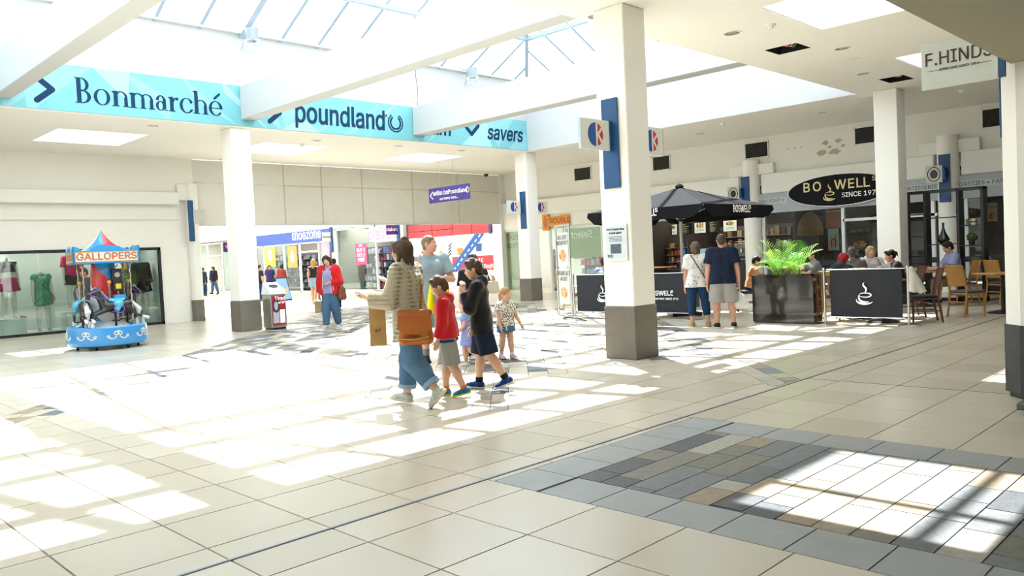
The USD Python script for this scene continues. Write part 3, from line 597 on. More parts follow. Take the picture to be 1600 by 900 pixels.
poster(23.52, 9.9, 10.22, 1.2, 1.84, 'B9C6B4', 'pale green poster with red deer below the rust red one', (), None, [(LineString([(-.05, -.2), (-.05, 0), (.06, .02), (.06, -.2)]).buffer(.018).union(LineString([(.06, .02), (.08, .14)]).buffer(.015)), M_kr)])
poster(24.0, 9.16, 9.8, 1.1, 2.0, '2A2725', 'dark chalkboard with pastry picture inside the cafe door', [('JACKETS', .09, 0, .15)], mat('chalk', 'B8A98C', .7), [(ell(0, -.2, .2, .1), M_mimg)])
poster(24.2, 5.95, 6.2, 1.8, 2.3, 'D8C79E', 'cream shake poster glowing inside the window behind the seated man', [('Shake', .07, 0, .1)], mat('letter_teal', '6FA391', .6), [(ell(0, -.1, .07, .1), M_mimg)])
# --- sweet shop unit (y 16.6 - 23.9)
struct('fascia_sweet_shop', [bx(23.05, 23.2, 16.6, 23.9, 2.55, 3.02)], M_cream, 'cream fascia over the sweet shop front', 'fascia')
TS = thing('shop_sign', 'orange cut-out sign reading TROUBLE over the sweet shop', 'sign', (22.98, 20.47, 2.74))
rr = random.Random(4); ol = [(-.66+1.3*t_, .19+.03*rr.uniform(-1, 1)) for t_ in np.linspace(0, 1, 9)]+[(.64-1.3*t_, -.2+.03*rr.uniform(-1, 1)) for t_ in np.linspace(0, 1, 9)]
part(TS, 'board', [place(prism(Polygon(ol), .05), (.05, 0, 0), YL, ZU), place(prism(sbox(-.68, -.32, -.42, .3).buffer(.03), .06), (.05, 0, 0), YL, ZU)], mat('sign_orange', 'F2A63C', .5))
part(TS, 'lettering', place(text('TROUBLE', .2, True, sx=.95), (-.002, -.1, -.09), YL, ZU), mat('letter_rust', 'C9541E', .5))
part(TS, 'sweet_jar', place(prism(union_all([sbox(-.64, -.26, -.48, .1), sbox(-.6, .1, -.52, .22)]), .07), (.05, 0, 0), YL, ZU), mat('jar_red', 'E07A2C', .4))
SW = struct_x('window_3', 'sweet shop front with glass panels', 'window')
part(SW, 'window_frame', [bx(23.1, 23.2, y-.04, y+.04, 0, 2.55) for y in (23.85, 22.3, 20.95, 18.4, 16.65)]+[bx(23.1, 23.2, 16.6, 23.9, 2.47, 2.56)], M_whitefr)
for a, b in ((22.34, 23.81), (18.44, 20.91), (16.69, 18.36)): part(SW, 'pane', bx(23.14, 23.15, a, b, .05, 2.47), M_shopglass)
struct('wall_shop', [bx(28, 28.2, 16.6, 24.15, 0, 3.3), bx(23.2, 28, 24.0, 24.15, 0, 3.4)], mat('shop_pale', 'DAD8CC', .7)); struct('ceiling', bx(23.45, 28.2, 16.6, 24.15, 3.2, 3.3), MATS['shop_pale'])
rectlamp('sweet_shop_lamp', (25.5, 20.5, 3.15), 3, 5, 3.5)
poster(23.19, 22.42, 23.8, .1, 2.45, 'A9B98E', 'green window panel with red words A TASTE SENSATION', [('A TASTE', .2, .0, .85), ('SENSATION', .2, -.1, .52)], mat('letter_red', 'B3382F', .5), [(union_all([ell(-.1, -.1, .14, .2), ell(.25, -.6, .14, .16), ell(-.3, -.75, .1, .12)]), mat('candy_pink', 'D9A9A0', .5))])
o = poster(23.3, 18.5, 20.3, 1.3, 2.42, '8FA86B', 'green panel with mirrored white word Select inside the sweet shop'); part(o, 'lettering', place(text('Select', .26, False, .2), (-.0035, .1, .18), (0, 1, 0), ZU).apply_translation((-.006, 0, 0)), M_wprint)
poster(23.6, 19.3, 20.2, 1.25, 2.0, 'C9B79A', 'tan panel with social media tiles inside the sweet shop', (), None, [(union_all([sbox(-.3, .0, -.12, .18), sbox(-.08, .02, .1, .2), sbox(.14, .04, .3, .22)]), mat('tile_slate', '47505A', .5))])
# --- passage shops (x = 23.2, y > 24.15)
M_red = mat('hoarding_red', 'E23B45', .45); M_hw = mat('hoarding_white', 'F3F1EE', .5)
HO = thing('shop_hoarding', 'white and red shop hoarding with printed bags and blue ribbon', 'hoarding', (23.2, 27.0, 0))
part(HO, 'white_panel', bx(-.06, 0, -2.85, 2.8, 0, 2.5), M_hw)
for y0, y1, z0, z1 in ((1.1, 2.8, 2.5, 2.78), (1.1, 2.8, 2.8, 3.1), (-.3, 1.07, 2.5, 2.78), (-.3, 1.07, 2.8, 3.1), (-1.55, -.33, 2.5, 3.1), (-2.85, -1.58, 2.5, 3.1)): part(HO, 'red_panel', bx(-.07, -.01, y0, y1, z0, z1, .004), M_red)
part(HO, 'red_panel', bx(-.066, -.06, -2.8, -.2, .95, 1.55), M_red)
part(HO, 'ribbon', place(prism(Polygon([(-.1, .9), (.5, .9), (2.35, 2.49), (1.75, 2.49)]), .004), (-.064, 0, 0), YL, ZU), mat('ribbon_blue', '1F63B8', .4))
part(HO, 'ribbon_marking', place(prism(union_all([LineString([(.28+1.85*t_, .98+1.5*t_), (.28+1.85*(t_+.07), .98+1.5*(t_+.07))]).buffer(.035, cap_style=2) for t_ in np.arange(0, .95, .13)]), .003), (-.069, 0, 0), YL, ZU), M_wprint)
def bagp(x, z, s): return union_all([Polygon([(x-.16*s, z-.2*s), (x+.16*s, z-.2*s), (x+.19*s, z+.12*s), (x-.19*s, z+.12*s)]), ringp(x, z+.12*s, .09*s, .24*s, .02*s, .02*s).intersection(sbox(x-1, z+.12*s, x+1, z+1))])
part(HO, 'printed_bag', place(prism(bagp(-1.75, 1.78, 1.0), .003), (-.062, 0, 0), YL, ZU), mat('print_orange', 'E5713A', .5), label='orange printed handbag')
part(HO, 'printed_bag', place(prism(bagp(1.95, 1.95, 1.0), .003), (-.062, 0, 0), YL, ZU), mat('print_blue', '2D5FA8', .5), label='blue printed handbag')
part(HO, 'printed_shoe', place(prism(union_all([LineString([(-.05+.02*i, 1.6+.14*i), (.12+.02*i, 1.72+.14*i)]).buffer(.03) for i in range(4)]), .003), (-.062, 0, 0), YL, ZU), mat('print_violet', '3C2F5A', .5))
part(HO, 'printed_food', place(prism(union_all([ell(.75, 1.85, .22, .09), ell(.75, 1.7, .2, .07), ell(-.55, 1.75, .12, .1)]), .003), (-.062, 0, 0), YL, ZU), mat('print_amber', 'D8903C', .5))
part(HO, 'lettering', [place(text('SIZE:10', .17, True), (-.068, -1.75, 1.28), YL, ZU), place(text('SIZE:1,410sqft', .17, True), (-.068, -1.95, 1.03), YL, ZU)], M_wprint)
struct('trim_5', [bx(23.0, 23.2, y-.12, y+.12, 0, 3.4) for y in (30.15, 36.05, 46.6)]+[bx(23.05, 23.2, 30.2, 56, 3.3, 3.45)], M_whitefr)
strip(22.9, 22.96, 24.0, 24.16, 2.45, 3.1, 'navy vertical strip at the corner of the hoarding'); strip(22.9, 22.98, 30.25, 30.42, 2.3, 3.3, 'navy vertical strip beside the purple sign'); strip(22.9, 22.98, 35.95, 36.15, 2.1, 3.4, 'navy vertical strip at the end of the blue shoe shop fascia')
def pframe(name, label, ys_, z0, z1, zt, back, mid=None):
    o = struct_x(name, label, 'window')
    part(o, 'window_frame', [bx(23.1, 23.2, y-.05, y+.05, 0, z1) for y in ys_]+[bx(23.1, 23.2, ys_[0], ys_[-1], z1-.08, z1), bx(23.1, 23.2, ys_[0], ys_[-1], 0, z0)]+([bx(23.1, 23.2, mid[0], mid[1], zt, zt+.08)] if mid else []), M_whitefr)
    for a, b in zip(ys_[:-1], ys_[1:]):
        if mid and abs(a-mid[0]) < .01: continue
        part(o, 'pane', bx(23.14, 23.15, a+.05, b-.05, z0, z1-.08), M_shopglass)
pframe('window_4', 'white framed accessory shop window', [30.3, 32.4, 35.9], .15, 3.28, 2.45, None, (30.3, 32.4))
pframe('window_5', 'shoe shop front under the blue fascia', [36.2, 37.6, 39.6, 41.3, 43.6, 46.4], .1, 2.75, 2.2, None, (37.6, 39.6))
pframe('window_6', 'far glass shop front with double doors', [46.8, 48.0, 49.0, 51.1, 53.0, 55.8], .1, 3.2, 2.35, None, (49.0, 51.1))
SI = struct('wall_shop', [bx(27, 27.1, 24.15, 56, 0, 3.4)]+[bx(23.3, 27, y-.05, y+.05, 0, 3.4) for y in (30.1, 36.1, 46.6)], mat('shop_inside', 'A9A49C', .8)); struct('ceiling', bx(23.5, 27, 24.15, 56, 3.4, 3.5), MATS['shop_pale'])
rectlamp('passage_shop_lamp', (25, 43, 3.3), 2, 22, 4.0)
SZ_ = thing('shop_sign', 'blue shoezone fascia board with white lettering', 'sign', (23.1, 41.2, 3.05)); part(SZ_, 'board', bx(-.1, .1, -5.1, 5.2, -.3, .3, .01), mat('shoe_blue', '4560B4', .45)); part(SZ_, 'lettering', place(text('shoezone', .5, True, sx=.95), (-.105, -2.6, -.13), YL, ZU), M_wprint)
o = thing('projecting_sign', 'small white square sign reading shoezone', 'sign', (22.66, 36.05, 2.9)); part(o, 'bracket', bx(.2, .62, -.012, .012, -.02, .02), M_steel); part(o, 'panel', bx(-.25, .25, -.02, .02, -.25, .25), M_signw); part(o, 'lettering', place(text('shoezone', .08, True), (0, -.0225, -.03), XR, ZU), M_letter)
o = thing('projecting_sign', 'small purple sign reading claires', 'sign', (22.6, 30.36, 2.95)); part(o, 'bracket', bx(.2, .62, -.012, .012, -.02, .02), M_steel); part(o, 'panel', bx(-.32, .32, -.02, .02, -.22, .22), mat('claire_purple', '5A2A86', .45)); part(o, 'lettering', place(text("claire's", .15, True), (0, -.0225, -.05), XR, ZU), M_wprint)
o = thing('projecting_sign', 'tiny dark sign with pink heart by the far glass doors', 'sign', (22.85, 47.6, 2.85)); part(o, 'bracket', bx(.2, .62, -.012, .012, -.02, .02), M_steel); part(o, 'panel', bx(-.28, .28, -.02, .02, -.3, .3), mat('sign_indigo', '2E2460', .45)); part(o, 'emblem', place(prism(union_all([Point(-.07, .05).buffer(.1), Point(.07, .05).buffer(.1), Polygon([(-.16, .02), (.16, .02), (0, -.17)])]), .003), (0, -.0225, 0), XR, ZU), mat('heart_pink', 'E0507A', .5))
o = thing('shop_sign', 'large mauve letters on the glass above the accessory shop door', 'sign', (23.12, 31.6, 2.75)); part(o, 'lettering', place(text("claire's", .55, True, sx=.95), (0, .2, -.15), YL, ZU), mat('letter_mauve', 'B29AC0', .5)); part(o, 'backing', bx(.0, .01, -1.2, 1.3, -.25, .45), mat('claire_back', 'DDE4DE', .5))
poster(23.12, 33.2, 34.2, 1.4, 2.45, 'D6557E', 'pink poster reading BUY 3 GET 3 FREE', [('MIX', .1, 0, .38), ('BUY 3', .17, 0, .12), ('GET 3', .17, 0, -.12), ('FREE', .17, 0, -.36)])
poster(23.08, 45.6, 44.5, 1.4, 2.65, 'E8697A', 'pink red hanging banner behind the left column', (), None, [(ell(0, 0, .2, .3), M_wprint)])
poster(23.08, 42.2, 43.4, 1.5, 2.65, 'F2CC5A', 'yellow hanging banner in the shoe shop window', (), None, [(ell(0, .1, .25, .35), M_wprint)])
poster(23.08, 39.8, 40.8, 1.4, 2.6, 'F2A25A', 'orange hanging banner in the shoe shop window', (), None, [(ell(0, .0, .2, .35), M_wprint)])
poster(23.08, 36.5, 37.3, 1.4, 2.65, 'EFA4B4', 'pale pink hanging banner at the end of the shoe shop', (), None, [(ell(0, .1, .2, .3), M_wprint)])
# shop stock seen through the glass: shelving with goods
def stock(name, label, x, y0, y1, z0, z1, rows, per, cols, seed):
    r = random.Random(seed); o = thing(name, label, 'shelving', (x, (y0+y1)/2, 0)); L = y1-y0
    part(o, 'back', bx(.3, .33, -L/2, L/2, 0, z1), mat('stock_back', '5C5866', .7))
    for i in range(rows):
        z = z0+(z1-z0)*i/rows; part(o, 'shelf', bx(0, .3, -L/2, L/2, z-.02, z), mat('stock_shelf', '8A8792', .6))
        by = {}
        for k in range(per):
            a = -L/2+L*(k+.1)/per; w_ = L/per*r.uniform(.5, .85); h_ = (z1-z0)/rows*r.uniform(.4, .85); by.setdefault(r.choice(cols), []).append(bx(.05, .05+.2*r.random()+.03, a, a+w_, z, z+h_))
        for c_, ms in by.items(): part(o, 'goods', ms, mat('goods_'+c_, c_, .6), kind='stuff')
PUR = ('6B5A9A', '8C7AB5', '4A3F78', 'C9C2D8', 'D98AA8', '2E2A44')
stock('display_shelving', 'purple stocked shelving inside the accessory shop doorway', 25.2, 30.4, 32.5, .2, 2.4, 7, 10, PUR, 1)
stock('display_shelving', 'stocked shelving behind the pink offer poster', 24.6, 32.7, 35.8, .2, 2.3, 6, 12, ('C9C2D8', '3B3F5C', 'A33A4A', '5F7FB0', 'D8D4CC'), 2)
stock('display_shelving', 'shoe shelving seen through the shoe shop door', 25.5, 36.4, 41.0, .2, 2.2, 6, 16, ('2A2A2E', '5A4A44', '8A8A90', 'B04040', 'D8D0C8'), 3)
stock('display_shelving', 'shoe shelving behind the yellow banner', 25.0, 41.3, 46.2, .2, 2.2, 6, 16, ('2A2A2E', '3E4A6A', '8A8A90', 'C8C0B8'), 4)
stock('display_shelving', 'sweet jars shelving inside the sweet shop', 25.6, 18.6, 21.6, .3, 2.0, 5, 12, ('D9A93C', 'C8506A', '7FA0C0', 'E8E0D0', '8FB060'), 5)
stock('display_shelving', 'snack shelving beside the cafe counter', 24.3, 15.75, 16.45, .75, 1.75, 4, 5, ('B03A5A', '3A8AB8', 'D8A63A', '2A2A2C', 'C85A2A', '7A4A2A'), 6)
stock('display_shelving', 'dim cafe back shelving with cups and boxes', 27.3, 13.2, 16.2, 1.0, 2.2, 3, 14, ('4A4038', '8A7A60', '2A2624', 'A09070'), 7)
# ================================================================ near shop front on the right: low soffit, octagonal column
struct('soffit', bx(-6, 9.2, -4, 1.88, 2.96, ZC), mat('soffit_tan', 'B9B198', .7), 'low tan soffit of the nearest shop front', 'soffit')
c = struct_x('column', 'octagonal white column with dark plinth at the right edge', 'column')
def octa(r, z0, z1): return mv(cyl((0, 0, z0), (0, 0, z1), r, 8), (8.4, 1.74, 0), rz=math.pi/8)
part(c, 'shaft', octa(.27, .66, ZC), M_white); part(c, 'plinth', [octa(.285, .05, .66), octa(.25, 0, .05)], mat('plinth_dark', '4B4A4A', .6, noise=(5, .3)))
struct('wall_shopfront', bx(7.72, 8.0, 1.2, 1.60, .06, 2.96), mat('shopfront_tan', 'CFC8AE', .6), 'tan end post of the nearest shop front', 'wall')
struct('trim_6', [bx(7.5, 8.0, 1.15, 1.74, .03, .09, .01), bx(7.6, 7.7, 1.3, 1.6, 0, .03)], mat('gate_foot', '5B5F5C', .5))
strip(8.36, 8.6, 1.99, 2.02, 2.35, 3.6, 'navy vertical strip on the octagonal column under the jeweller sign')
FH = thing('projecting_sign', 'large pale sign reading F.HINDS jewellers since 1856', 'sign', (8.0, 2.24, 3.03))
part(FH, 'panel', bx(-.02, .02, -.31, .31, -.21, .21, .004), mat('sign_mint', 'DDE0D6', .4)); M_maroon = mat('letter_maroon', '3A1620', .5)
part(FH, 'lettering', [place(text('F.HINDS', .115, False, sx=.86), (-.0225, 0, .0), YL, ZU), place(text('JEWELLERS SINCE 1856', .02), (-.0225, 0, -.055), YL, ZU), place(prism(union_all([sbox(-.26, -.049, -.15, -.046), sbox(.15, -.049, .26, -.046)]), .002), (-.0225, 0, 0), YL, ZU)], M_maroon)
part(FH, 'bracket', bx(-.02, .02, -.36, -.31, -.2, .2), M_navy)
# ================================================================ ceiling fittings
M_lampin = mat('lamp_reflector', 'D8D8D6', .25, .8)
DL = [(11.46, 6.39, 'beside the open ceiling hatch'), (14.0, 5.73, 'right of the open ceiling hatch'), (16.49, 6.35, 'before the second ceiling hatch'), (20.62, 12.63, 'over the cafe parasol'), (7.27, 18.41, 'in front of the left rooflight'), (11.61, 18.69, 'before the middle rooflight'), (14.2, 18.53, 'between the beams ends'), (16.54, 18.47, 'near the far right rooflight'), (9.0, 7.1, 'at the top of the nearest column'), (20.4, 8.9, 'left of the cafe column top')]
d0 = None
for x, y, w_ in DL:
    lab = 'recessed round downlight '+w_
    if d0 is None:
        d0 = thing('downlight', lab, 'ceiling light', (x, y, ZC)); part(d0, 'rim', lathe([(.15, 0), (.15, -.012), (.12, -.012), (.12, 0)], 24), M_white); part(d0, 'reflector', lathe([(.12, -.004), (.115, -.006), (.05, -.002)], 20), M_lampin); part(d0, 'bulb', lathe([(0, -.02), (.03, -.018), (.035, -.003)], 12), M_steel)
    else: dup(d0, (x, y, ZC), 0, lab)
d1 = None
for x, y, w_ in ((11.54, 5.79, 'close to the square rooflight'), (19.61, 11.31, 'above the parasol'), (20.45, 5.7, 'below the jeweller sign'), (11.6, 19.4, 'over the passage entrance')):
    lab = 'small white smoke detector '+w_
    if d1 is None:
        d1 = thing('smoke_detector', lab, 'smoke detector', (x, y, ZC)); part(d1, 'base', lathe([(0, -.03), (.07, -.03), (.075, 0)], 20), M_white, smooth=40); part(d1, 'sensor', lathe([(0, -.075), (.035, -.07), (.045, -.03)], 16), M_cream, smooth=40)
    else: dup(d1, (x, y, ZC), 0, lab)
o = thing('dome_camera', 'small dark security dome camera at the right end of the curtain', 'camera', (21.82, 23.0, ZC)); part(o, 'base', lathe([(0, -.04), (.1, -.04), (.1, 0)], 20), M_cream); part(o, 'dome', lathe([(0, -.15), (.05, -.14), (.08, -.1), (.09, -.04)], 20), M_black, smooth=True)
solo('ceiling_speaker', lathe([(0, -.012), (.13, -.01), (.14, 0)], 24, (15.0, 5.95, ZC)), M_cream, 'flat round ceiling speaker between the two open hatches', 'speaker')
for i, (a, b, c_, d_) in enumerate(gaps):
    o = thing('ceiling_hatch', ['open ceiling hatch with loose red and white cables', 'open ceiling hatch just before the cafe column'][i], 'hatch', ((a+b)/2, (c_+d_)/2, ZC)); hx, hy = (b-a)/2, (d_-c_)/2
    part(o, 'void', [bx(-hx-.02, hx+.02, -hy-.02, hy+.02, .6, .62), bx(-hx+.002, -hx+.02, -hy, hy, .004, .6), bx(hx-.02, hx-.002, -hy, hy, .004, .6), bx(-hx, hx, -hy+.002, -hy+.02, .004, .6), bx(-hx, hx, hy-.02, hy-.002, .004, .6)], mat('void_black', '0C0B0A', .9))
    part(o, 'rail', [bx(-hx, hx, -.03, .01, .06, .1)], M_steel)
    for k, c2 in enumerate(('D03A3A', 'E8E4DA', 'D9B24A')): part(o, 'cable', tube([(-hx+.1+.12*k, -hy+.02, .16), (-hx+.14+.12*k, -.05, .01+.02*k), (-hx+.2+.1*k, hy-.05, .15)], .008, 6), mat('cable_'+c2, c2, .5))
# high-bay lamps under the skylight sill
HBL = None
M_lampglass = pane_mat('lamp_glass', (.93, .95, .96))
for x, w_ in ((9.14, 'over the second beam'), (15.96, 'near the skylight corner')):
    lab = 'bell-shaped glass high-bay lamp '+w_
    if HBL is None:
        HBL = thing('high_bay_lamp', lab, 'lamp', (x, 17.2, 6.43)); part(HBL, 'gear_box', [lathe([(0, .35), (.1, .35), (.1, .24), (.16, .24), (.16, .52), (0, .53)], 20)], mat('lamp_grey', '9EA6A8', .4, .5)); part(HBL, 'shade', lathe([(.27, 0), (.26, .06), (.2, .22), (.1, .34), (.095, .34), (.195, .21), (.255, .06), (.262, 0)], 28), M_lampglass, smooth=True); part(HBL, 'hook', cyl((0, 0, .5), (0, .45, .56), .02, 8), M_steel)
    else: dup(HBL, (x, 17.2, 6.43), 0, lab)
solo('hanging_cable', tube([(14.1, 17.5, 6.9), (14.12, 17.5, 6.5), (14.16, 17.5, 6.2), (14.12, 17.5, 5.9), (14.14, 17.5, 5.72)], .012, 6), mat('cable_grey', '8A8F92', .5), 'loose grey cable dropping onto the third beam', 'cable')
# ================================================================ organic shapes: signed distance fields meshed with surface nets
def surface_nets(F, org, h):
    F = F.astype(np.float32); s = F < 0; nx, ny, nz = F.shape
    c = [(i, j, k) for i in (0, 1) for j in (0, 1) for k in (0, 1)]
    sl = lambda a, o: a[o[0]:nx-1+o[0], o[1]:ny-1+o[1], o[2]:nz-1+o[2]]
    cnt = sum(sl(s, o).astype(np.int8) for o in c); act = (cnt > 0) & (cnt < 8)
    I = np.argwhere(act); n = len(I)
    if not n: return None
    idx = np.full(act.shape, -1, np.int64); idx[tuple(I.T)] = np.arange(n)
    acc = np.zeros((n, 3)); num = np.zeros(n); val = {o: F[I[:, 0]+o[0], I[:, 1]+o[1], I[:, 2]+o[2]] for o in c}
    for a in c:
        for ax in range(3):
            if a[ax] == 0:
                b = list(a); b[ax] = 1; b = tuple(b); va, vb = val[a], val[b]; m = (va < 0) != (vb < 0)
                t = va[m]/(va[m]-vb[m]); p = np.tile(np.array(a, float), (m.sum(), 1)); p[:, ax] = t; acc[m] += p; num[m] += 1
    v = (I+acc/num[:, None])*h+org; q = []
    for ax in range(3):
        u, w = (ax+1) % 3, (ax+2) % 3; a = [slice(None)]*3; b = [slice(None)]*3
        a[ax] = slice(0, -1); b[ax] = slice(1, None); sa, sb_ = s[tuple(a)], s[tuple(b)]
        E = np.argwhere(sa != sb_); E = E[(E[:, u] > 0) & (E[:, w] > 0) & (E[:, u] < F.shape[u]-1) & (E[:, w] < F.shape[w]-1)]
        if not len(E): continue
        def cell(du, dw):
            e = E.copy(); e[:, u] -= du; e[:, w] -= dw; return idx[tuple(e.T)]
        quad_ = np.stack([cell(1, 1), cell(0, 1), cell(0, 0), cell(1, 0)], 1); fl = ~sa[tuple(E.T)]
        quad_[fl] = quad_[fl][:, ::-1]; q.append(quad_)
    q = np.vstack(q); return trimesh.Trimesh(v, np.vstack([q[:, [0, 1, 2]], q[:, [0, 2, 3]]]), process=False)
def cap(a, b, ra, rb=None, k=.03, flat=0, op=1):
    return dict(t='c', a=V(*a), b=V(*b), ra=ra, rb=ra if rb is None else rb, k=k, flat=flat, op=op)
def elp(c, r, k=.02, ax=None, op=1): return dict(t='e', c=V(*c), r=V(*r), k=k, ax=np.eye(3) if ax is None else np.asarray(ax, float), op=op)
def cut(p, n): return dict(t='p', p=V(*p), n=V(*n)/np.linalg.norm(n))
def blob(prims, h, warp=0.0, wscale=9.0, seed=0):
    """Meshes a list of caps, ellipsoids and cuts (in order)."""
    lo = np.min([np.minimum(q['a']-q['ra'], q['b']-q['rb']) if q['t'] == 'c' else q['c']-q['r'].max() for q in prims if q['t'] != 'p' and q['op'] > 0], axis=0)
    lo = np.min([np.min([q['a']-q['ra'], q['b']-q['rb'], q['a']-q['rb']], axis=0) if q['t'] == 'c' else q['c']-q['r'].max() for q in prims if q['t'] != 'p' and q['op'] > 0], axis=0)-2.5*h
    hi = np.max([np.max([q['a']+q['ra'], q['b']+q['rb'], q['a']+q['rb']], axis=0) if q['t'] == 'c' else q['c']+q['r'].max() for q in prims if q['t'] != 'p' and q['op'] > 0], axis=0)+2.5*h
    n = np.ceil((hi-lo)/h).astype(int)+1; ax_ = [lo[i]+h*np.arange(n[i], dtype=np.float32) for i in range(3)]
    F = np.full(n, 1.0, np.float32)
    for q in prims:
        if q['t'] == 'p':
            d = (ax_[0][:, None, None]-q['p'][0])*q['n'][0]+(ax_[1][None, :, None]-q['p'][1])*q['n'][1]+(ax_[2][None, None, :]-q['p'][2])*q['n'][2]
            np.maximum(F, d, out=F); continue
        if q['t'] == 'c': R = max(q['ra'], q['rb']); l0, h0 = np.minimum(q['a'], q['b'])-R, np.maximum(q['a'], q['b'])+R
        else: R = q['r'].max(); l0, h0 = q['c']-R, q['c']+R
        m = q['k']+3*h; i0 = np.maximum(((l0-m-lo)/h).astype(int), 0); i1 = np.minimum(np.ceil((h0+m-lo)/h).astype(int)+1, n)
        if (i1 <= i0).any(): continue
        S = tuple(slice(i0[i], i1[i]) for i in range(3)); X, Y, Z = ax_[0][S[0]][:, None, None], ax_[1][S[1]][None, :, None], ax_[2][S[2]][None, None, :]
        if q['t'] == 'c':
            a, d = q['a'], q['b']-q['a']; L2 = max(d@d, 1e-9); X, Y, Z = X-a[0], Y-a[1], Z-a[2]
            t0 = (X*d[0]+Y*d[1]+Z*d[2])/L2; t = np.clip(t0, 0, 1)
            D_ = np.sqrt((X-t*d[0])**2+(Y-t*d[1])**2+(Z-t*d[2])**2)-(q['ra']+t*(q['rb']-q['ra']))
            if q['flat'] & 1: D_ = np.maximum(D_, (t0-1)*math.sqrt(L2))
            if q['flat'] & 2: D_ = np.maximum(D_, -t0*math.sqrt(L2))
        else:
            X, Y, Z = X-q['c'][0], Y-q['c'][1], Z-q['c'][2]; A = q['ax']/q['r'][:, None]
            l = np.sqrt(sum((A[i, 0]*X+A[i, 1]*Y+A[i, 2]*Z)**2 for i in range(3))); D_ = (l-1)*q['r'].min()*np.where(l < 1, 1, .5+.5*1)
        f = F[S]
        if q['op'] > 0:
            k = max(q['k'], 1e-4); w = np.clip(.5+.5*(D_-f)/k, 0, 1); F[S] = D_+(f-D_)*w-k*w*(1-w)
        else:
            F[S] = np.maximum(f, -D_)
    m = surface_nets(F, lo, h)
    if m is not None and warp:
        nrm = m.vertex_normals; m.vertices = m.vertices+nrm*(((meshkit.fbm(m.vertices*[wscale, wscale, wscale*.55]+seed*7.3, 3, seed)-.5)*2*warp)[:, None])
    return m
def unite(ms):
    try:
        M = None
        for m in ms:
            q = m3.Manifold(m3.Mesh(np.asarray(m.vertices, np.float32), np.asarray(m.faces, np.uint32)))
            if q.status() != m3.Error.NoError or q.volume() <= 0: return join(ms)
            M = q if M is None else M+q
        return tm(M)
    except Exception: return join(ms)
def unit(v): v = V(*v); return v/np.linalg.norm(v)
def hand_mesh(w, d, n, th, s, curl, h):
    """A hand at wrist w pointing along d, palm facing n, thumb on side th; s = hand length."""
    d = unit(d); n = unit(n-d*(np.dot(n, d))); x = unit(th-d*np.dot(th, d)-n*np.dot(th, n)); P_ = []; r = s*.052
    kn = [w+d*s*l+x*s*o for l, o in ((.50, .155), (.52, .055), (.50, -.05), (.46, -.145))]
    for q in kn: P_.append(cap(w+(q-w)*.15, q, s*.085, s*.06, .012))
    P_.append(cap(kn[0]-d*s*.1, kn[3]-d*s*.08, s*.07, s*.06, .012))
    for q, L in zip(kn, (.40, .46, .42, .32)):
        p, a = q, curl*.5
        for f_, ang in ((.42, 0), (.33, .6), (.25, .5)):
            a += ang*curl; e = p+(d*math.cos(a)+n*math.sin(a))*L*s*f_; P_.append(cap(p, e, r, r*.92, .003)); p = e
    t0 = w+d*s*.12+x*s*.10+n*s*.03; t1 = t0+unit(d*.75+x*.75+n*.3)*s*.2; t2 = t1+unit(d+x*.35+n*(.2+.6*curl))*s*.16; t3 = t2+unit(d+n*(.2+.8*curl))*s*.13
    P_ += [cap(t0, t1, s*.07, s*.058, .012), cap(t1, t2, s*.058, s*.05, .003), cap(t2, t3, s*.05, s*.044, .003), cap(w-d*s*.12, w+d*s*.12, s*.105, s*.095, .02)]
    return blob(P_, h)
def rot(ax, a):
    return trimesh.transformations.rotation_matrix(a, ax)[:3, :3]
DIM[0] = .72
SKINS = {'fair': ('E8BFA4', 'DDAA8C'), 'pink': ('E6B49B', 'D69C82'), 'tan': ('D9A685', 'C88F6C')}
def skin_mat(k): return mat('skin_'+k, SKINS[k][0], .5, noise=(14, .3), alt=SKINS[k][1])
M_eye = mat('eye_white', 'ECE8E4', .3); M_iris = mat('eye_dark', '2A2320', .3); M_lip = mat('lip', 'B9706A', .5); M_brow = mat('brow', '4A3528', .8)
M_sole = mat('shoe_sole', 'EDEAE2', .6)
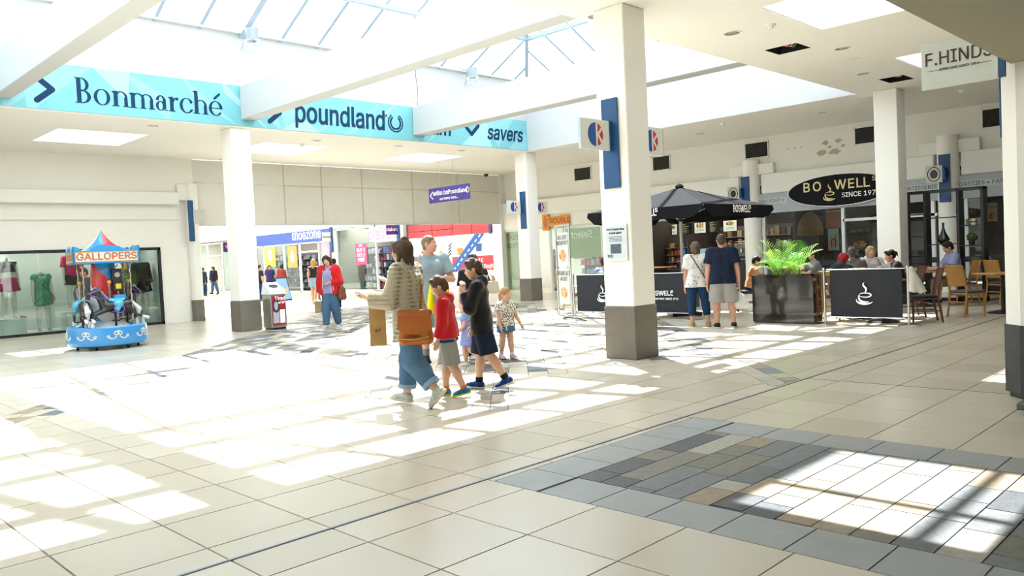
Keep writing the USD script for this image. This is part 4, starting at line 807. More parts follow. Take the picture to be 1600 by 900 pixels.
def person(label, h, pos, face, arms, legs, top, bottom, hair, shoes=('EDEDED', 'F2F0EC'), skin='fair', lean=4, head=(0, 0, 0), lh=None, sh=1.0, hip=1.0, girth=1.0, res=.014, sock=None, seat=None, group=None, name='person', headless=False, cat='person', curl=(.35, .35), handn=(None, None), hem=None, glasses=False, female=False, twist=0, z0=0.0, extra=None, palm=None):
    """arms and legs: {L, R} -> (upper, lower) directions as (outward, forward, up). face: world direction on the floor. seat: height of the seat under a sitting figure."""
    lh = lh or h*.133; rz = math.atan2(face[1], face[0])-math.pi/2; fine = res <= .016
    T = rot([1, 0, 0], -math.radians(lean)); TW = rot([0, 0, 1], math.radians(twist)); up = T@V(0, 0, 1)
    hz = (h-lh)*.60; C = V(0, 0, hz); g = girth*h
    tl = (h-lh)*.965-hz                                            # hip to shoulder line
    def tp(x, y, f): return C+T@(TW@V(x, y, 0) if f > .5 else V(x, y, 0))+up*tl*f
    sw = .098*h*sh; hw = .046*h*hip
    neck, sho = tp(0, -.005*h, 1.0), {s: tp(s*sw, -.005*h, .885) for s in (-1, 1)}
    LEG, ARM = {}, {}
    tl_, sl_, ul_, fl_ = hz*.48, hz*.45, .178*(h-lh)*1.15, .15*(h-lh)*1.15
    for s, k in ((-1, 'L'), (1, 'R')):
        m = lambda v: unit((v[0]*s, v[1], v[2])); hj = C+V(s*hw, 0, -.01*h); lg = legs[k]; kn = hj+m(lg[0])*tl_; an = kn+m(lg[1])*sl_; fd = m(lg[2]) if len(lg) > 2 else m((.12, 1, 0))
        LEG[s] = (hj, kn, an, fd); am = arms[k]; el = sho[s]+m(am[0])*ul_; wr = el+m(am[1])*fl_; hd = m(am[2]) if len(am) > 2 else unit(wr-el); ARM[s] = (sho[s], el, wr, hd)
    fs = {}; flen = .145*h; ah = .04*h; low = 9
    for s in (-1, 1):
        hj, kn, an, fd = LEG[s]; side = unit(np.cross(fd, (0, 0, 1))) if abs(fd[2]) < .95 else V(1, 0, 0); fu = np.cross(side, fd); heel = an-fd*flen*.22-fu*ah; toe = an+fd*flen*.74-fu*ah
        fs[s] = (heel, toe, fd, fu, side); low = min(low, heel[2], toe[2])
    dz = -low if seat is None else seat+.05*g-hz
    if seat is not None: dz = max(dz, -low)
    sh_ = V(0, 0, dz); C = C+sh_; neck = neck+sh_
    mvj = lambda d_: {s: tuple(q+sh_ if i < 3 else q for i, q in enumerate(t)) for s, t in d_.items()}
    LEG, ARM = mvj(LEG), mvj(ARM); fs = {s: (q[0]+sh_, q[1]+sh_)+q[2:] for s, q in fs.items()}; sho = {s: ARM[s][0] for s in ARM}
    def tp2(x, y, f): return tp(x, y, f)
    # tp uses the shifted C
    def torso(off=0.0, low_=0.0, flare=0.0, belly=1.0):
        P_ = []
        for s in (-1, 1):
            P_ += [cap(tp(s*.044*g*hip, 0, -.02), tp(s*.032*g, .004*h, .38), .055*g*hip+off, .050*g*belly+off, .05), cap(tp(s*.032*g, .004*h, .38), tp(s*.042*g*sh, .004*h, .70), .050*g*belly+off, .058*g+off, .05),
                   cap(tp(s*.044*g*sh, 0, .72), sho[s]+(neck-sho[s])*.25-up*.02*h, .052*g+off, .032*g+off*.6, .05)]
            if female: P_.append(elp(tp(s*.034*g, .036*g, .65), (.034*g+off, .030*g+off, .040*g+off), .05))
            if low_: P_.append(cap(tp(s*.044*g*hip, 0, 0), tp(s*(.048+flare)*g*hip, 0, -low_), .057*g*hip+off, .06*g*hip+off+flare*g, .05))
        P_.append(cap(tp(-.03*g, -.01*h, .2), tp(.03*g, -.01*h, .2), .053*g*belly+off, None, .04))
        for s in (-1, 1): P_.append(cap(neck+(sho[s]-neck)*.2-up*.012*h, sho[s], .026*g+off*.5, .032*g+off*.8, .045))
        return P_
    hc = neck+up*(.03*h)+T@V(0, .012*h, 0)                         # head pivot
    Hm = rot([0, 0, 1], math.radians(head[0]))@rot([1, 0, 0], math.radians(head[1]))@rot([0, 1, 0], math.radians(head[2])); a = lh/.235
    def hp(x, y, z): return hc+Hm@(V(x, y, z+.10)*a)
    body = torso()
    for s in (-1, 1):
        hj, kn, an, fd = LEG[s]; body += [cap(hj, kn, .054*g, .036*g, .03), cap(kn, kn+(an-kn)*.35-(T@V(0, .008*h, 0) if seat is None else 0), .036*g, .036*g, .02), cap(kn+(an-kn)*.3, an, .036*g, .022*g, .02)]
        he, to, fd, fu, sd = fs[s]; body += [cap(an, he+fu*.022*h+fd*.01*h, .022*h, .02*h, .015), cap(an-fu*.012*h, to+fu*.014*h-fd*.03*h, .02*h, .014*h, .015)]
        S_, el, wr, hd = ARM[s]; body += [cap(S_, el, .033*g, .025*g, .025), cap(el, el+(wr-el)*.4, .025*g, .025*g, .012), cap(el+(wr-el)*.35, wr, .025*g, .0165*g, .012)]
    if not headless: body.append(cap(neck-up*.02*h, hp(0, -.012, -.05), .03*g if not female else .027*g, .028*g, .03))
    else: body.append(cap(neck-up*.02*h, neck+up*.045*h, .026*g, .024*g, .02, flat=1))
    bm = [blob(body, res)]
    if not headless:
        hd_ = [elp(hp(0, -.012, .035), V(.076, .096, .085)*a, .02, Hm.T), elp(hp(0, .028, -.03), V(.06, .064, .085)*a, .03, Hm.T), cap(hp(-.025, .045, -.085), hp(.025, .045, -.085), .03*a, None, .03),
               cap(hp(0, .082, .012), hp(0, .105, -.022), .008*a, .013*a, .012), elp(hp(-.013, .095, -.026), V(.008, .01, .007)*a, .006), elp(hp(.013, .095, -.026), V(.008, .01, .007)*a, .006), cap(hp(-.035, .078, .024), hp(.035, .078, .024), .012*a, None, .015),
               elp(hp(0, .086, -.058), V(.024, .014, .009)*a, .008, Hm.T), elp(hp(-.033, .07, -.03), V(.025, .02, .02)*a, .03), elp(hp(.033, .07, -.03), V(.025, .02, .02)*a, .03)]
        for s in (-1, 1): hd_.append(elp(hp(s*.031, .096, .007), V(.0165, .016, .010)*a, .005, Hm.T, -1))
        for s in (-1, 1): hd_.append(elp(hp(s*.077, -.01, -.008), V(.01, .02, .033)*a, .008, (rot([1, 0, 0], .2)@Hm.T)))
        hd_.append(cap(hp(0, -.02, -.05), hp(0, -.015, -.1), .047*a, .045*a, .02)); bm.append(blob(hd_, .006*a if fine else .011))
    hs = .105*h; hres = .0045 if fine else .009; hp_ = {}
    for s, k in ((-1, 0), (1, 1)):
        S_, el, wr, hd = ARM[s]; nn = V(-s, .2, 0) if handn[k] is None else V(handn[k][0]*s, *handn[k][1:]); th = V(0, 1, .2) if palm is None or palm[k] is None else V(palm[k][0]*s, *palm[k][1:])
        if abs(np.dot(unit(nn), hd)) > .95: nn = V(0, 0, -1)
        if np.linalg.norm(np.cross(unit(th), hd)) < .3: th = V(-s, 0, .5)
        bm.append(hand_mesh(wr, hd, nn, th, hs, curl[k], hres)); hp_[s] = wr+hd*hs*.5
    root = thing(name, label, cat, (pos[0], pos[1], z0), rz, group); sk = skin_mat(skin) if skin in SKINS else skin
    part(root, 'body', unite(bm), sk, smooth=True)
    W = lambda p: V(pos[0], pos[1], z0)+rot([0, 0, 1], rz)@p
    info = dict(root=root, W=W, hand=hp_, arm=ARM, leg=LEG, hp=hp, tp=tp, neck=neck, sho=sho, h=h, g=g, rz=rz, a=a, Hm=Hm, up=up, T=T, C=C)
    if not headless and res <= .02:
        ey = []
        for s in (-1, 1):
            e = part(root, 'eye', trimesh.creation.icosphere(2, .0125*a).apply_translation(hp(s*.031, .0745, .007)), M_eye, smooth=True); part(e, 'iris', trimesh.creation.icosphere(1, .0075*a).apply_translation(hp(s*.031, .0805, .007)), M_iris, smooth=True)
            part(root, 'eyebrow', tube([hp(s*.014, .089, .028), hp(s*.032, .086, .034), hp(s*.05, .072, .028)], [.0035*a, .0045*a, .0025*a], 6), M_brow)
        part(root, 'lips', blob([cap(hp(-.018, .088, -.06), hp(.018, .088, -.06), .0085*a, None, .004), elp(hp(0, .094, -.06), V(.012, .008, .009)*a, .004)], .004*a), M_lip, smooth=True)
    # ---- clothes
    def garment_top(t):
        off = t.get('off', .012)*h; P_ = torso(off, t.get('hem', .1), t.get('flare', .0), t.get('belly', 1.0))
        sl = t.get('sleeve', .6)
        for s in (-1, 1):
            S_, el, wr, hd = ARM[s]
            if sl <= 0: continue
            if sl <= 1: P_.append(cap(S_, S_+(el-S_)*sl, .033*g+off*.9, (.034+.004*t.get('loose', 1))*g+off, .03, flat=1))
            else:
                P_ += [cap(S_, el, .033*g+off*.9, .029*g+off, .03), cap(el, el+(wr-el)*(sl-1), .029*g+off, (.021+.004*t.get('loose', 1))*g+off, .02, flat=1)]
        if t.get('collar'): P_.append(cap(neck-up*.02*h, neck+up*t['collar']*h+T@V(0, .006*h, 0), .042*g+off*.5, .036*g+off*.5, .02, flat=1))
        if t.get('hood'): P_ += [elp(neck+T@V(0, -.045*h, -.012*h), V(.075*g, .04*g, .05*g), .02), cap(neck+T@V(-.045*g, .01*h, .0), neck+T@V(-.03*g, -.05*h, .01*h), .024*g, .028*g, .02), cap(neck+T@V(.045*g, .01*h, .0), neck+T@V(.03*g, -.05*h, .01*h), .024*g, .028*g, .02)]
        P_.append(cut(tp(0, 0, -t.get('hem', .1)), -up))
        if sl <= 0: P_.append(cut(tp(0, 0, .93), up))
        if t.get('vneck'): P_.append(elp(neck+T@V(0, .05*h, .0), V(.04*h, .05*h, .05*h), op=-1))
        return blob(P_, res*.85, t.get('warp', .005)*h, t.get('ws', 8), 3)
    if top: 
        part(root, top.get('name', 't_shirt'), garment_top(top), top['mat'], smooth=True)
    if bottom:
        off = bottom.get('off', .010)*h; ln = bottom.get('len', 1.9); P_ = []
        for s in (-1, 1): P_ += [cap(tp(s*.045*g*hip, 0, -.04), tp(s*.038*g, 0, bottom.get('rise', .2)), .057*g*hip+off, .053*g+off, .05)]
        if bottom.get('skirt'):
            kz = bottom['skirt']; 
            for s in (-1, 1): P_.append(cap(C+V(s*.05*g, 0, .02*h), (LEG[s][0]+(LEG[s][1]-LEG[s][0])*kz)+V(s*.02*g, 0, 0), .06*g+off, .075*g+off, .06, flat=1))
            P_.append(cap(C, C-V(0, 0, tl_*kz), .07*g+off, .09*g+off, .06, flat=1))
        else:
            for s in (-1, 1):
                hj, kn, an, fd = LEG[s]; w_ = bottom.get('wide', 1.0)
                if ln <= 1: P_.append(cap(hj, hj+(kn-hj)*ln, .057*g+off, (.05*g+off)*w_, .03, flat=1))
                else: P_ += [cap(kn, kn+(an-kn)*.35-(T@V(0, .008*h, 0) if seat is None else 0), (.038*g+off)*w_, (.038*g+off)*w_, .02), cap(hj, kn, .057*g+off, (.040*g+off)*w_, .03), cap(kn, kn+(an-kn)*(ln-1), (.040*g+off)*w_, (.031*g+off)*w_, .02, flat=1)]
        P_.append(cut(tp(0, 0, bottom.get('rise', .2)), up))
        bt = part(root, bottom.get('name', 'trousers'), blob(P_, res*.85, bottom.get('warp', .004)*h, 9, 5), bottom['mat'], smooth=True)
        if bottom.get('cuff') and ln > 1:
            for s in (-1, 1):
                hj, kn, an, fd = LEG[s]; q = kn+(an-kn)*(ln-1); d_ = unit(an-kn); part(bt, 'turn_up', blob([cap(q-d_*.03*h, q, .034*g*bottom.get('wide', 1)+off+.004, None, .005, flat=3)], res*.7), bottom['cuff'], smooth=30)
    if shoes:
        for s in (-1, 1):
            he, to, fd, fu, sd = fs[s]; an = LEG[s][2]; rr_ = .027*h; u0 = .012*h
            up_ = [cap(he+fu*rr_+fd*.015*h, he+fu*rr_*1.35+fd*.03*h, rr_, rr_*1.0, .02), cap(he+fu*rr_*1.25+fd*.03*h, to+fu*rr_*.55-fd*.02*h, rr_*1.05, rr_*.72, .03), cap(to+fu*rr_*.5-fd*.045*h-sd*.008*h, to+fu*rr_*.5-fd*.045*h+sd*.01*h, rr_*.8, None, .02), cut(he+fu*.008*h, -fu)]
            sp = part(root, 'shoe', blob(up_, .007 if fine else .012), mat('shoe_'+shoes[0], shoes[0], .6, noise=(30, .25) if shoes[0] not in ('EDEDED',) else None, alt=shoes[2] if len(shoes) > 2 else None), smooth=True)
            so = [cap(he+fu*.012*h+fd*.012*h, to+fu*.010*h-fd*.012*h, rr_*1.02, rr_*.92, .02), cap(to-fd*.045*h-sd*.008*h+fu*.01*h, to-fd*.045*h+sd*.01*h+fu*.01*h, rr_*1.0, None, .02), cut(he+fu*.014*h, fu), cut(he, -fu)]
            part(sp, 'sole', blob(so, .006 if fine else .011), mat('sole_'+shoes[1], shoes[1], .6), smooth=30)
            if sock: part(root, 'sock', blob([cap(an+(LEG[s][1]-an)*sock[1], an-fu*.01*h, .03*g, .027*g, .01, flat=2)], .008), mat('sock_'+sock[0], sock[0], .85), smooth=True)
    if hair and not headless:
        c1, c2, st = hair; hm = mat('hair_'+c1, c1, .58, spec=.3, noise=(38, .22), alt=c2, bump=(90, .5, .006)); Hx = Hm.T
        def shell(o): return [elp(hp(0, -.014, .036), V(.077+o, .098+o, .087+o)*a, .01, Hx), cap(hp(0, -.055, -.0), hp(0, -.06, -.05), (.046+o)*a, (.042+o)*a, .03)]
        def trim(nape=-.085, ears=True, low=True):
            q = [elp(hp(0, .105, -.032), V(.066, .088, .096)*a, .01, Hx, -1)]
            if low: q.append(cut(hp(0, -.06, nape), -(Hm@unit((0, .25, 1)))))
            if ears: q += [elp(hp(s*.088, .004, -.022), V(.03, .03, .036)*a, .01, Hx, -1) for s in (-1, 1)]
            return q
        if st == 'short': P_ = shell(.009)+[cap(hp(-.035, .058, .098), hp(.035, .058, .098), .027*a, None, .025), cap(hp(-.03, -.02, .115), hp(.03, -.02, .115), .022*a, None, .03)]+trim()
        elif st == 'buzz': P_ = shell(.004)+trim()
        elif st == 'bald': P_ = shell(.005)+trim()+[elp(hp(0, -.045, .135), V(.038, .048, .034)*a, .01, Hx, -1)]
        elif st in ('bob', 'long', 'shoulder', 'halfup'):
            zl = {'bob': -.10, 'shoulder': -.16, 'long': -.30, 'halfup': -.17}[st]; P_ = shell(.014)
            for s in (-1, 1): P_ += [cap(hp(s*.07, .0, .03), hp(s*.075, .012, zl+.03), .03*a, .022*a, .03), cap(hp(s*.06, -.05, .02), hp(s*.05, -.065, zl), .04*a, .03*a, .03), cap(hp(s*.05, .05, .08), hp(s*.068, .055, .0), .022*a, .012*a, .02)]
            P_ += [cap(hp(0, -.07, .02), hp(0, -.085, zl), .045*a, .03*a, .03), cap(hp(-.03, .072, .085), hp(.03, .072, .085), .02*a, None, .02), elp(hp(0, .11, -.04), V(.055, .085, .105)*a, .01, Hx, -1)]
            if st == 'halfup': P_ += [elp(hp(0, -.045, .125), V(.036, .036, .032)*a, .01), cap(hp(0, -.02, .1), hp(0, -.045, .12), .02*a, None, .015), cap(hp(-.02, -.1, -.08), hp(-.01, -.1, -.24), .02*a, .006*a, .02), cap(hp(-.085, -.0, -.05), hp(-.088, .015, -.22), .015*a, .005*a, .02), cap(hp(.04, -.1, -.08), hp(.045, -.095, -.2), .02*a, .006*a, .02)]
        elif st == 'pony': P_ = shell(.009)+[cap(hp(-.02, .06, .098), hp(.02, .06, .098), .014*a, None, .03)]+trim(-.07)+[cap(hp(0, -.1, .04), hp(0, -.14, .0), .028*a, .026*a, .02), cap(hp(0, -.14, 0), hp(0, -.13, -.16), .026*a, .01*a, .02)]
        elif st == 'bun': P_ = shell(.010)+[cap(hp(-.02, .06, .098), hp(.02, .06, .098), .014*a, None, .03)]+trim(-.07)+[elp(hp(0, -.125, .02), V(.04, .035, .038)*a, .015), cap(hp(0, -.13, .02), hp(.02, -.16, -.05), .014*a, .006*a, .015)]
        hr = part(root, 'hair', blob(P_, .0065 if fine else .011, .0065*a, 42, 2), hm, smooth=True)
    if glasses:
        for s in (-1, 1): part(root, 'spectacle_rim', tube([hp(s*.031+.021*math.cos(t_), .092, .004+.017*math.sin(t_)) for t_ in np.arange(12)*2*math.pi/12], .002, 6, True), M_black); part(root, 'spectacle_arm', cyl(hp(s*.052, .09, .006), hp(s*.078, -.01, .01), .002, 5), M_black)
    return info
DOWN = (.12, .03, -1)
STAND = {'L': ((.06, .02, -1), (.02, -.02, -1)), 'R': ((.06, -.02, -1), (.02, -.03, -1))}
def walk(f, b, kf=.0, kb=.5, which='L', toe=-.45):
    """Front leg reaches f forward, back leg b behind with bent knee; which: the trailing leg."""
    fr_ = ((.04, f, -1), (.02, f-kf, -1), (.1, 1, .12)); bk = ((.04, -b, -1), (.02, -b-kb, -1), (.1, 1, toe))
    return {'L': bk, 'R': fr_} if which == 'L' else {'L': fr_, 'R': bk}
HANG = {'L': ((.16, 0, -1), (.06, .15, -1)), 'R': ((.16, 0, -1), (.06, .15, -1))}
SIT = {'L': ((.15, 1, -.05), (.02, .1, -1)), 'R': ((.15, 1, -.05), (.02, .1, -1))}
TABLE_ARMS = {'L': ((.3, .45, -1), (-.25, 1, .1)), 'R': ((.3, .45, -1), (-.25, 1, .1))}
FW, RT = V(.7071, .7071), V(.7071, -.7071)
def fdir(r, f): return RT*r+FW*f                                  # a floor direction from image-right and away
# ================================================================ people
DIM[0] = .64
M_denim = mat('denim', '5C7F9C', .8, noise=(5, .3), alt='46688A', bump=(16, .6, .022)); M_denim_d = mat('denim_dark', '24446A', .8, noise=(9, .3), alt='1B3554', bump=(15, .55, .022)); M_denim_l = mat('denim_light', '8FB0CE', .8, noise=(8, .3), alt='7297BB', bump=(15, .55, .022)); M_cuff = mat('denim_cuff', '8CA6B8', .8)
M_knit = usdkit.material(stage, '/World/Looks/knit_oatmeal', {'tc': ('texture_coordinate', {}), 'wx': ('wave_texture', {'scale': 3.4, 'bands_direction': 'x', 'distortion': .6, 'detail': 1.0}), 'wz': ('wave_texture', {'scale': 7.5, 'bands_direction': 'z', 'distortion': .5}), 'mu': ('math', {'math_type': 'multiply'}),
    'vo': ('voronoi_texture', {'scale': 75.0}), 'r': ('rgb_ramp', {'ramp': [(0, lin('9A9079')), (.5, lin('8C8069')), (.86, lin('7F745F')), (.93, lin('4C4334')), (1, lin('372F25'))]}), 'ad': ('math', {'math_type': 'multiply_add', 'value2': -1.6}), 'b': ('bump', {'strength': .9, 'distance': .008}), 'p': ('principled_bsdf', {'roughness': .95, 'sheen_weight': .2})},
    [('tc.object', 'wx.vector'), ('tc.object', 'wz.vector'), ('tc.object', 'vo.vector'), ('wx.fac', 'mu.value1'), ('wz.fac', 'mu.value2'), ('mu.value', 'r.fac'), ('mu.value', 'ad.value1'), ('vo.distance', 'ad.value3'), ('ad.value', 'b.height'), ('b.normal', 'p.normal'), ('r.color', 'p.base_color')], surface='p.BSDF')
M_redj = mat('red_jersey', 'DC1A22', .8, noise=(7, .35), alt='C81219', sheen=.2, bump=(15, .55, .022)); M_blackj = mat('black_jersey', '17161A', .8, sheen=.2, bump=(15, .55, .022)); M_greyj = mat('grey_marl', 'AFADA6', .85, noise=(60, .3), alt='96948E'); M_navyj = mat('navy_cotton', '1D2942', .8, noise=(8, .3), alt='182238', bump=(15, .55, .022))
M_tee = mat('tee_grey_blue', '9FB4C2', .75, bump=(13, .5, .02)); M_white_c = mat('white_cotton', 'EDEBE6', .8, bump=(13, .5, .02)); M_lilac = mat('lilac_cotton', 'A9A2CE', .8, bump=(13, .5, .02)); M_lilac2 = mat('lilac_grey', '9AA0C4', .8, bump=(13, .5, .02)); M_orange = ramp_mat('orange_print', 'voronoi_texture', {'scale': 24.0}, [(0, 'F4A340'), (.35, 'E8742A'), (.5, 'F8E0B8'), (.62, 'EE8A35')], out='distance')
M_leo = ramp_mat('leopard_print', 'voronoi_texture', {'scale': 42.0, 'feature': 'f1'}, [(0, 'D9A648'), (.22, 'D9A648'), (.24, '1E1A18'), (.42, '1E1A18'), (.44, 'F4EEE2')], out='distance'); M_floral = ramp_mat('floral_print', 'voronoi_texture', {'scale': 20.0}, [(0, '3E4468'), (.2, '4A4E70'), (.22, 'F1EFEA')], out='distance'); M_tiedye = ramp_mat('tie_dye', 'noise_texture', {'scale': 22.0, 'detail': 3.0}, [(0, '4E7FD0'), (.42, '6FA0E0'), (.5, 'B56AC8'), (.58, '4BB0C8'), (1, 'D888C8')], interp=True)
M_grey_c = mat('grey_cotton', '8E9296', .8, bump=(13, .5, .02)); M_stone = mat('stone_cotton', 'A9A6A0', .8, bump=(13, .5, .02)); M_khaki = mat('khaki', '8C8068', .8, bump=(13, .5, .02))
WALKDIR = fdir(-1, .12)
# --- the woman in the knitted cardigan
A_ = person('woman in long oatmeal knit and rolled jeans leading the walking family', 1.68, (5.02, 6.5), fdir(-.95, .38), {'L': ((.18, .28, -1), (-.05, 1, .12), (-.1, 1, .2)), 'R': ((.25, .55, -.8), (.35, 1, .62), (.2, 1, .35))},
    walk(.24, .12, .1, .75, 'L', -1.1), dict(mat=M_knit, name='cardigan', off=.026, hem=.42, flare=.012, sleeve=1.8, loose=3.2, collar=.05, warp=.006, ws=7), dict(mat=M_denim, name='jeans', len=1.8, off=.016, wide=1.1, cuff=M_cuff, rise=.1), ('63462F', '3A271A', 'halfup'), ('C9CDC4', 'D9CDB4', 'AEB8B0'), female=True, res=.012, head=(8, -3, 0), curl=(.5, .12), handn=((-.2, 0, 1), (-.2, -.1, 1)), palm=((1, 0, .2), (-1, 0, .3)), lean=5)
# red boy, black boy
B_ = person('boy in red hooded top and grey shorts walking behind the knitwear woman', 1.30, (5.6, 6.62), fdir(-1, .1), {'L': ((.12, .05, -1), (.02, .3, -1)), 'R': ((.12, .1, -1), (.02, .3, -1))}, walk(.16, .13, .1, .35, 'L', -.2),
    dict(mat=M_redj, name='hooded_top', off=.019, hem=.1, sleeve=1.86, loose=1.6, hood=True, warp=.006), dict(mat=M_greyj, name='shorts', len=1.0, off=.012, wide=1.2), ('6E4F38', '4A3322', 'short'), ('1E3F78', 'D9E03A', '2FA0C8'), lh=.205, res=.011, head=(6, -22, 0), curl=(.7, .5), sock=('E07A2C', .16))
part(B_['root'], 'shirt_hem', blob([cap(B_['tp'](s*.05*B_['g'], 0, -.05), B_['tp'](s*.05*B_['g'], 0, -.2), .068*B_['g'], .074*B_['g'], .04, flat=1) for s in (-1, 1)], .012), mat('royal_blue', '1F3F7A', .8), smooth=True)
part(B_['root'], 'lanyard', tube([B_['neck']+V(-.05, .05, .01), B_['tp'](-.05, .1, .6), B_['tp'](-.03, .115, .1), B_['tp'](-.04, .11, -.3)], .012, 6), ramp_mat('lanyard_print', 'voronoi_texture', {'scale': 30.0}, [(0, '2E6FC0'), (.3, 'E8D23A'), (.5, '38A860')], out='distance'))
C_ = person('taller boy in black hooded top and navy shorts with hand at his mouth', 1.46, (6.08, 6.6), fdir(-1, .05), {'L': ((.1, .35, -1), (-.38, .28, 1.0), (-.3, .3, 1)), 'R': ((.12, .1, -1), (.02, .3, -1))}, walk(.12, .22, .05, .42, 'L', -.35),
    dict(mat=M_blackj, name='hooded_top', off=.02, hem=.3, sleeve=1.85, loose=1.6, hood=True, warp=.006), dict(mat=M_navyj, name='shorts', len=.98, off=.016, wide=1.12), ('5E4632', '3E2B1E', 'short'), ('1F4FA0', 'E6DFCC', '16243E'), lh=.213, res=.012, head=(2, -12, 0), curl=(.8, .6), sock=('1B1B1E', .22))
# girl in leopard top
D_ = person('small girl in leopard print top and denim shorts looking to the right', 1.02, (8.14, 8.32), fdir(.55, -.85), {'L': ((.3, .25, -1), (.3, .5, -1)), 'R': ((.22, .1, -1), (.0, .35, -1))}, walk(.12, .08, .05, .12, 'R', 0.0),
    dict(mat=M_leo, off=.02, hem=.1, sleeve=.5, warp=.006), dict(mat=M_denim, name='denim_shorts', len=.5, off=.02, wide=1.15), ('C9A06A', 'A97F4A', 'pony'), ('EBC9CC', 'F2E6E4'), lh=.195, res=.010, head=(14, 0, 0), girth=1.08, sock=('F0EDEA', .2))
part(D_['root'], 'hair_bow', blob([elp(D_['hp'](s*.035-.05, -.1, .02), V(.035, .015, .03)*D_['a'], .005) for s in (-1, 1)], .005), mat('bow_pink', 'E86AA8', .7), smooth=True)
for s in (-1, 1): part(D_['root'], 'sleeve_band', cyl(D_['arm'][s][0]+(D_['arm'][s][1]-D_['arm'][s][0])*.3, D_['arm'][s][0]+(D_['arm'][s][1]-D_['arm'][s][0])*.52, .062, 16, .064), mat('sleeve_stripe', 'F0EEE8', .8, noise=(30, .04), alt='1C1A1C'))
part(D_['root'], 'waist_tie', [tube([D_['tp'](.03, .075, .05), D_['tp'](.05, .09, -.12), D_['tp'](.04, .095, -.3)], .012, 6)], mat('tie_white', 'F3E4EA', .7))
# man in the grey-blue t-shirt
E_ = person('man in grey-blue t-shirt and shorts laughing towards the right', 1.83, (7.42, 9.1), fdir(.35, -.95), {'R': ((.2, .25, -1), (-.1, .75, .9), (0, .2, 1)), 'L': ((.35, .2, -1), (-.75, .75, .12))}, {'L': ((.08, .04, -1), (.02, -.02, -1)), 'R': ((.06, -.02, -1), (.02, -.04, -1))},
    dict(mat=M_tee, off=.014, hem=.16, sleeve=.68, warp=.004), dict(mat=mat('shorts_pale', 'A9B6BC', .8), name='shorts', len=.98, off=.016, wide=1.1), ('9A7E5E', '6E563E', 'buzz'), ('1F1F22', '2A2A2C'), 'pink', sh=1.1, res=.013, head=(46, 4, 0), curl=(.6, .25), sock=('8E8E8A', .3))
part(E_['root'], 'chest_logo', place(prism(union_all([sbox(-.03, -.01, .03, .0), ell(-.005, .008, .012, .006)]), .002), E_['tp'](.08, .1, .68), (-1, .1, 0), (0, -.1, 1)), M_wprint)
# woman behind the boys with a cream bag, toddler beside her
F_ = person('dark haired woman in black top half hidden behind the taller boy', 1.54, (8.35, 9.2), fdir(-.1, -1), {'L': ((.3, .2, -.9), (.3, .6, .45)), 'R': ((.15, .1, -1), (.0, .4, -1))}, STAND,
    dict(mat=mat('black_top', '1E2024', .8), off=.016, hem=.25, sleeve=.75), dict(mat=M_blackj, len=1.85), ('55504C', '2E2A28', 'bun'), ('1F1F22', '2A2A2C'), female=True, res=.015, head=(-20, 2, 0), curl=(.75, .5))
G_ = person('toddler in tie-dye skirt and white shoes running behind the boys', .95, (7.27, 8.16), fdir(-1, .0), {'L': ((.2, .3, -1), (.1, .8, -.6)), 'R': ((.2, -.3, -1), (.1, .4, -.8))}, walk(.3, .1, .35, 1.1, 'L', -1.2),
    dict(mat=M_tiedye, name='top', off=.018, hem=.05, sleeve=.5), dict(mat=M_tiedye, name='skirt', skirt=.72, off=.012), ('8A6A48', '6A4E34', 'short'), ('EDEDED', 'F2F0EC'), lh=.19, res=.012, girth=1.1)
# woman in the red hoodie
H_ = person('woman in open red hooded top and ripped jeans walking towards the camera', 1.66, (9.98, 15.85), fdir(-.12, -1), {'R': ((.2, -.02, -1), (.08, .1, -1)), 'L': ((.3, .05, -1), (-.95, .45, -.1))}, walk(.14, .08, .04, .3, 'L', -.3),
    dict(mat=M_lilac, off=.014, hem=.14, sleeve=.4), dict(mat=M_denim, name='jeans', len=1.92, off=.012, wide=1.05), ('3B2C24', '221812', 'bob'), ('E4E2DE', 'F2F0EC'), 'pink', female=True, res=.014, head=(8, -10, 16), curl=(.7, .5), girth=1.06)
def open_jacket(I, m):
    g, h, tp, ARM, neck, sho, T = I['g'], I['h'], I['tp'], I['arm'], I['neck'], I['sho'], I['T']; P_ = []; off = .021*h
    for s in (-1, 1):
        P_ += [cap(tp(s*.06*g, -.005, -.1), tp(s*.05*g, 0, .38), .062*g+off, .054*g+off, .05), cap(tp(s*.05*g, 0, .38), tp(s*.066*g, 0, .72), .054*g+off, .058*g+off, .05), cap(tp(s*.06*g, 0, .74), sho[s], .052*g+off, .04*g+off, .05)]
        S_, el, wr, hd = ARM[s]; P_ += [cap(S_, el, .038*g+off, .032*g+off, .03), cap(el, el+(wr-el)*.92, .032*g+off, .024*g+off, .02, flat=1)]
    P_ += [elp(neck+T@V(0, -.05*h, -.005*h), V(.08*g, .04*g, .05*g), .02), cut(tp(0, 0, -.2), -I['up'])]
    P_.append(cap(tp(.012*h, .125*h, -.3), tp(.0, .11*h, 1.05), .085*h, .055*h, op=-1))
    return part(I['root'], 'hooded_jacket', blob(P_, .013, .006*h, 8, 4), m, smooth=True)
j_ = open_jacket(H_, M_redj)
for s in (-1, 1): part(j_, 'zip_edge', tube([H_['tp'](s*.075*H_['g'], .068*H_['g'], -.18), H_['tp'](s*.066*H_['g'], .078*H_['g'], .4), H_['tp'](s*.05*H_['g'], .075*H_['g'], .85)], .008, 6), M_white_c)
part(H_['root'], 'knee_rip', blob([elp(H_['leg'][1][1]+V(0, .05, .0), (.045, .03, .012), .01)], .008), skin_mat('pink'), smooth=True)
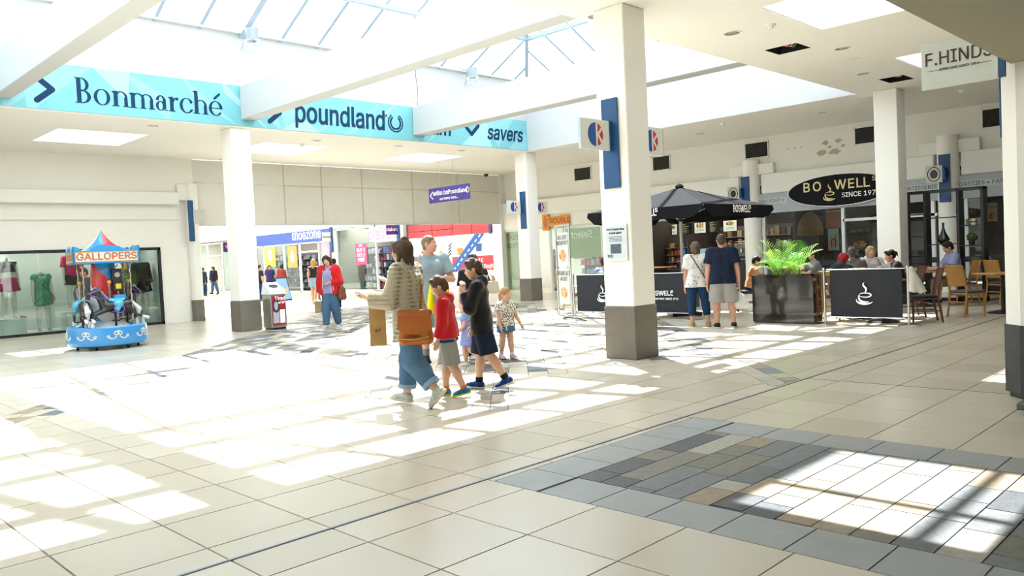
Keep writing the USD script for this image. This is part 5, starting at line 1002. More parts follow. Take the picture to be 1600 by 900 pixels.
# the couple at the barrier
I_ = person('woman in white floral blouse and dark cropped trousers with back turned', 1.58, (13.08, 8.2), fdir(.1, 1), HANG, {'L': ((.06, .04, -1), (.02, -.02, -1)), 'R': ((.16, -.08, -1), (.1, -.1, -1))},
    dict(mat=M_floral, name='blouse', off=.016, hem=.22, flare=.01, sleeve=.72), dict(mat=M_denim_d, name='cropped_trousers', len=1.62, off=.008), ('7A6552', '4E3E32', 'bob'), ('C9A27C', 'D8BE9A'), 'pink', female=True, res=.013, hip=1.08)
J_ = person('man in navy t-shirt and grey shorts with back turned holding a white bag', 1.70, (12.98, 7.6), fdir(.15, 1), {'L': ((.2, 0, -1), (.08, .12, -1)), 'R': ((.24, -.03, -1), (.12, .05, -1))}, {'L': ((.1, .03, -1), (.0, -.02, -1)), 'R': ((.16, -.02, -1), (.06, -.03, -1))},
    dict(mat=M_navyj, off=.02, hem=.2, sleeve=.72, belly=1.12), dict(mat=M_stone, name='shorts', len=.98, off=.018, wide=1.12), ('5A4A40', '3A302A', 'bald'), ('2A2D30', 'E6E4DE'), 'pink', sh=1.12, girth=1.1, res=.013, curl=(.3, .85))
# passage people
person('young woman with long fair ponytail and pale denim shorts walking into the passage', 1.70, (16.5, 27.3), fdir(.1, 1), HANG, walk(.1, .15, .0, .4, 'R', -.4), dict(mat=M_blackj, name='vest', off=.006, hem=-.15, sleeve=0), dict(mat=M_denim_l, name='denim_shorts', len=.55, off=.012), ('C79A5C', '9A7038', 'long'), ('E8E4DE', 'F2F0EC'), 'tan', female=True, res=.018)
person('man in black t-shirt seen between the left column and the bin', 1.60, (17.3, 33.2), fdir(.6, .8), HANG, STAND, dict(mat=M_blackj, off=.016, hem=.2, sleeve=.7), dict(mat=M_denim_d, len=1.9), ('3A2C22', '221812', 'short'), ('2A2A2C', 'E6E4DE'), 'pink', res=.022, girth=1.1)
person('woman in purple top standing by the shoe shop window', 1.58, (20.3, 37.8), fdir(.4, -.9), HANG, STAND, dict(mat=mat('purple_cotton', '3E3566', .8), off=.018, hem=.25, sleeve=.7, belly=1.15), dict(mat=M_blackj, len=1.9), ('3E2C22', '241812', 'bob'), ('2A2A2C', '2A2A2C'), 'pink', female=True, girth=1.15, res=.022)
person('person in red and blue near the shoe shop doorway', 1.55, (20.7, 37.3), fdir(-.6, .8), HANG, STAND, dict(mat=mat('brick_cotton', 'A8403C', .8), off=.018, hem=.25, sleeve=1.7), dict(mat=M_denim, len=1.9), ('2E2622', '1E1814', 'short'), ('2A2A2C', '2A2A2C'), 'tan', res=.022)
person('person with dark hair and white top close behind the red hoodie woman', 1.66, (14.1, 22.1), fdir(-.2, 1), HANG, STAND, dict(mat=M_white_c, off=.016, hem=.2, sleeve=.7), dict(mat=M_denim_d, len=1.9), ('3A2A22', '221812', 'bun'), ('E8E4DE', 'F2F0EC'), 'tan', female=True, res=.02)
person('dark clothed person standing at the left of the far glass doors', 1.62, (20.6, 46.2), fdir(-.5, -.8), HANG, STAND, dict(mat=mat('dark_jacket', '2A2E38', .8), name='jacket', off=.024, hem=.25, sleeve=1.85), dict(mat=M_denim_d, len=1.9), ('2A221E', '1A1614', 'short'), ('2A2A2C', '2A2A2C'), 'tan', res=.024)
person('person with pale scarf and jeans walking in front of the far glass doors', 1.62, (21.4, 46.6), fdir(-.3, -.9), HANG, walk(.15, .12, 0, .2), dict(mat=mat('dark_coat', '2C2A30', .8), name='coat', off=.022, hem=.2, sleeve=1.85), dict(mat=M_denim, len=1.9), ('3A2C22', '241812', 'bob'), ('2A2A2C', '2A2A2C'), 'pink', female=True, res=.024, extra=1)
K_ = person('young man in charcoal t-shirt looking down behind the toy carousel', 1.68, (6.75, 21.9), fdir(-.35, -.9), {'L': ((.16, .0, -1), (.05, .4, -1)), 'R': ((.16, .1, -1), (-.2, .6, -.6))}, STAND, dict(mat=mat('charcoal_cotton', '5C5960', .8), off=.016, hem=.2, sleeve=.72), dict(mat=M_blackj, len=1.9), ('6A4A32', '46301E', 'short'), ('2A2A2C', 'E6E4DE'), 'tan', res=.018, head=(-15, -16, 0))
person('shop worker in dark clothes inside the sweet shop doorway', 1.66, (24.4, 21.9), fdir(-.9, -.3), HANG, STAND, dict(mat=mat('maroon_cotton', '5A2230', .8), off=.018, hem=.2, sleeve=1.7), dict(mat=M_blackj, len=1.9), ('2A201C', '181210', 'short'), ('2A2A2C', '2A2A2C'), 'tan', res=.022)
person('cafe worker in black behind the food counter', 1.66, (25.6, 14.6), fdir(-.7, -.7), HANG, STAND, dict(mat=M_blackj, off=.018, hem=.2, sleeve=.7), dict(mat=M_blackj, len=1.9), ('4A3626', '2E2016', 'bun'), ('2A2A2C', '2A2A2C'), 'tan', female=True, res=.022)
# seated
def sit(label, h, pos, face, top, hair, seat=.47, arms=TABLE_ARMS, bottom=None, **kw):
    return person(label, h, pos, face, arms, SIT, top, bottom or dict(mat=M_denim_d, len=1.9), hair, seat=seat, **{**dict(res=.016, shoes=('2A2A2C', '2A2A2C')), **kw})
sit('seated child in orange print top with orange hair band at the table behind the planter', 1.45, (16.45, 8.95), fdir(.95, -.2), dict(mat=M_orange, off=.016, hem=.05, sleeve=.6), ('3A2820', '221612', 'short'), head=(0, -18, 0), lean=14, lh=.2, extra=1)
sit('person facing the orange topped child across the table behind the fern', 1.60, (17.55, 7.85), fdir(-.95, .2), dict(mat=M_grey_c, off=.018, hem=.05, sleeve=.7), ('4A3628', '2E2018', 'short'), lean=12, arms={'L': ((.3, .6, -.7), (-.1, 1, .1)), 'R': ((.3, .9, -.5), (-.1, 1, .05))})
sit('woman with bright red hair in dark top seated behind the right-hand cup banner', 1.52, (14.88, 6.3), fdir(.75, .5), dict(mat=mat('slate_jersey', '3A3E48', .8), off=.02, hem=.05, sleeve=1.8, hood=True), ('D8222C', '9E1018', 'bob'), lean=16, head=(-25, -14, 0), female=True)
sit('grey haired man in grey jumper with back turned at the cafe table', 1.68, (16.0, 6.48), fdir(.4, .9), dict(mat=mat('grey_wool', '6E6A68', .9), off=.022, hem=.05, sleeve=1.8, collar=.02), ('6A645E', '3E3A38', 'short'), lean=8)
sit('blonde woman in white hooded top with hands clasped at her chin', 1.66, (17.1, 6.56), fdir(-.15, -1), dict(mat=mat('white_jersey', 'E4E4E8', .85), name='hooded_top', off=.024, hem=.05, sleeve=1.8, hood=True), ('D8C08A', 'B0945C', 'bob'), arms={'L': ((.25, .5, -1), (-.5, .3, 1.1)), 'R': ((.25, .5, -1), (-.5, .3, 1.1))}, female=True, lean=6, curl=(.8, .8))
sit('woman with dark tied hair in black t-shirt leaning over the cafe table', 1.64, (15.85, 5.45), fdir(-1, .15), dict(mat=M_blackj, off=.016, hem=.05, sleeve=.6), ('2E221C', '1A1310', 'bun'), lean=24, head=(0, -10, 0), female=True)
L_man = sit('man in lilac t-shirt and khaki shorts reading alone at the right-hand table', 1.74, (18.85, 5.4), fdir(-1, .12), dict(mat=M_lilac2, off=.016, hem=.05, sleeve=.7), ('3A2A20', '241812', 'short'), bottom=dict(mat=M_khaki, name='shorts', len=.95, off=.016, wide=1.1), shoes=('1F2F5A', 'E6E4DE'), lean=14, head=(0, -22, 0), glasses=True, sock=('D8D6D0', .35), res=.014)
sit('person in blue and white shirt seated behind the left-hand banner', 1.66, (15.5, 12.35), fdir(.5, .85), dict(mat=mat('blue_white_shirt', '2F6FC4', .8, noise=(9, .08), alt='D8E4F0'), off=.02, hem=.05, sleeve=.8), ('4A3222', '2E1E14', 'short'), lean=8)
# mannequins in the shop window
M_mann = mat('mannequin_white', 'DDD9CC', .4); MG = 'mannequins'
def mannequin(label, x, y, z, top, bottom, face=(.1, -1), h=1.78, arms=HANG):
    return person(label, h, (x, y), face, arms, STAND, top, bottom, None, None, M_mann, res=.018, headless=True, name='mannequin', cat='mannequin', z0=z, lh=.22, lean=0, curl=(.15, .15), female=True)
mannequin('headless mannequin in black crop top and pink skirt on a pale block', 5.55, 24.2, .46, dict(mat=M_blackj, name='crop_top', off=.008, hem=-.45, sleeve=0), dict(mat=mat('berry', 'A8285A', .7), name='skirt', skirt=.5, off=.012))
N_ = mannequin('headless mannequin in green patterned playsuit with a small bag', 6.33, 24.2, .06, dict(mat=mat('green_print', '2E7A5A', .7, noise=(40, .15), alt='7FB89A'), name='playsuit', off=.012, hem=.1, sleeve=.25), dict(mat=MATS['green_print'], name='playsuit_legs', len=.55, off=.016, wide=1.15))
mannequin('headless mannequin in bright pink t-shirt and black shorts behind the carousel', 7.12, 24.25, .52, dict(mat=mat('hot_pink', 'DA2464', .7), off=.018, hem=.0, sleeve=.75), dict(mat=M_blackj, name='shorts', len=.45, off=.016, wide=1.2))
mannequin('headless mannequin in khaki jacket and black trousers before the yellow panel', 8.33, 24.1, .0+.06, dict(mat=mat('olive_drab', '47523A', .8), name='jacket', off=.024, hem=.15, sleeve=1.85), dict(mat=M_blackj, len=1.9))
mannequin('headless mannequin in black patched jacket and short skirt by the window edge', 8.93, 24.2, .25, dict(mat=mat('black_olive', '26261F', .8), name='jacket', off=.022, hem=.0, sleeve=1.85), dict(mat=M_blackj, name='skirt', skirt=.55, off=.014))
for i, (x, z, lab) in enumerate(((5.55, .46, 'pale display block under the pink skirted mannequin'), (7.12, .52, 'pale display block under the pink topped mannequin'), (8.93, .25, 'low pale display block under the black jacketed mannequin'))): solo('display_block', bx(x-.3, x+.3, 23.95, 24.5, .06, z, .006), mat('block_pale', 'C4CFCC', .5), lab, 'plinth')
solo('display_shoes', blob([cap((5.75, 23.9, .1+.4), (5.85, 23.92, .1+.39), .03, .022, .01), cap((5.75, 24.0, .5), (5.85, 24.02, .49), .03, .022, .01), cut((5.8, 23.9, .465), (0, 0, -1))], .008), mat('brown_leather', '7A4428', .5), 'pair of brown shoes lying on the display block', 'shoes', smooth=True)
P_ = thing('window_panel', 'yellow and blue display panel with round clock face inside the shop window', 'display', (8.35, 24.7, 0)); part(P_, 'frame', bx(-.42, .42, -.02, .02, .5, 2.05), mat('panel_blue', '3A86C8', .5)); part(P_, 'face', bx(-.36, .36, -.025, .0, .55, 1.95), mat('panel_yellow', 'F0B72E', .5)); part(P_, 'clock', place(prism(Point(0, 0).buffer(.22), .01), (0, -.025, 1.65), XR, ZU), M_wprint); part(P_, 'clock_hand', place(prism(LineString([(-.1, -.06), (0, 0), (.1, .12)]).buffer(.012), .004), (0, -.036, 1.65), XR, ZU), M_black)
# ================================================================ bags
def bag_paper(name, label, top_c, w, d, h, col, rz, txt, tilt=0.0, handle=.12):
    """A gusseted paper carrier hanging from its twisted handles: top_c is where the fingers hold it."""
    o = thing(name, label, 'bag', top_c, rz); m = mat('paper_'+col, col, .75, noise=(6, .4), alt=None, bump=(18, .25))
    v = []; z = [-handle, -handle-h]; c = [(-w/2, -d/2*.7), (w/2, -d/2*.7), (w/2, 0), (w/2, d/2*.7), (-w/2, d/2*.7), (-w/2, 0)]
    top = [(-w/2, -d*.35), (w/2, -d*.35), (w/2*.9, 0), (w/2, d*.35), (-w/2, d*.35), (-w/2*.9, 0)]; bot = [(-w/2, -d/2), (w/2, -d/2), (w/2, 0), (w/2, d/2), (-w/2, d/2), (-w/2, 0)]
    V_ = np.array([(*p, -handle) for p in top]+[(*p, -handle-h*.55) for p in c]+[(*p, -handle-h) for p in bot]); F_ = []
    for r in range(2):
        for i in range(6): j = (i+1) % 6; F_ += [[r*6+j, r*6+i, (r+1)*6+i], [r*6+j, (r+1)*6+i, (r+1)*6+j]]
    F_ += [[12, 14, 13], [12, 15, 14], [12, 16, 15], [12, 17, 16]]
    sh_ = trimesh.Trimesh(V_, F_, process=False); part(o, 'body', sh_, m)
    for y in (-d*.3, d*.3): part(o, 'handle', tube([(-w*.22, y, -handle-.01), (-w*.16, y*.6, -handle*.35), (0, 0, 0), (w*.16, y*.6, -handle*.35), (w*.22, y, -handle-.01)], .005, 6), m)
    if txt: part(o, 'lettering', [place(text(t_, hh_, True), (0, -d*.52, -handle-zz), XR, ZU) for t_, hh_, zz in txt], mat('bag_print', '2A3244', .6))
    return o
w_ = A_['W'](A_['hand'][-1]); bag_paper('paper_bag', 'brown paper carrier bag hanging from the knitwear woman', tuple(w_+V(.11, -.10, -.0)), .16, .11, .40, 'C9A265', math.radians(-38), [('w7', .03, .26)], handle=.1)
w_ = H_['W'](H_['hand'][1]); bag_paper('paper_bag', 'small brown paper bag in the hand of the red hoodie woman', tuple(w_), .22, .1, .26, 'BFA27A', math.radians(-30), None, handle=.09)
M_leather = mat('tan_leather', 'B4652A', .42, noise=(5, .35), alt='9C5420', bump=(120, .15, .002)); M_brown_l = mat('brown_leather_bag', '7E4A2C', .5)
SB = thing('satchel', 'tan leather cross-body bag on the hip of the knitwear woman', 'bag', tuple(A_['W'](V(0, 0, 0))), A_['rz'])
bc = A_['tp'](-.185, -.14, -.22); bx_ = unit((.3, -.95, 0)); bo = V(-.95, -.3, 0)
def bagblob(c, ux, n, w, h_, d, res=.012):
    return blob([cap(c-ux*w*.38+V(0, 0, h_*.4), c-ux*w*.42-V(0, 0, h_*.3), d, d*1.3, .05), cap(c+ux*w*.38+V(0, 0, h_*.4), c+ux*w*.42-V(0, 0, h_*.3), d, d*1.3, .05), cap(c-ux*w*.4-V(0, 0, h_*.36), c+ux*w*.4-V(0, 0, h_*.36), d*1.25, None, .05), cap(c-ux*w*.36+V(0, 0, h_*.4), c+ux*w*.36+V(0, 0, h_*.4), d*.9, None, .05), cap(c-ux*w*.3, c+ux*w*.3, d*1.2, None, .05)], res, .003, 9)
part(SB, 'body', bagblob(bc, bx_, bo, .29, .30, .035), M_leather, smooth=True)
fl_ = Polygon([(-.15, .17), (.15, .17), (.16, .02), (.1, -.02), (0, -.035), (-.1, -.02), (-.16, .02)]).buffer(.012)
part(SB, 'flap', [place(prism(fl_, .012), bc+bo*.05, -bx_, ZU), blob([cap(bc-bx_*.14+V(0, 0, .165)+bo*.025, bc+bx_*.14+V(0, 0, .165)+bo*.025, .037, None, .01)], .01)], M_leather, smooth=35)
part(SB, 'zip', tube([bc-bx_*.14-V(0, 0, .085)+bo*.056, bc-V(0, 0, .095)+bo*.06, bc+bx_*.14-V(0, 0, .07)+bo*.056], .007, 6), mat('brass', 'A88A4A', .35, .9))
sq = [bc-bx_*-.15+V(0, 0, .12), A_['tp'](-.13, .05, .0), A_['tp'](-.02, .15, .45), A_['tp'](.12, .1, .93), A_['tp'](.13, -.03, 1.0), A_['tp'](.02, -.16, .6), A_['tp'](-.1, -.17, .05), bc-bx_*.15*-1*-1+V(0, 0, .12)]
part(SB, 'strap', tube(sq[:3]+sq[3:], .011, 6), M_leather)
# shoulder bags, phone, cups
o = thing('shoulder_bag', 'brown leather bag at the hip of the red hoodie woman', 'bag', tuple(H_['W'](V(0, 0, 0))), H_['rz']); hb = H_['tp'](-.27, -.02, -.2)
part(o, 'body', bagblob(hb, V(0, 1, 0), V(-1, 0, 0), .26, .24, .04, .014), M_brown_l, smooth=True); part(o, 'strap', tube([hb+V(0, .1, .12), H_['tp'](-.2, .05, .5), H_['tp'](-.12, .02, 1.02), H_['tp'](-.2, -.08, .5), hb+V(0, -.1, .12)], .012, 6), M_brown_l)
o = thing('shoulder_bag', 'slim brown bag with cross strap worn by the floral blouse woman', 'bag', tuple(I_['W'](V(0, 0, 0))), I_['rz']); hb = I_['tp'](.2, .0, -.18)
part(o, 'body', bagblob(hb, V(0, 1, 0), V(1, 0, 0), .18, .18, .025, .012), M_brown_l, smooth=True); part(o, 'strap', tube([hb+V(0, -.06, .1), I_['tp'](.13, -.11, .15), I_['tp'](.0, -.155, .6), I_['tp'](-.1, -.08, .99), I_['tp'](-.1, .05, .98), I_['tp'](.1, .15, .3), hb+V(0, .06, .1)], .009, 6), M_brown_l)
part(SB, 'buckle', bx(-.015, .015, -.015, .015, -.02, .02, .004).apply_translation(bc+bx_*.15+V(0, 0, .15)), MATS['brass'])
w_ = J_['W'](J_['hand'][1]); o = thing('carrier_bag', 'crumpled white plastic carrier bag held by the navy t-shirt man', 'bag', tuple(w_))
part(o, 'body', blob([cap((0, 0, -.14), (-.04, .03, -.3), .03, .09, .08), cap((.04, -.03, -.2), (.06, -.05, -.33), .05, .08, .06), cap((-.07, .05, -.33), (.07, -.05, -.34), .075, None, .05), cut((0, 0, -.415), (0, 0, -1))], .012, .012, 14), mat('plastic_white', 'E9E9E4', .35), smooth=True)
for s in (-1, 1): part(o, 'handle', tube([(0, 0, .0), (.015*s, .01*s, -.07), (.03*s, -.01*s, -.16)], .009, 6), MATS['plastic_white'])
w_ = F_['W'](F_['hand'][-1]); o = thing('handbag', 'cream handbag lifted by the half hidden woman in black', 'bag', tuple(w_+V(-.03, .03, .05)))
ux = RT; ux3 = V(*ux, 0); part(o, 'body', bagblob(V(0, 0, -.19), ux3, V(*(-FW), 0), .19, .16, .03, .012), mat('cream_leather', 'D8CDB8', .5), smooth=True)
part(o, 'handle', tube([-ux3*.07+V(0, 0, -.11), -ux3*.05+V(0, 0, -.02), V(0, 0, .0), ux3*.05+V(0, 0, -.02), ux3*.07+V(0, 0, -.11)], .008, 6), MATS['cream_leather'])
w_ = E_['W'](E_['hand'][-1]); o = thing('carrier_bag', 'bright yellow carrier bag held by the grey-blue t-shirt man', 'bag', tuple(w_))
part(o, 'body', blob([cap(-ux3*.12+V(0, 0, -.04), -ux3*.15+V(0, 0, -.46), .02, .06, .06), cap(ux3*.1+V(0, 0, -.06), ux3*.1+V(0, 0, -.48), .02, .06, .06), cap(V(0, 0, -.1), V(0, 0, -.5), .03, .07, .06)], .013, .01, 12), mat('plastic_yellow', 'F2DC10', .4), smooth=True); part(o, 'handle', tube([-ux3*.07+V(0, 0, -.08), V(0, 0, .01), ux3*.07+V(0, 0, -.08)], .008, 6), M_blackj)
w_ = A_['W'](A_['hand'][-1]); o = thing('phone', 'pale phone in the left hand of the knitwear woman', 'phone', tuple(w_+V(-.05, .05, .03)), A_['rz']); part(o, 'case', bx(-.037, .037, -.075, .075, -.005, .005, .003), M_white_c); part(o, 'screen', bx(-.033, .033, -.07, .07, .005, .006), M_black)
o = thing('shoulder_bag', 'small tan woven bag hanging on the green playsuit mannequin', 'bag', tuple(N_['W'](V(0, 0, 0))), N_['rz']); hb = N_['tp'](-.17, .05, -.12)
part(o, 'body', bagblob(hb, V(1, .3, 0), V(0, 1, 0), .2, .14, .03, .014), mat('straw', 'B8925C', .7), smooth=True); part(o, 'strap', tube([hb+V(-.06, 0, .08), N_['tp'](-.02, .14, .4), N_['tp'](.12, .08, .95), N_['tp'](.1, -.1, .8), hb+V(.06, -.05, .08)], .008, 6), M_brown_l)
# ================================================================ cafe furniture
DIM[0] = .72
M_oak = mat('oak', 'C98F4A', .5, noise=(5, .35), alt='B47C3A', bump=(60, .08)); M_walnut = mat('walnut', '6E4226', .5, noise=(6, .35), alt='58321C'); M_pad = mat('seat_pad', '5E5E62', .75); M_padn = mat('seat_pad_navy', '2A3240', .75)
def chair(label, wood, pad, loc, face, slats=False):
    o = thing('dining_chair', label, 'chair', loc, math.atan2(face[1], face[0])-math.pi/2)
    part(o, 'seat', bx(-.21, .21, -.2, .22, .40, .43, .006), wood); part(o, 'seat_pad', bx(-.205, .205, -.19, .215, .43, .475, .015), pad)
    for s in (-1, 1):
        part(o, 'leg', tube([(s*.185, .19, .40), (s*.19, .2, 0)], [.021, .016], 8), wood); part(o, 'leg', tube([(s*.19, -.27, 0), (s*.185, -.2, .42), (s*.185, -.22, .6), (s*.185, -.29, .93)], [.017, .021, .019, .015], 8), wood)
        part(o, 'stretcher', cyl((s*.187, .19, .2), (s*.188, -.235, .2), .011, 8), wood)
    part(o, 'stretcher', cyl((-.186, .19, .27), (.186, .19, .27), .011, 8), wood); part(o, 'stretcher', cyl((-.186, -.23, .27), (.186, -.23, .27), .011, 8), wood)
    if slats:
        part(o, 'top_rail', [bx(-.19, .19, -.29, -.265, .84, .93, .006)], wood)
        for k in range(4): part(o, 'slat', tube([(-.12+.08*k, -.21, .46), (-.12+.08*k, -.277, .86)], .012, 6), wood)
    else:
        n = 7; xs_ = np.linspace(-.175, .175, n); v = []
        for z_, y_ in ((.56, -.215), (.75, -.252), (.93, -.292)):
            for x_ in xs_: v.append((x_, y_-.03*(1-(x_/.175)**2), z_))
        v = np.array(v); f = []
        for r in range(2):
            for i in range(n-1): a_ = r*n+i; f += [[a_, a_+1, a_+n+1], [a_, a_+n+1, a_+n]]
        k = len(v); v2 = np.vstack([v, v-V(0, .016, 0)]); f = f+[[k+a, k+c, k+b] for a, b, c in f]
        part(o, 'backrest', [trimesh.Trimesh(v2, f, process=False), bx(-.18, .18, -.325, -.29, .925, .94, .004)], wood)
    return o
CH = [('light oak chair with grey pad in front of the right-hand wooden table', M_oak, M_pad, (16.2, 4.5, 0), fdir(.95, .3), 0),
      ('light oak chair on the far side of the right-hand wooden table', M_oak, M_pad, (17.45, 3.55, 0), fdir(-.95, .1), 0),
      ('light oak chair under the seated man in lilac', M_oak, M_pad, (18.9, 5.33, 0), fdir(-1, .12), 0),
      ('empty light oak chair behind the seated man in lilac', M_oak, M_pad, (19.0, 4.6, 0), fdir(.9, .2), 0),
      ('dark walnut chair with navy pad beside the steel post with the white cloth', M_walnut, M_padn, (14.95, 4.85, 0), fdir(-.9, .25), 0),
      ('light oak chair carrying the grey haired man', M_oak, M_pad, (16.02, 6.46, 0), fdir(.4, .9), 0),
      ('slatted oak chair carrying the red haired woman', M_oak, M_pad, (14.88, 6.3, 0), fdir(.75, .5), 1),
      ('oak chair under the blonde woman in white', M_oak, M_pad, (17.13, 6.57, 0), fdir(-.15, -1), 0),
      ('oak chair under the leaning dark haired woman', M_walnut, M_padn, (15.85, 5.43, 0), fdir(-1, .15), 0),
      ('dark walnut chair under the child in orange', M_walnut, M_padn, (16.43, 8.96, 0), fdir(.95, -.2), 0),
      ('slatted oak chair across from the child in orange', M_oak, M_pad, (17.57, 7.84, 0), fdir(-.95, .2), 1),
      ('oak chair under the person in the blue and white shirt', M_oak, M_pad, (15.5, 12.35, 0), fdir(.5, .85), 0),
      ('slatted oak chair between the menu stand and the left-hand banner', M_oak, M_pad, (15.2, 13.2, 0), fdir(.8, -.4), 1)]
first = {}
for lab, wd, pd, loc, fc, sl in CH:
    k = (str(wd.GetPath()), sl)
    if k not in first: first[k] = chair(lab, wd, pd, loc, fc, sl)
    else: dup(first[k], loc, math.atan2(fc[1], fc[0])-math.pi/2, lab)
def table(label, loc, rz, sx=.7, sy=.7, hgt=.75):
    o = thing('cafe_table', label, 'table', loc, rz); part(o, 'tabletop', bx(-sx/2, sx/2, -sy/2, sy/2, hgt-.03, hgt, .008), M_oak); part(o, 'pedestal', cyl((0, 0, .03), (0, 0, hgt-.03), .04, 14), M_black)
    part(o, 'base', lathe([(.27, 0), (.27, .015), (.2, .035), (.06, .06), (.0, .062)], 28), M_black, smooth=40); return o
R45 = math.pi/4
table('wooden cafe table with black pedestal beside the two right-hand oak chairs', (16.95, 4.1, 0), R45, .75, .75); table('wooden cafe table holding the cup in front of the man in lilac', (18.3, 5.95, 0), R45, .75, .95)
table('wooden cafe table of the group behind the right-hand cup banner', (15.42, 5.93, 0), R45, .55, .55); table('wooden cafe table just behind the right-hand banner with visible round base', (14.75, 5.45, 0), 0, .6, .6)
table('wooden cafe table between the child in orange and the person facing it', (17.05, 8.42, 0), R45, .6, .8); table('tall wooden ledge table left of the parasol pole', (17.6, 12.3, 0), 0, .6, 1.0, 1.02)
# cup, saucer and plate, glasses on the tables
o = thing('cup_and_saucer', 'white cup on saucer in front of the man in lilac', 'cup', (18.2, 6.05, .75)); part(o, 'saucer', lathe([(0, .004), (.05, .004), (.085, .02), (.09, .022), (.05, 0), (0, 0)], 24), M_white_c, smooth=40); part(o, 'cup', lathe([(.025, .02), (.04, .03), (.048, .08), (.044, .08), (.036, .035), (0, .03)], 24), M_white_c, smooth=40); part(o, 'handle', tube([(.045, 0, .07), (.075, 0, .06), (.07, 0, .04), (.042, 0, .035)], .005, 6), M_white_c)
o = thing('plate', 'white plate with crumbs beside the cup on the table of the man in lilac', 'plate', (18.42, 5.8, .75)); part(o, 'dish', lathe([(0, .006), (.08, .006), (.12, .02), (.125, .022), (.08, 0), (0, 0)], 28), M_white_c, smooth=40); part(o, 'food', blob([elp((0, 0, .02), (.045, .035, .02), .01), elp((.02, .02, .03), (.02, .02, .015), .01)], .007, .004, 30), M_mimg, smooth=True)
for i, (x, y, z, lab) in enumerate(((15.45, 5.98, .75, 'tall clear glass on the table of the cafe group'), (15.35, 5.85, .75, 'small white mug on the table of the cafe group'), (17.0, 8.5, .75, 'white mug on the table beside the fern'))):
    o = thing('drinking_glass' if i == 0 else 'mug', lab, 'glass' if i == 0 else 'mug', (x, y, z)); part(o, 'body', lathe([(0, .004), (.032, .004), (.036, .13 if i == 0 else .09), (.033, .13 if i == 0 else .09), (.029, .01), (0, .01)], 20), M_lampglass if i == 0 else M_white_c, smooth=40)
    if i: part(o, 'handle', tube([(.035, 0, .07), (.06, 0, .06), (.058, 0, .035), (.034, 0, .03)], .005, 6), M_white_c)
# ---- parasol
M_can = mat('canopy_black', '101115', .85, spec=.1, bump=(8, .12)); M_val = mat('valance_black', '16161A', .85, spec=.15)
U = thing('parasol', 'square black cafe parasol with BOSWELLs lettering on its valance', 'parasol', (15.2, 9.88, 0), -R45+math.radians(1))
Dg = 2.06; cor = [(Dg*math.cos(a_), Dg*math.sin(a_)) for a_ in np.arange(4)*math.pi/2]; zE, zA = 2.33, 2.82
def tri_grid(a, b, c, n, sag):
    v, f, ix = [], [], {}
    for i in range(n+1):
        for j in range(n+1-i):
            k = n-i-j; p = (V(*a)*i+V(*b)*j+V(*c)*k)/n; p[2] -= sag*(i*j+j*k+i*k)/n/n; ix[i, j] = len(v); v.append(p)
    for i in range(n):
        for j in range(n-i):
            f.append([ix[i, j], ix[i+1, j], ix[i, j+1]])
            if j < n-i-1: f.append([ix[i+1, j], ix[i+1, j+1], ix[i, j+1]])
    v = np.array(v); k = len(v); return trimesh.Trimesh(np.vstack([v, v-V(0, 0, .012)]), f+[[k+x, k+z, k+y] for x, y, z in f], process=False)
for i in range(4):
    a_, b_ = cor[i], cor[(i+1) % 4]; mid = ((a_[0]+b_[0])/2, (a_[1]+b_[1])/2)
    for p, q in ((a_, mid), (mid, b_)): part(U, 'canopy_panel', tri_grid((*p, zE), (*q, zE), (0, 0, zA), 6, .06), M_can, smooth=30)
    n = 14; t_ = np.linspace(0.012, .988, n); top_ = np.array([(a_[0]+(b_[0]-a_[0])*t, a_[1]+(b_[1]-a_[1])*t, zE) for t in t_]); dn = np.where((t_ < .04) | (t_ > .96), .1, .25)+.015*np.sin(t_*25)
    bot = top_-np.c_[np.zeros(n), np.zeros(n), dn]; nrm_ = unit((mid[0], mid[1], 0)); bot = bot+nrm_*(.03*np.sin(t_*14))[:, None]; v = np.vstack([top_, bot, top_-nrm_*.008, bot-nrm_*.008]); f = []
    for j in range(n-1): f += [[j, n+j, j+1], [j+1, n+j, n+j+1], [2*n+j, 2*n+j+1, 3*n+j], [2*n+j+1, 3*n+j+1, 3*n+j]]
    vl = part(U, 'valance', trimesh.Trimesh(v, f, process=False), M_val, smooth=30); d_ = unit((b_[0]-a_[0], b_[1]-a_[1], 0)); lt = place(text('BOSWELL', .14, True, sx=.8), (*(V(*mid)*1.012), 2.17), d_, ZU); part(vl, 'lettering', [lt, place(text('S', .08, True), (*(V(*mid)*1.012+d_[:2]*.36), 2.24), d_, ZU)], M_wprint)
    part(U, 'rib', tube([(0, 0, zA-.03), (a_[0]*.97, a_[1]*.97, zE-.02)], .014, 6), M_steel); part(U, 'strut', tube([(0, 0, 2.1), (a_[0]*.5, a_[1]*.5, 2.53)], .012, 6), M_steel)
part(U, 'pole', cyl((0, 0, .05), (0, 0, 2.86), .035, 16), mat('pole_white', 'D8D6CE', .4)); part(U, 'finial', lathe([(0, 2.9), (.05, 2.88), (.09, 2.84), (.1, 2.81)], 16), M_can, smooth=True); part(U, 'base', bx(-.32, .32, -.32, .32, 0, .07, .01), M_black); part(U, 'hub', cyl((0, 0, 2.06), (0, 0, 2.14), .06, 14), M_black)
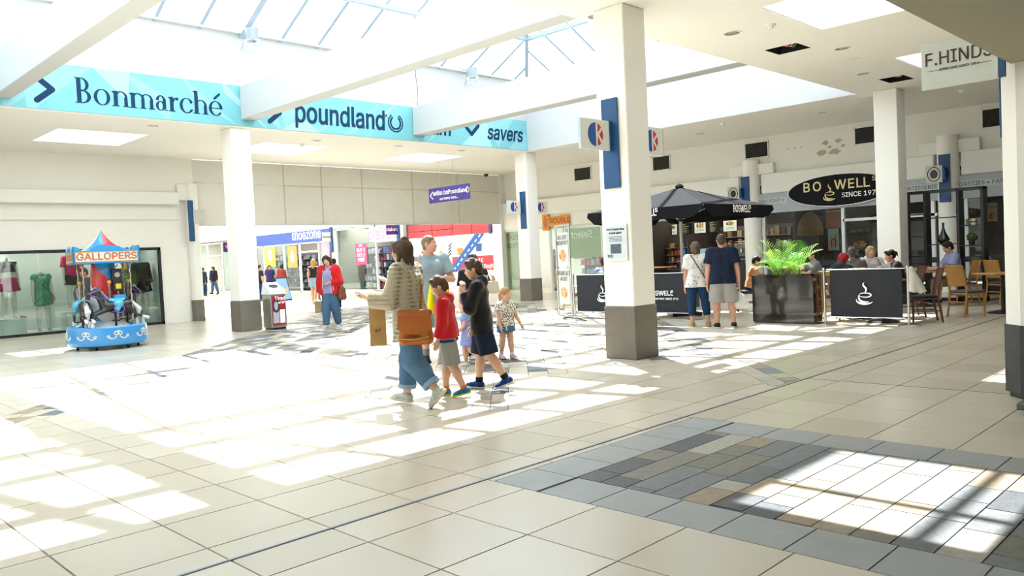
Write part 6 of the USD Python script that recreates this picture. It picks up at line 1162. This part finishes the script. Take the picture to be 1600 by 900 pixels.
# ---- barrier posts and banners
def post(label, x, y):
    o = thing('barrier_post', label, 'post', (x, y, 0)); part(o, 'tube', cyl((0, 0, .02), (0, 0, .97), .024, 18), M_steel, smooth=40); part(o, 'base', lathe([(.19, 0), (.19, .012), (.16, .03), (.04, .04), (0, .04)], 32), M_steel, smooth=40); part(o, 'cap', lathe([(.03, .95), (.032, .98), (.02, 1.01), (0, 1.015)], 18), M_steel, smooth=40); return o
pp = post('steel barrier post at the left end of the left-hand banner', 14.2, 12.2)
for x, y, lab in ((14.24, 10.62, 'steel barrier post hidden behind the nearest column'), (14.3, 9.06, 'steel barrier post behind the couple'), (14.1, 6.22, 'steel barrier post between the planter and the right-hand banner'), (14.22, 4.84, 'steel barrier post at the right end of the right-hand banner')): dup(pp, (x, y, 0), 0, lab)
M_ban = mat('banner_charcoal', '3A3B40', .8, spec=.2, bump=(5, .2))
def banner(label, x, y0, y1, emb):
    o = thing('barrier_banner', label, 'banner', (x, (y0+y1)/2, 0)); hw = (y1-y0)/2; n, k = 16, 8; v = []
    for s in (0, 1):
        for i in range(n):
            for j in range(k): y = -hw+2*hw*i/(n-1); z = .12+.85*j/(k-1); v.append((.012*s+.012*math.sin(i*.9+j*.4)*math.sin(math.pi*j/(k-1)), y, z))
    f = []
    for i in range(n-1):
        for j in range(k-1): a_ = i*k+j; b_ = a_+k; f += [[a_, a_+1, b_+1], [a_, b_+1, b_]]; q = n*k; f += [[q+a_, q+b_+1, q+a_+1], [q+a_, q+b_, q+b_+1]]
    part(o, 'fabric', trimesh.Trimesh(np.array(v), f, process=False), M_ban, smooth=True); part(o, 'rail', [cyl((0, -hw-.05, .97), (0, hw+.05, .97), .012, 10)], M_steel); part(o, 'rail', [cyl((0, -hw-.05, .13), (0, hw+.05, .13), .012, 10)], M_steel)
    for e_, m_ in emb: part(o, 'emblem', place(e_, (-.022, 0, 0), YL, ZU), m_)
    return o
banner('charcoal barrier banner with large white cup emblem in front of the seated group', 14.16, 4.92, 6.14, [(mv(prism(cup_emblem(.34), .003), (0, .46, 0)), M_wprint)])
banner('charcoal barrier banner half hidden behind the nearest column on its left', 14.22, 10.7, 12.12, [(mv(prism(cup_emblem(.34), .003), (.05, .46, 0)), M_wprint)])
banner('charcoal barrier banner with BOSWELLs wordmark just right of the nearest column', 14.27, 9.12, 10.54, [(join([mv(text('BOSWELL', .1, True), (0, .5, 0)), mv(text('S', .06, True), (.3, .55, 0)), mv(text('YOUR WAY SINCE 1972', .04, True), (.12, .41, 0)), mv(prism(cup_emblem(.14), .003), (-.26, .42, 0))]), M_wprint)])
solo('hanging_cloth', blob([cap((14.22, 4.84-.05, .97), (14.24, 4.84-.1, .56), .035, .1, .03, flat=1), cap((14.22, 4.78, .95), (14.26, 4.62, .55), .03, .07, .04, flat=1), cut((14.24, 4.7, .55), (0, .25, -1))], .013, .012, 12), mat('cloth_cream', 'D8D4C6', .8), 'folded cream cloth hanging on the right-hand barrier post', 'cloth', smooth=True)
# ---- menu stand
o = thing('menu_stand', 'tall steel menu stand with two food panels beside the left-hand banner', 'menu stand', (14.36, 12.62, 0), math.atan2(.37, -.18)-math.pi/2*0); o_ = o
o.GetAttribute('xformOp:rotateZ').Set(64)
for s in (-1, 1): part(o, 'pole', cyl((s*.41, 0, 0), (s*.41, 0, 2.17), .022, 12), M_steel); part(o, 'foot', bx(s*.41-.02, s*.41+.02, -.22, .22, 0, .02, .004), M_steel)
part(o, 'top_rail', cyl((-.41, 0, 2.15), (.41, 0, 2.15), .018, 10), M_steel); part(o, 'back_pole', cyl((0, -.2, 0), (0, -.02, 2.15), .018, 10), M_steel); part(o, 'bottom_rail', cyl((-.41, 0, .12), (.41, 0, .12), .014, 10), M_steel)
for z0, z1, t1, t2 in ((1.17, 1.98, 'ALL DAY', 'BREAKFAST'), (.28, 1.13, 'BREAKFAST', 'JACKET')):
    for sd in (1, -1):
        ux_ = (-1, 0, 0) if sd > 0 else (1, 0, 0); c_ = (0, .012*sd, (z0+z1)/2)
        if sd > 0: p_ = part(o, 'panel', bx(-.33, .33, -.01, .01, z0, z1, .004), mat('panel_white', 'E6E5E0', .5))
        part(p_, 'lettering', [place(text(t1, .1), (c_[0], c_[1], z1-.16), ux_, ZU), place(text(t2, .09), (c_[0], c_[1], z1-.29), ux_, ZU)], mat('letter_grey2', '6A6A68', .6)); part(p_, 'picture', [place(prism(ell(0, 0, .2, .13), .002), (0, .012*sd, z0+.27), ux_, ZU)], M_mimg); part(p_, 'dish', [place(prism(ringp(0, 0, .23, .16, .05, .05), .0015), (0, .0115*sd, z0+.26), ux_, ZU)], M_white_c)
# ---- planter and palm
M_gloss = mat('planter_gloss', '2B2924', .12, coat=.6, noise=(3, .4), alt='35322C')
o = thing('planter', 'long glossy black rectangular planter in front of the cafe', 'planter', (14.2, 6.98, 0)); part(o, 'box', [bx(-.2, .14, -.6, .6, .02, .88, .006), bx(-.18, .12, -.58, .58, 0, .03)], M_gloss); part(o, 'rim', [bx(-.2, -.17, -.6, .6, .88, .9), bx(.11, .14, -.6, .6, .88, .9), bx(-.2, .14, -.6, -.57, .88, .9), bx(-.2, .14, .57, .6, .88, .9)], M_gloss); part(o, 'soil', bx(-.17, .11, -.57, .57, .875, .885), mat('soil', '3A2C20', .9))
FE = thing('palm_plant', 'bright green feathery palm growing from the black planter', 'plant', (14.17, 6.95, .88)); GRN = [mat('frond_'+n, c, .5, transl=.35) for n, c in (('bright', '9AD84A'), ('lime', 'C4EA70'), ('mid', '76BA48'))]
rr = random.Random(11)
def frond(base, az, elev, L, droop):
    n = 17; p = V(*base); pts = [p]; e = elev
    for i in range(n): p = p+V(math.cos(e)*math.cos(az), math.cos(e)*math.sin(az), math.sin(e))*L/n; e -= droop/n*(.3+1.4*i/n); pts.append(p)
    pts = np.array(pts); ms = [tube(pts, np.linspace(.007, .002, n+1), 5)]; v, f = [], []
    for i in range(4, n+1):
        t = i/n; d = unit(pts[i]-pts[i-1]); sd = unit(np.cross(d, (0, 0, 1))); upv = np.cross(sd, d); l = L*.30*math.sin(math.pi*min(1, .15+t*.83))**.7+.03
        for s in (-1, 1):
            a_ = pts[i]; tip = a_+unit(d*.75+sd*s+upv*.25)*l+V(0, 0, -.12*l); m_ = (a_+tip)/2+V(0, 0, .05*l); wv = d*.0075; k = len(v); v += [a_-wv*.4, a_+wv*.4, m_+wv, m_-wv, tip]; f += [[k, k+1, k+2], [k, k+2, k+3], [k+3, k+2, k+4]]
    return join(ms+[trimesh.Trimesh(np.array(v), f, process=False)])
for i in range(30):
    az = 2*math.pi*i/30*1.0+rr.uniform(-.2, .2); lvl = rr.random(); b = (rr.uniform(-.06, .06), rr.uniform(-.28, .28), 0)
    part(FE, 'frond', frond(b, az, .75+.65*lvl, rr.uniform(.5, .66)*(.9+.35*lvl), 1.5-.6*lvl), GRN[i % 3])
for i in range(4): part(FE, 'stem', tube([(rr.uniform(-.05, .05), -.24+.16*i, 0), (rr.uniform(-.04, .04), -.22+.16*i, .25)], [.016, .01], 6), mat('stem_green', '6E7A3A', .7))
# ---- open shelf unit, its ornaments, sofa
M_shelf = mat('shelf_black', '211E1D', .5)
S = thing('open_shelf_unit', 'tall black open shelf unit dividing the cafe seating', 'shelf', (19.75, 5.93, 0))
for y in (.78, .34, -.34, -.82): part(S, 'upright', bx(-.16, .16, y-.03, y+.03, 0, 2.5, .004), M_shelf)
part(S, 'top', bx(-.16, .16, -.85, .81, 2.46, 2.52, .004), M_shelf); part(S, 'bottom', bx(-.16, .16, -.85, .81, .02, .08, .004), M_shelf)
for y0, y1, zs in ((.34, .78, (.5, 1.05, 1.5, 2.0)), (-.34, .34, (.55, 1.30, 1.90)), (-.82, -.34, (.5, .95, 1.25, 1.69))):
    for z in zs: part(S, 'shelf', bx(-.155, .155, y0, y1, z-.02, z), M_shelf)
solo('vase', lathe([(0, 0), (.07, 0), (.085, .03), (.13, .09), (.12, .13), (.05, .26), (.025, .36), (.024, .46), (.03, .48), (.018, .46), (.018, .36), (.04, .26), (.1, .13), (0, .06)], 28, (19.72, 5.93, 1.30)), mat('vase_glass', '2E5A46', .06, trans=.6), 'dark green long-necked glass vase in the middle bay of the shelf unit', 'vase', smooth=40)
for y, lab, c_ in ((5.30, 'cream patterned mug on the right bay of the shelf unit', 'E4DEC8'), (5.43, 'small green and red can beside the cream mug', '6E8A66')):
    o = thing('mug' if c_ == 'E4DEC8' else 'drink_can', lab, 'mug' if c_ == 'E4DEC8' else 'can', (19.7, y, 1.69)); r_ = .055 if c_ == 'E4DEC8' else .033; part(o, 'body', lathe([(0, 0), (r_, 0), (r_, .14), (r_*.9, .14), (r_*.88, .01), (0, .01)], 20), mat('ware_'+c_, c_, .4), smooth=40); part(o, 'print', cyl((0, 0, .05), (0, 0, .09), r_+.001, 20), mat('print_mix', 'B04A3A', .5, noise=(60, .1), alt='5F8A4A'))
    if r_ > .05: part(o, 'handle', tube([(0, .05, .11), (0, .1, .1), (0, .1, .05), (0, .05, .03)], .008, 6), MATS['ware_'+c_])
o = thing('potted_plant', 'small round bush on the lower right shelf of the unit', 'plant', (19.7, 5.35, 1.25)); part(o, 'pot', lathe([(0, 0), (.05, 0), (.065, .08), (.055, .08), (0, .07)], 18), M_black); part(o, 'leaves', blob([elp((0, 0, .17), (.1, .1, .1), .02)], .012, .03, 22), mat('box_green', '3E5A2E', .8), smooth=True)
o = thing('sofa', 'dark grey leather bench sofa behind the right-hand table', 'sofa', (20.6, 4.3, 0)); part(o, 'seat', bx(-.35, .3, -1.0, 1.0, .1, .45, .03), mat('leather_grey', '4A4844', .45)); part(o, 'backrest', bx(.2, .4, -1.0, 1.0, .1, .97, .04), MATS['leather_grey'])
# ---- cafe counter and what stands on it
o = thing('cafe_counter', 'dark cafe serving counter with pale top behind the couple', 'counter', (24.2, 14.2, 0)); part(o, 'body', bx(-.3, .3, -1.4, 1.5, 0, 1.0, .01), mat('counter_front', '2E2A2A', .5)); part(o, 'worktop', bx(-.34, .34, -1.45, 1.55, 1.0, 1.04, .006), mat('counter_top', '9A9890', .35)); part(o, 'kick_panel', bx(-.31, -.3, -1.4, 1.5, .0, .12), M_black)
o = thing('coffee_machine', 'steel coffee machine at the right end of the serving counter', 'coffee machine', (24.3, 13.35, 1.04)); part(o, 'body', bx(-.2, .2, -.35, .3, .06, .5, .02), mat('machine_steel', '8A8884', .3, .8)); part(o, 'tray', bx(-.26, .2, -.35, .3, 0, .06, .008), M_black); part(o, 'cup_rail', [cyl((-.15, -.33, .56), (-.15, .28, .56), .01, 8)], M_steel)
for y in (-.2, 0, .18): part(o, 'group_head', cyl((-.24, y, .22), (-.24, y, .32), .035, 12), M_steel)
o = thing('cash_register', 'black till with lit screen on the serving counter', 'till', (24.15, 14.75, 1.04)); part(o, 'base', bx(-.18, .18, -.2, .2, 0, .1, .01), M_black); part(o, 'screen', place(bx(-.17, .17, -.12, .12, 0, .03, .004), (-.05, 0, .26), YL, (.3, 0, 1)), mat('screen_lit', '6F8A96', .3, emit=('8FB0C0', .4)))
for i, (y, c_, lab) in enumerate(((15.35, 'C9A23A', 'tray of yellow packets on the serving counter'), (15.1, 'C8402E', 'tray of red packets on the serving counter'), (14.15, 'D8D4C8', 'pale menu card holder on the serving counter'))):
    o = thing('counter_display', lab, 'display', (24.05, y, 1.04)); part(o, 'tray', bx(-.12, .12, -.1, .1, 0, .05, .006), M_walnut)
    for k in range(5): part(o, 'packet', mv(bx(-.03, .03, -.012, .012, .0, .17, .003), (-.06+.03*(k % 2), -.07+.035*k, .04), rx=.2), mat('packet_'+c_, c_, .4))
solo('waste_box', bx(17.0, 17.5, 10.9, 11.6, 0, .78, .02), mat('box_grey', '5E5B58', .6), 'dark grey cabinet standing left of the floral blouse woman beyond the barrier', 'cabinet')
# ================================================================ litter bin and boards
o = thing('litter_bin', 'steel litter bin with white hood and red poster beside the left column', 'bin', (9.56, 17.66, 0))
part(o, 'body', bx(-.2, .2, -.2, .2, .04, .84, .008), mat('bin_steel', 'B8B4A6', .3, .7)); part(o, 'plinth', bx(-.18, .18, -.18, .18, 0, .05), M_black)
hv = np.array([(-.215, -.215, .84), (.215, -.215, .84), (.215, .215, .84), (-.215, .215, .84), (-.2, -.17, .93), (.2, -.17, .93), (-.18, .18, 1.12), (.18, .18, 1.12)]); part(o, 'hood', trimesh.convex.convex_hull(hv), mat('bin_white', 'EFEFEC', .4))
sl_ = unit((0, .35, .19)); part(o, 'opening', place(prism(ell(0, 0, .11, .08), .006), (.0, .005, 1.032), (1, 0, 0), sl_), M_black)
pb = part(o, 'poster', bx(-.165, .165, -.208, -.2, .1, .8), mat('poster_red', 'A8202E', .5)); part(pb, 'portrait', place(prism(union_all([ell(-.07, .1, .06, .11), sbox(-.155, -.3, .0, -.02)]), .002), (0, -.209, .45), XR, ZU), mat('poster_grey', 'C9C6CE', .5)); part(pb, 'dark_hair', place(prism(ringp(-.07, .12, .09, .17, .04, .06), .0025), (0, -.209, .45), XR, ZU), mat('poster_dark', '3A2E3A', .5)); part(pb, 'caption', [place(prism(sbox(.02, -.3, .15, .02), .002), (0, -.209, .45), XR, ZU)], M_wprint); part(pb, 'lettering', [place(text('Tired', .085, True), (.04, -.209, .7), XR, ZU), place(text('of it?', .055, True), (.07, -.209, .61), XR, ZU)], M_wprint)
o = thing('pavement_board', 'blue pavement board with drink pictures in front of the shoe shop', 'board', (17.6, 31.9, 0), math.radians(20))
for s in (1, -1): part(o, 'panel', place(bx(-.36, .36, 0, 1.05, -.01, .01), (0, -.02*1-.28*(s > 0)+.28*(s < 0)*1, 0), (1, 0, 0), unit((0, .26*s, 1))), M_black)
pl = part(o, 'face', place(bx(-.33, .33, .06, 1.0, .011, .015), (0, -.3, 0), (1, 0, 0), unit((0, .26, 1))), mat('board_blue', '7FA8DC', .5)); part(pl, 'picture', [place(mv(prism(union_all([sbox(-.24+.17*k, .35, -.12+.17*k, .62) for k in range(3)]), .002), (0, 0, .016)), (0, -.3, 0), (1, 0, 0), unit((0, .26, 1)))], M_mimg)
# ================================================================ toy carousel
CA = thing('toy_carousel', 'blue coin-operated toy carousel with galloping horses and GALLOPERS boards', 'carousel', (5.72, 17.5, 0), math.radians(-10.5))
M_cb = mat('carousel_blue', '3F9BDD', .25, coat=.5); M_cr = mat('carousel_red', 'D3202C', .25, coat=.5); M_cw = mat('carousel_white', 'E8E8E8', .3, coat=.4); M_gold = mat('carousel_gold', 'D9A63A', .4); M_chrome = mat('chrome_twist', 'BDB2A0', .2, .9)
part(CA, 'base', lathe([(0, .07), (.68, .07), (.74, .1), (.76, .17), (.74, .44), (.71, .47), (.67, .47), (.64, .44), (0, .44)], 40), M_cb, smooth=30); part(CA, 'deck', lathe([(0, .446), (.64, .446)], 40), mat('deck_dark', '3A3230', .6)); 
for a_ in np.arange(6)*math.pi/3: part(CA, 'castor', [mv(cyl((-.02, 0, .04), (.02, 0, .04), .04, 14), (.56*math.cos(a_), .56*math.sin(a_), 0)), cyl((.56*math.cos(a_), .56*math.sin(a_), .04), (.56*math.cos(a_), .56*math.sin(a_), .1), .02, 8)], M_black)
def curl_(s):
    P_ = []
    for sg in (-1, 1):
        t = np.linspace(0, 1, 14); P_ += [LineString([(sg*(.04+.2*q), .0-.06*math.sin(q*3)) for q in t]).buffer(.014), LineString([(sg*(.24+.03*math.cos(q*5)), .03*math.sin(q*5)) for q in t]).buffer(.012), LineString([(sg*(.05+.045*math.cos(q*5.5)), .08+.045*math.sin(q*5.5)) for q in t]).buffer(.016)]
    return affinity.scale(union_all(P_+[Point(0, .13).buffer(.03)]), s, s, origin=(0, 0))
for k in range(8):
    a_ = k*math.pi/4-math.pi/2+.12; m = mv(prism(curl_(.75), .004), (0, 0, 0)); v = m.vertices.copy(); th = a_+v[:, 0]/.75; m.vertices = np.c_[(.752+v[:, 2])*np.cos(th), (.752+v[:, 2])*np.sin(th), .27+v[:, 1]]; part(CA, 'scroll_ornament', m, mat('scroll_cream', 'EBE3D6', .4))
# barrel column with spiral stripes
for k, m_ in ((0, M_cr), (1, M_cb), (2, M_cw)):
    nu, nv = 14, 30; v = []; f = []
    for i in range(nu+1):
        for j in range(nv+1):
            z = .55+1.2*j/nv; r_ = .26-.05*abs((z-1.15)/.6)**2; a_ = 2*math.pi*(k+i/nu)/3-2.4*j/nv*2; v.append((r_*math.cos(a_), r_*math.sin(a_), z))
    for i in range(nu):
        for j in range(nv): q = i*(nv+1)+j; f += [[q, q+nv+1, q+nv+2], [q, q+nv+2, q+1]]
    part(CA, 'barrel_stripe', trimesh.Trimesh(np.array(v), f, process=False), m_, smooth=True)
part(CA, 'barrel_foot', lathe([(.42, .45), (.36, .5), (.28, .54), (.22, .56)], 32), M_cw, smooth=40); part(CA, 'barrel_capital', lathe([(.2, 1.72), (.26, 1.76), (.34, 1.84), (.36, 1.9)], 32), M_cw, smooth=40)
part(CA, 'coin_box', bx(.1, .28, -.4, -.2, 1.15, 1.6, .01), M_black); part(CA, 'coin_label', bx(.15, .25, -.405, -.4, 1.2, 1.3), mat('label_yellow', 'E8C81E', .5)); part(CA, 'coin_plate', place(prism(Point(0, 0).buffer(.05), .01), (.19, -.4, 1.48), XR, ZU), M_steel); part(CA, 'control_box', bx(.1, .32, -.42, -.2, .85, 1.08, .02), M_cb)
# canopy: four boards and a concave striped roof
S2 = .60
for k in range(4):
    R_ = rot([0, 0, 1], k*math.pi/2); ux_ = R_@V(1, 0, 0); o_ = R_@V(0, -S2, 0)
    b_ = part(CA, 'sign_board', place(bx(-S2, S2, -.13, .13, -.03, .0, .006), (*o_[:2], 1.85), ux_, ZU), M_cb); part(b_, 'cresting', place(prism(union_all([ell(0, .12, .31, .11), ell(-.58, .12, .12, .09), ell(.58, .12, .12, .09)]).intersection(sbox(-S2, .12, S2, .5)), .03), (*(o_-R_@V(0, -.03, 0))[:2], 1.85), ux_, ZU), M_cb)
    part(b_, 'gold_frame', place(prism(sbox(-.56, -.1, .56, .1).difference(sbox(-.545, -.085, .545, .085)), .006), (*o_[:2], 1.85), ux_, ZU), M_gold); part(b_, 'panel', place(prism(sbox(-.545, -.085, .545, .085), .003), (*o_[:2], 1.85), ux_, ZU), M_cw)
    part(b_, 'lettering', place(text('GALLOPERS', .13, True, sx=1.05), (*(o_+R_@V(0, -.004, 0))[:2], 1.79), ux_, ZU), mat('letter_fair', 'D8742A', .4)); part(b_, 'lettering_shade', place(mv(text('GALLOPERS', .13, True, sx=1.05, d=.002), (.006, .0, 0)), (*(o_+R_@V(0, -.0032, 0))[:2], 1.795), ux_, ZU), mat('letter_teal2', '3A8A8A', .4))
cols = [M_cb, M_cr, M_cw]
for k in range(8):
    v = []; na = 6
    for j in range(13):
        t = j/12; z = 1.93+.47*(t**1.9)
        for i in range(na+1):
            a_ = math.pi/4*(k+i/na); c_, s_ = math.cos(a_), math.sin(a_); e = S2/max(abs(c_), abs(s_)); r_ = (1-t)*(e*(1-t)+.6*t); v.append((r_*c_, r_*s_, z))
    f = []
    for j in range(12):
        for i in range(na): q = j*(na+1)+i; f += [[q, q+1, q+na+2], [q, q+na+2, q+na+1]]
    part(CA, 'roof_gore', trimesh.Trimesh(np.array(v), f, process=False), (M_cb, M_cr, M_cw, M_cr, M_cw, M_cb, M_cr, M_cw)[k], smooth=40)
for k in range(4):
    a_ = math.pi/4+k*math.pi/2; p_ = V(.6*math.cos(a_), .6*math.sin(a_), 0); tt = np.linspace(0, 1, 40); part(CA, 'twisted_pole', tube([(p_[0]+.006*math.cos(q*40), p_[1]+.006*math.sin(q*40), .44+1.3*q) for q in tt], .02, 8), M_chrome)
def horse(a_):
    """A galloping horse on its own pole at bearing a_, nose along the ring."""
    cp = lambda a, b, r, r2=None, k=.03: cap(a, b, r*1.22, (r if r2 is None else r2)*1.22, k)
    R_ = rot([0, 0, 1], a_); c_ = R_@V(.44, 0, 0); F_ = R_@V(0, -1, 0); S_ = R_@V(1, 0, 0); Zv = V(0, 0, 1)
    p = lambda f, s, z: c_+F_*f*1.22+S_*s*1.15+Zv*(.84+(z-.84)*1.25-.0)
    pr = [cp(p(-.17, 0, .87), p(.14, 0, .85), .085, .095, .04), cp(p(.16, 0, .88), p(.27, 0, 1.08), .075, .05, .04), cp(p(.27, 0, 1.1), p(.40, 0, 1.06), .05, .035, .03), cp(p(.4, 0, 1.06), p(.43, 0, 1.05), .032, .03, .01), cp(p(-.2, 0, .88), p(-.24, 0, .82), .085, .07, .04)]
    for s in (-1, 1):
        pr += [cp(p(.17, s*.05, .8), p(.33, s*.055, .74), .042, .028, .02), cp(p(.33, s*.055, .74), p(.38, s*.055, .6), .026, .02, .01), cp(p(-.2, s*.05, .82), p(-.3, s*.055, .7), .05, .03, .02), cp(p(-.3, s*.055, .7), p(-.44, s*.055, .66), .028, .02, .01), cp(p(.26, s*.025, 1.13), p(.25, s*.03, 1.18), .016, .006, .01)]
    h_ = part(CA, 'horse', blob(pr, .012), mat('horse_black', '17171B', .3, coat=.4), smooth=True)
    for s in (-1, 1): part(h_, 'hoof', blob([cp(p(.38, s*.055, .62), p(.39, s*.055, .54), .024, .03, .005), cp(p(-.42, s*.055, .66), p(-.5, s*.055, .63), .024, .03, .005)], .01), M_cw, smooth=True)
    part(h_, 'saddle', blob([cp(p(-.13, 0, .94), p(.08, 0, .94), .045, .04, .03), cp(p(-.03, -.07, .89), p(-.03, .07, .89), .08, None, .03), cp(p(.0, -.085, .81), p(.0, .085, .81), .05, None, .03), cp(p(-.14, 0, 1.0), p(-.15, 0, .95), .02, .03, .02)], .012), mat('saddle_aqua', '55C3E0', .35, coat=.3), smooth=True)
    part(h_, 'saddle_trim', [tube([p(-.02+.08*math.cos(q), s*.125, .81+.07*math.sin(q)) for q in np.linspace(0, 2*math.pi, 14)], .01, 6) for s in (-1, 1)], mat('trim_violet', '7A4FC0', .4)); part(h_, 'bridle', [tube([p(.28, s*.05, 1.12), p(.36, s*.045, 1.08), p(.41, s*.034, 1.06)], .008, 6) for s in (-1, 1)]+[tube([p(.4, s*.035, 1.06), p(.26, s*.08, .99), p(.1, s*.05, .97)], .008, 6) for s in (-1, 1)], MATS['trim_violet'])
    part(h_, 'mane', blob([cp(p(.12, 0, .97), p(.25, 0, 1.14), .03, .025, .02), elp(p(.3, 0, 1.15), (.03, .03, .02), .01)], .01, .01, 30), mat('mane_silver', '8A8A90', .5), smooth=True); part(h_, 'tail', blob([cp(p(-.27, 0, .9), p(-.38, 0, .78), .035, .045, .02), cp(p(-.38, 0, .78), p(-.36, 0, .64), .045, .015, .02)], .011, .008, 26), M_cw, smooth=True)
    part(CA, 'horse_pole', [cyl(p(0, 0, .44), p(0, 0, .84), .022, 10)], M_black); part(CA, 'grab_pole', [cyl(p(.07, 0, .94), p(.07, 0, 1.22), .022, 12)], M_chrome); part(CA, 'grab_knob', trimesh.creation.icosphere(2, .04).apply_translation(p(.07, 0, 1.24)), M_gold, smooth=True); part(CA, 'foot_bar', cyl(p(0, -.14, .62), p(0, .14, .62), .012, 8), M_black)
for a_ in (-math.pi/2+.25, math.pi+.1, .35): horse(a_)
# ================================================================ labels of the setting
SET = {'beam': ('white boxed roof beam beyond the left edge', 'beam'), 'beam_001': ('white boxed roof beam crossing the top left corner', 'beam'), 'beam_002': ('white boxed roof beam ending above the left column', 'beam'), 'beam_003': ('white boxed roof beam ending between poundland and savers lettering', 'beam'), 'beam_004': ('white boxed roof beam far outside the view', 'beam'),
       'roof': ('flat white roof deck above the suspended ceiling', 'roof'), 'ceiling_001': ('white ceiling rim of the passage beyond the curtain', 'ceiling'), 'ceiling_002': ('pale ceiling inside the fashion shop window', 'ceiling'), 'ceiling_003': ('dark ceiling inside the cafe', 'ceiling'), 'ceiling_004': ('pale ceiling inside the sweet shop', 'ceiling'), 'ceiling_005': ('pale ceiling inside the passage shops', 'ceiling'),
       'trim_1': ('cream ledge band above the fashion shop window', 'trim'), 'trim_3': ('cream pier at the right end of the curtain', 'trim'), 'trim_4': ('black strip along the cafe windows', 'trim'), 'trim_5': ('white piers between the passage shops', 'trim'), 'trim_6': ('grey foot plate of the tan end post', 'trim'),
       'wall_back': ('plain cream wall closing the hall on the far left', 'wall'), 'wall_near': ('plain cream wall behind the camera', 'wall'), 'wall_passage': ('white upper walls of the passage beyond the curtain', 'wall'), 'wall_end': ('white end wall of the passage', 'wall'), 'wall_display': ('grey-green back wall of the fashion shop window', 'wall'), 'floor_001': ('pale raised floor of the fashion shop window', 'floor'),
       'wall_stain': ('brownish damp stains on the upper wall left of the cafe column', 'stain'), 'wall_cafe': ('dark brown walls inside the cafe', 'wall'), 'wall_shop': ('pale walls inside the sweet shop', 'wall'), 'wall_shop_001': ('grey walls inside the passage shops', 'wall')}
for p_ in stage.GetPrimAtPath('/World').GetChildren():
    n_ = p_.GetName()
    if p_.GetCustomDataByKey('kind') == 'structure' and not p_.GetCustomDataByKey('label'):
        l_, c_ = SET.get(n_, (None, None)); data(p_, label=l_, category=c_)
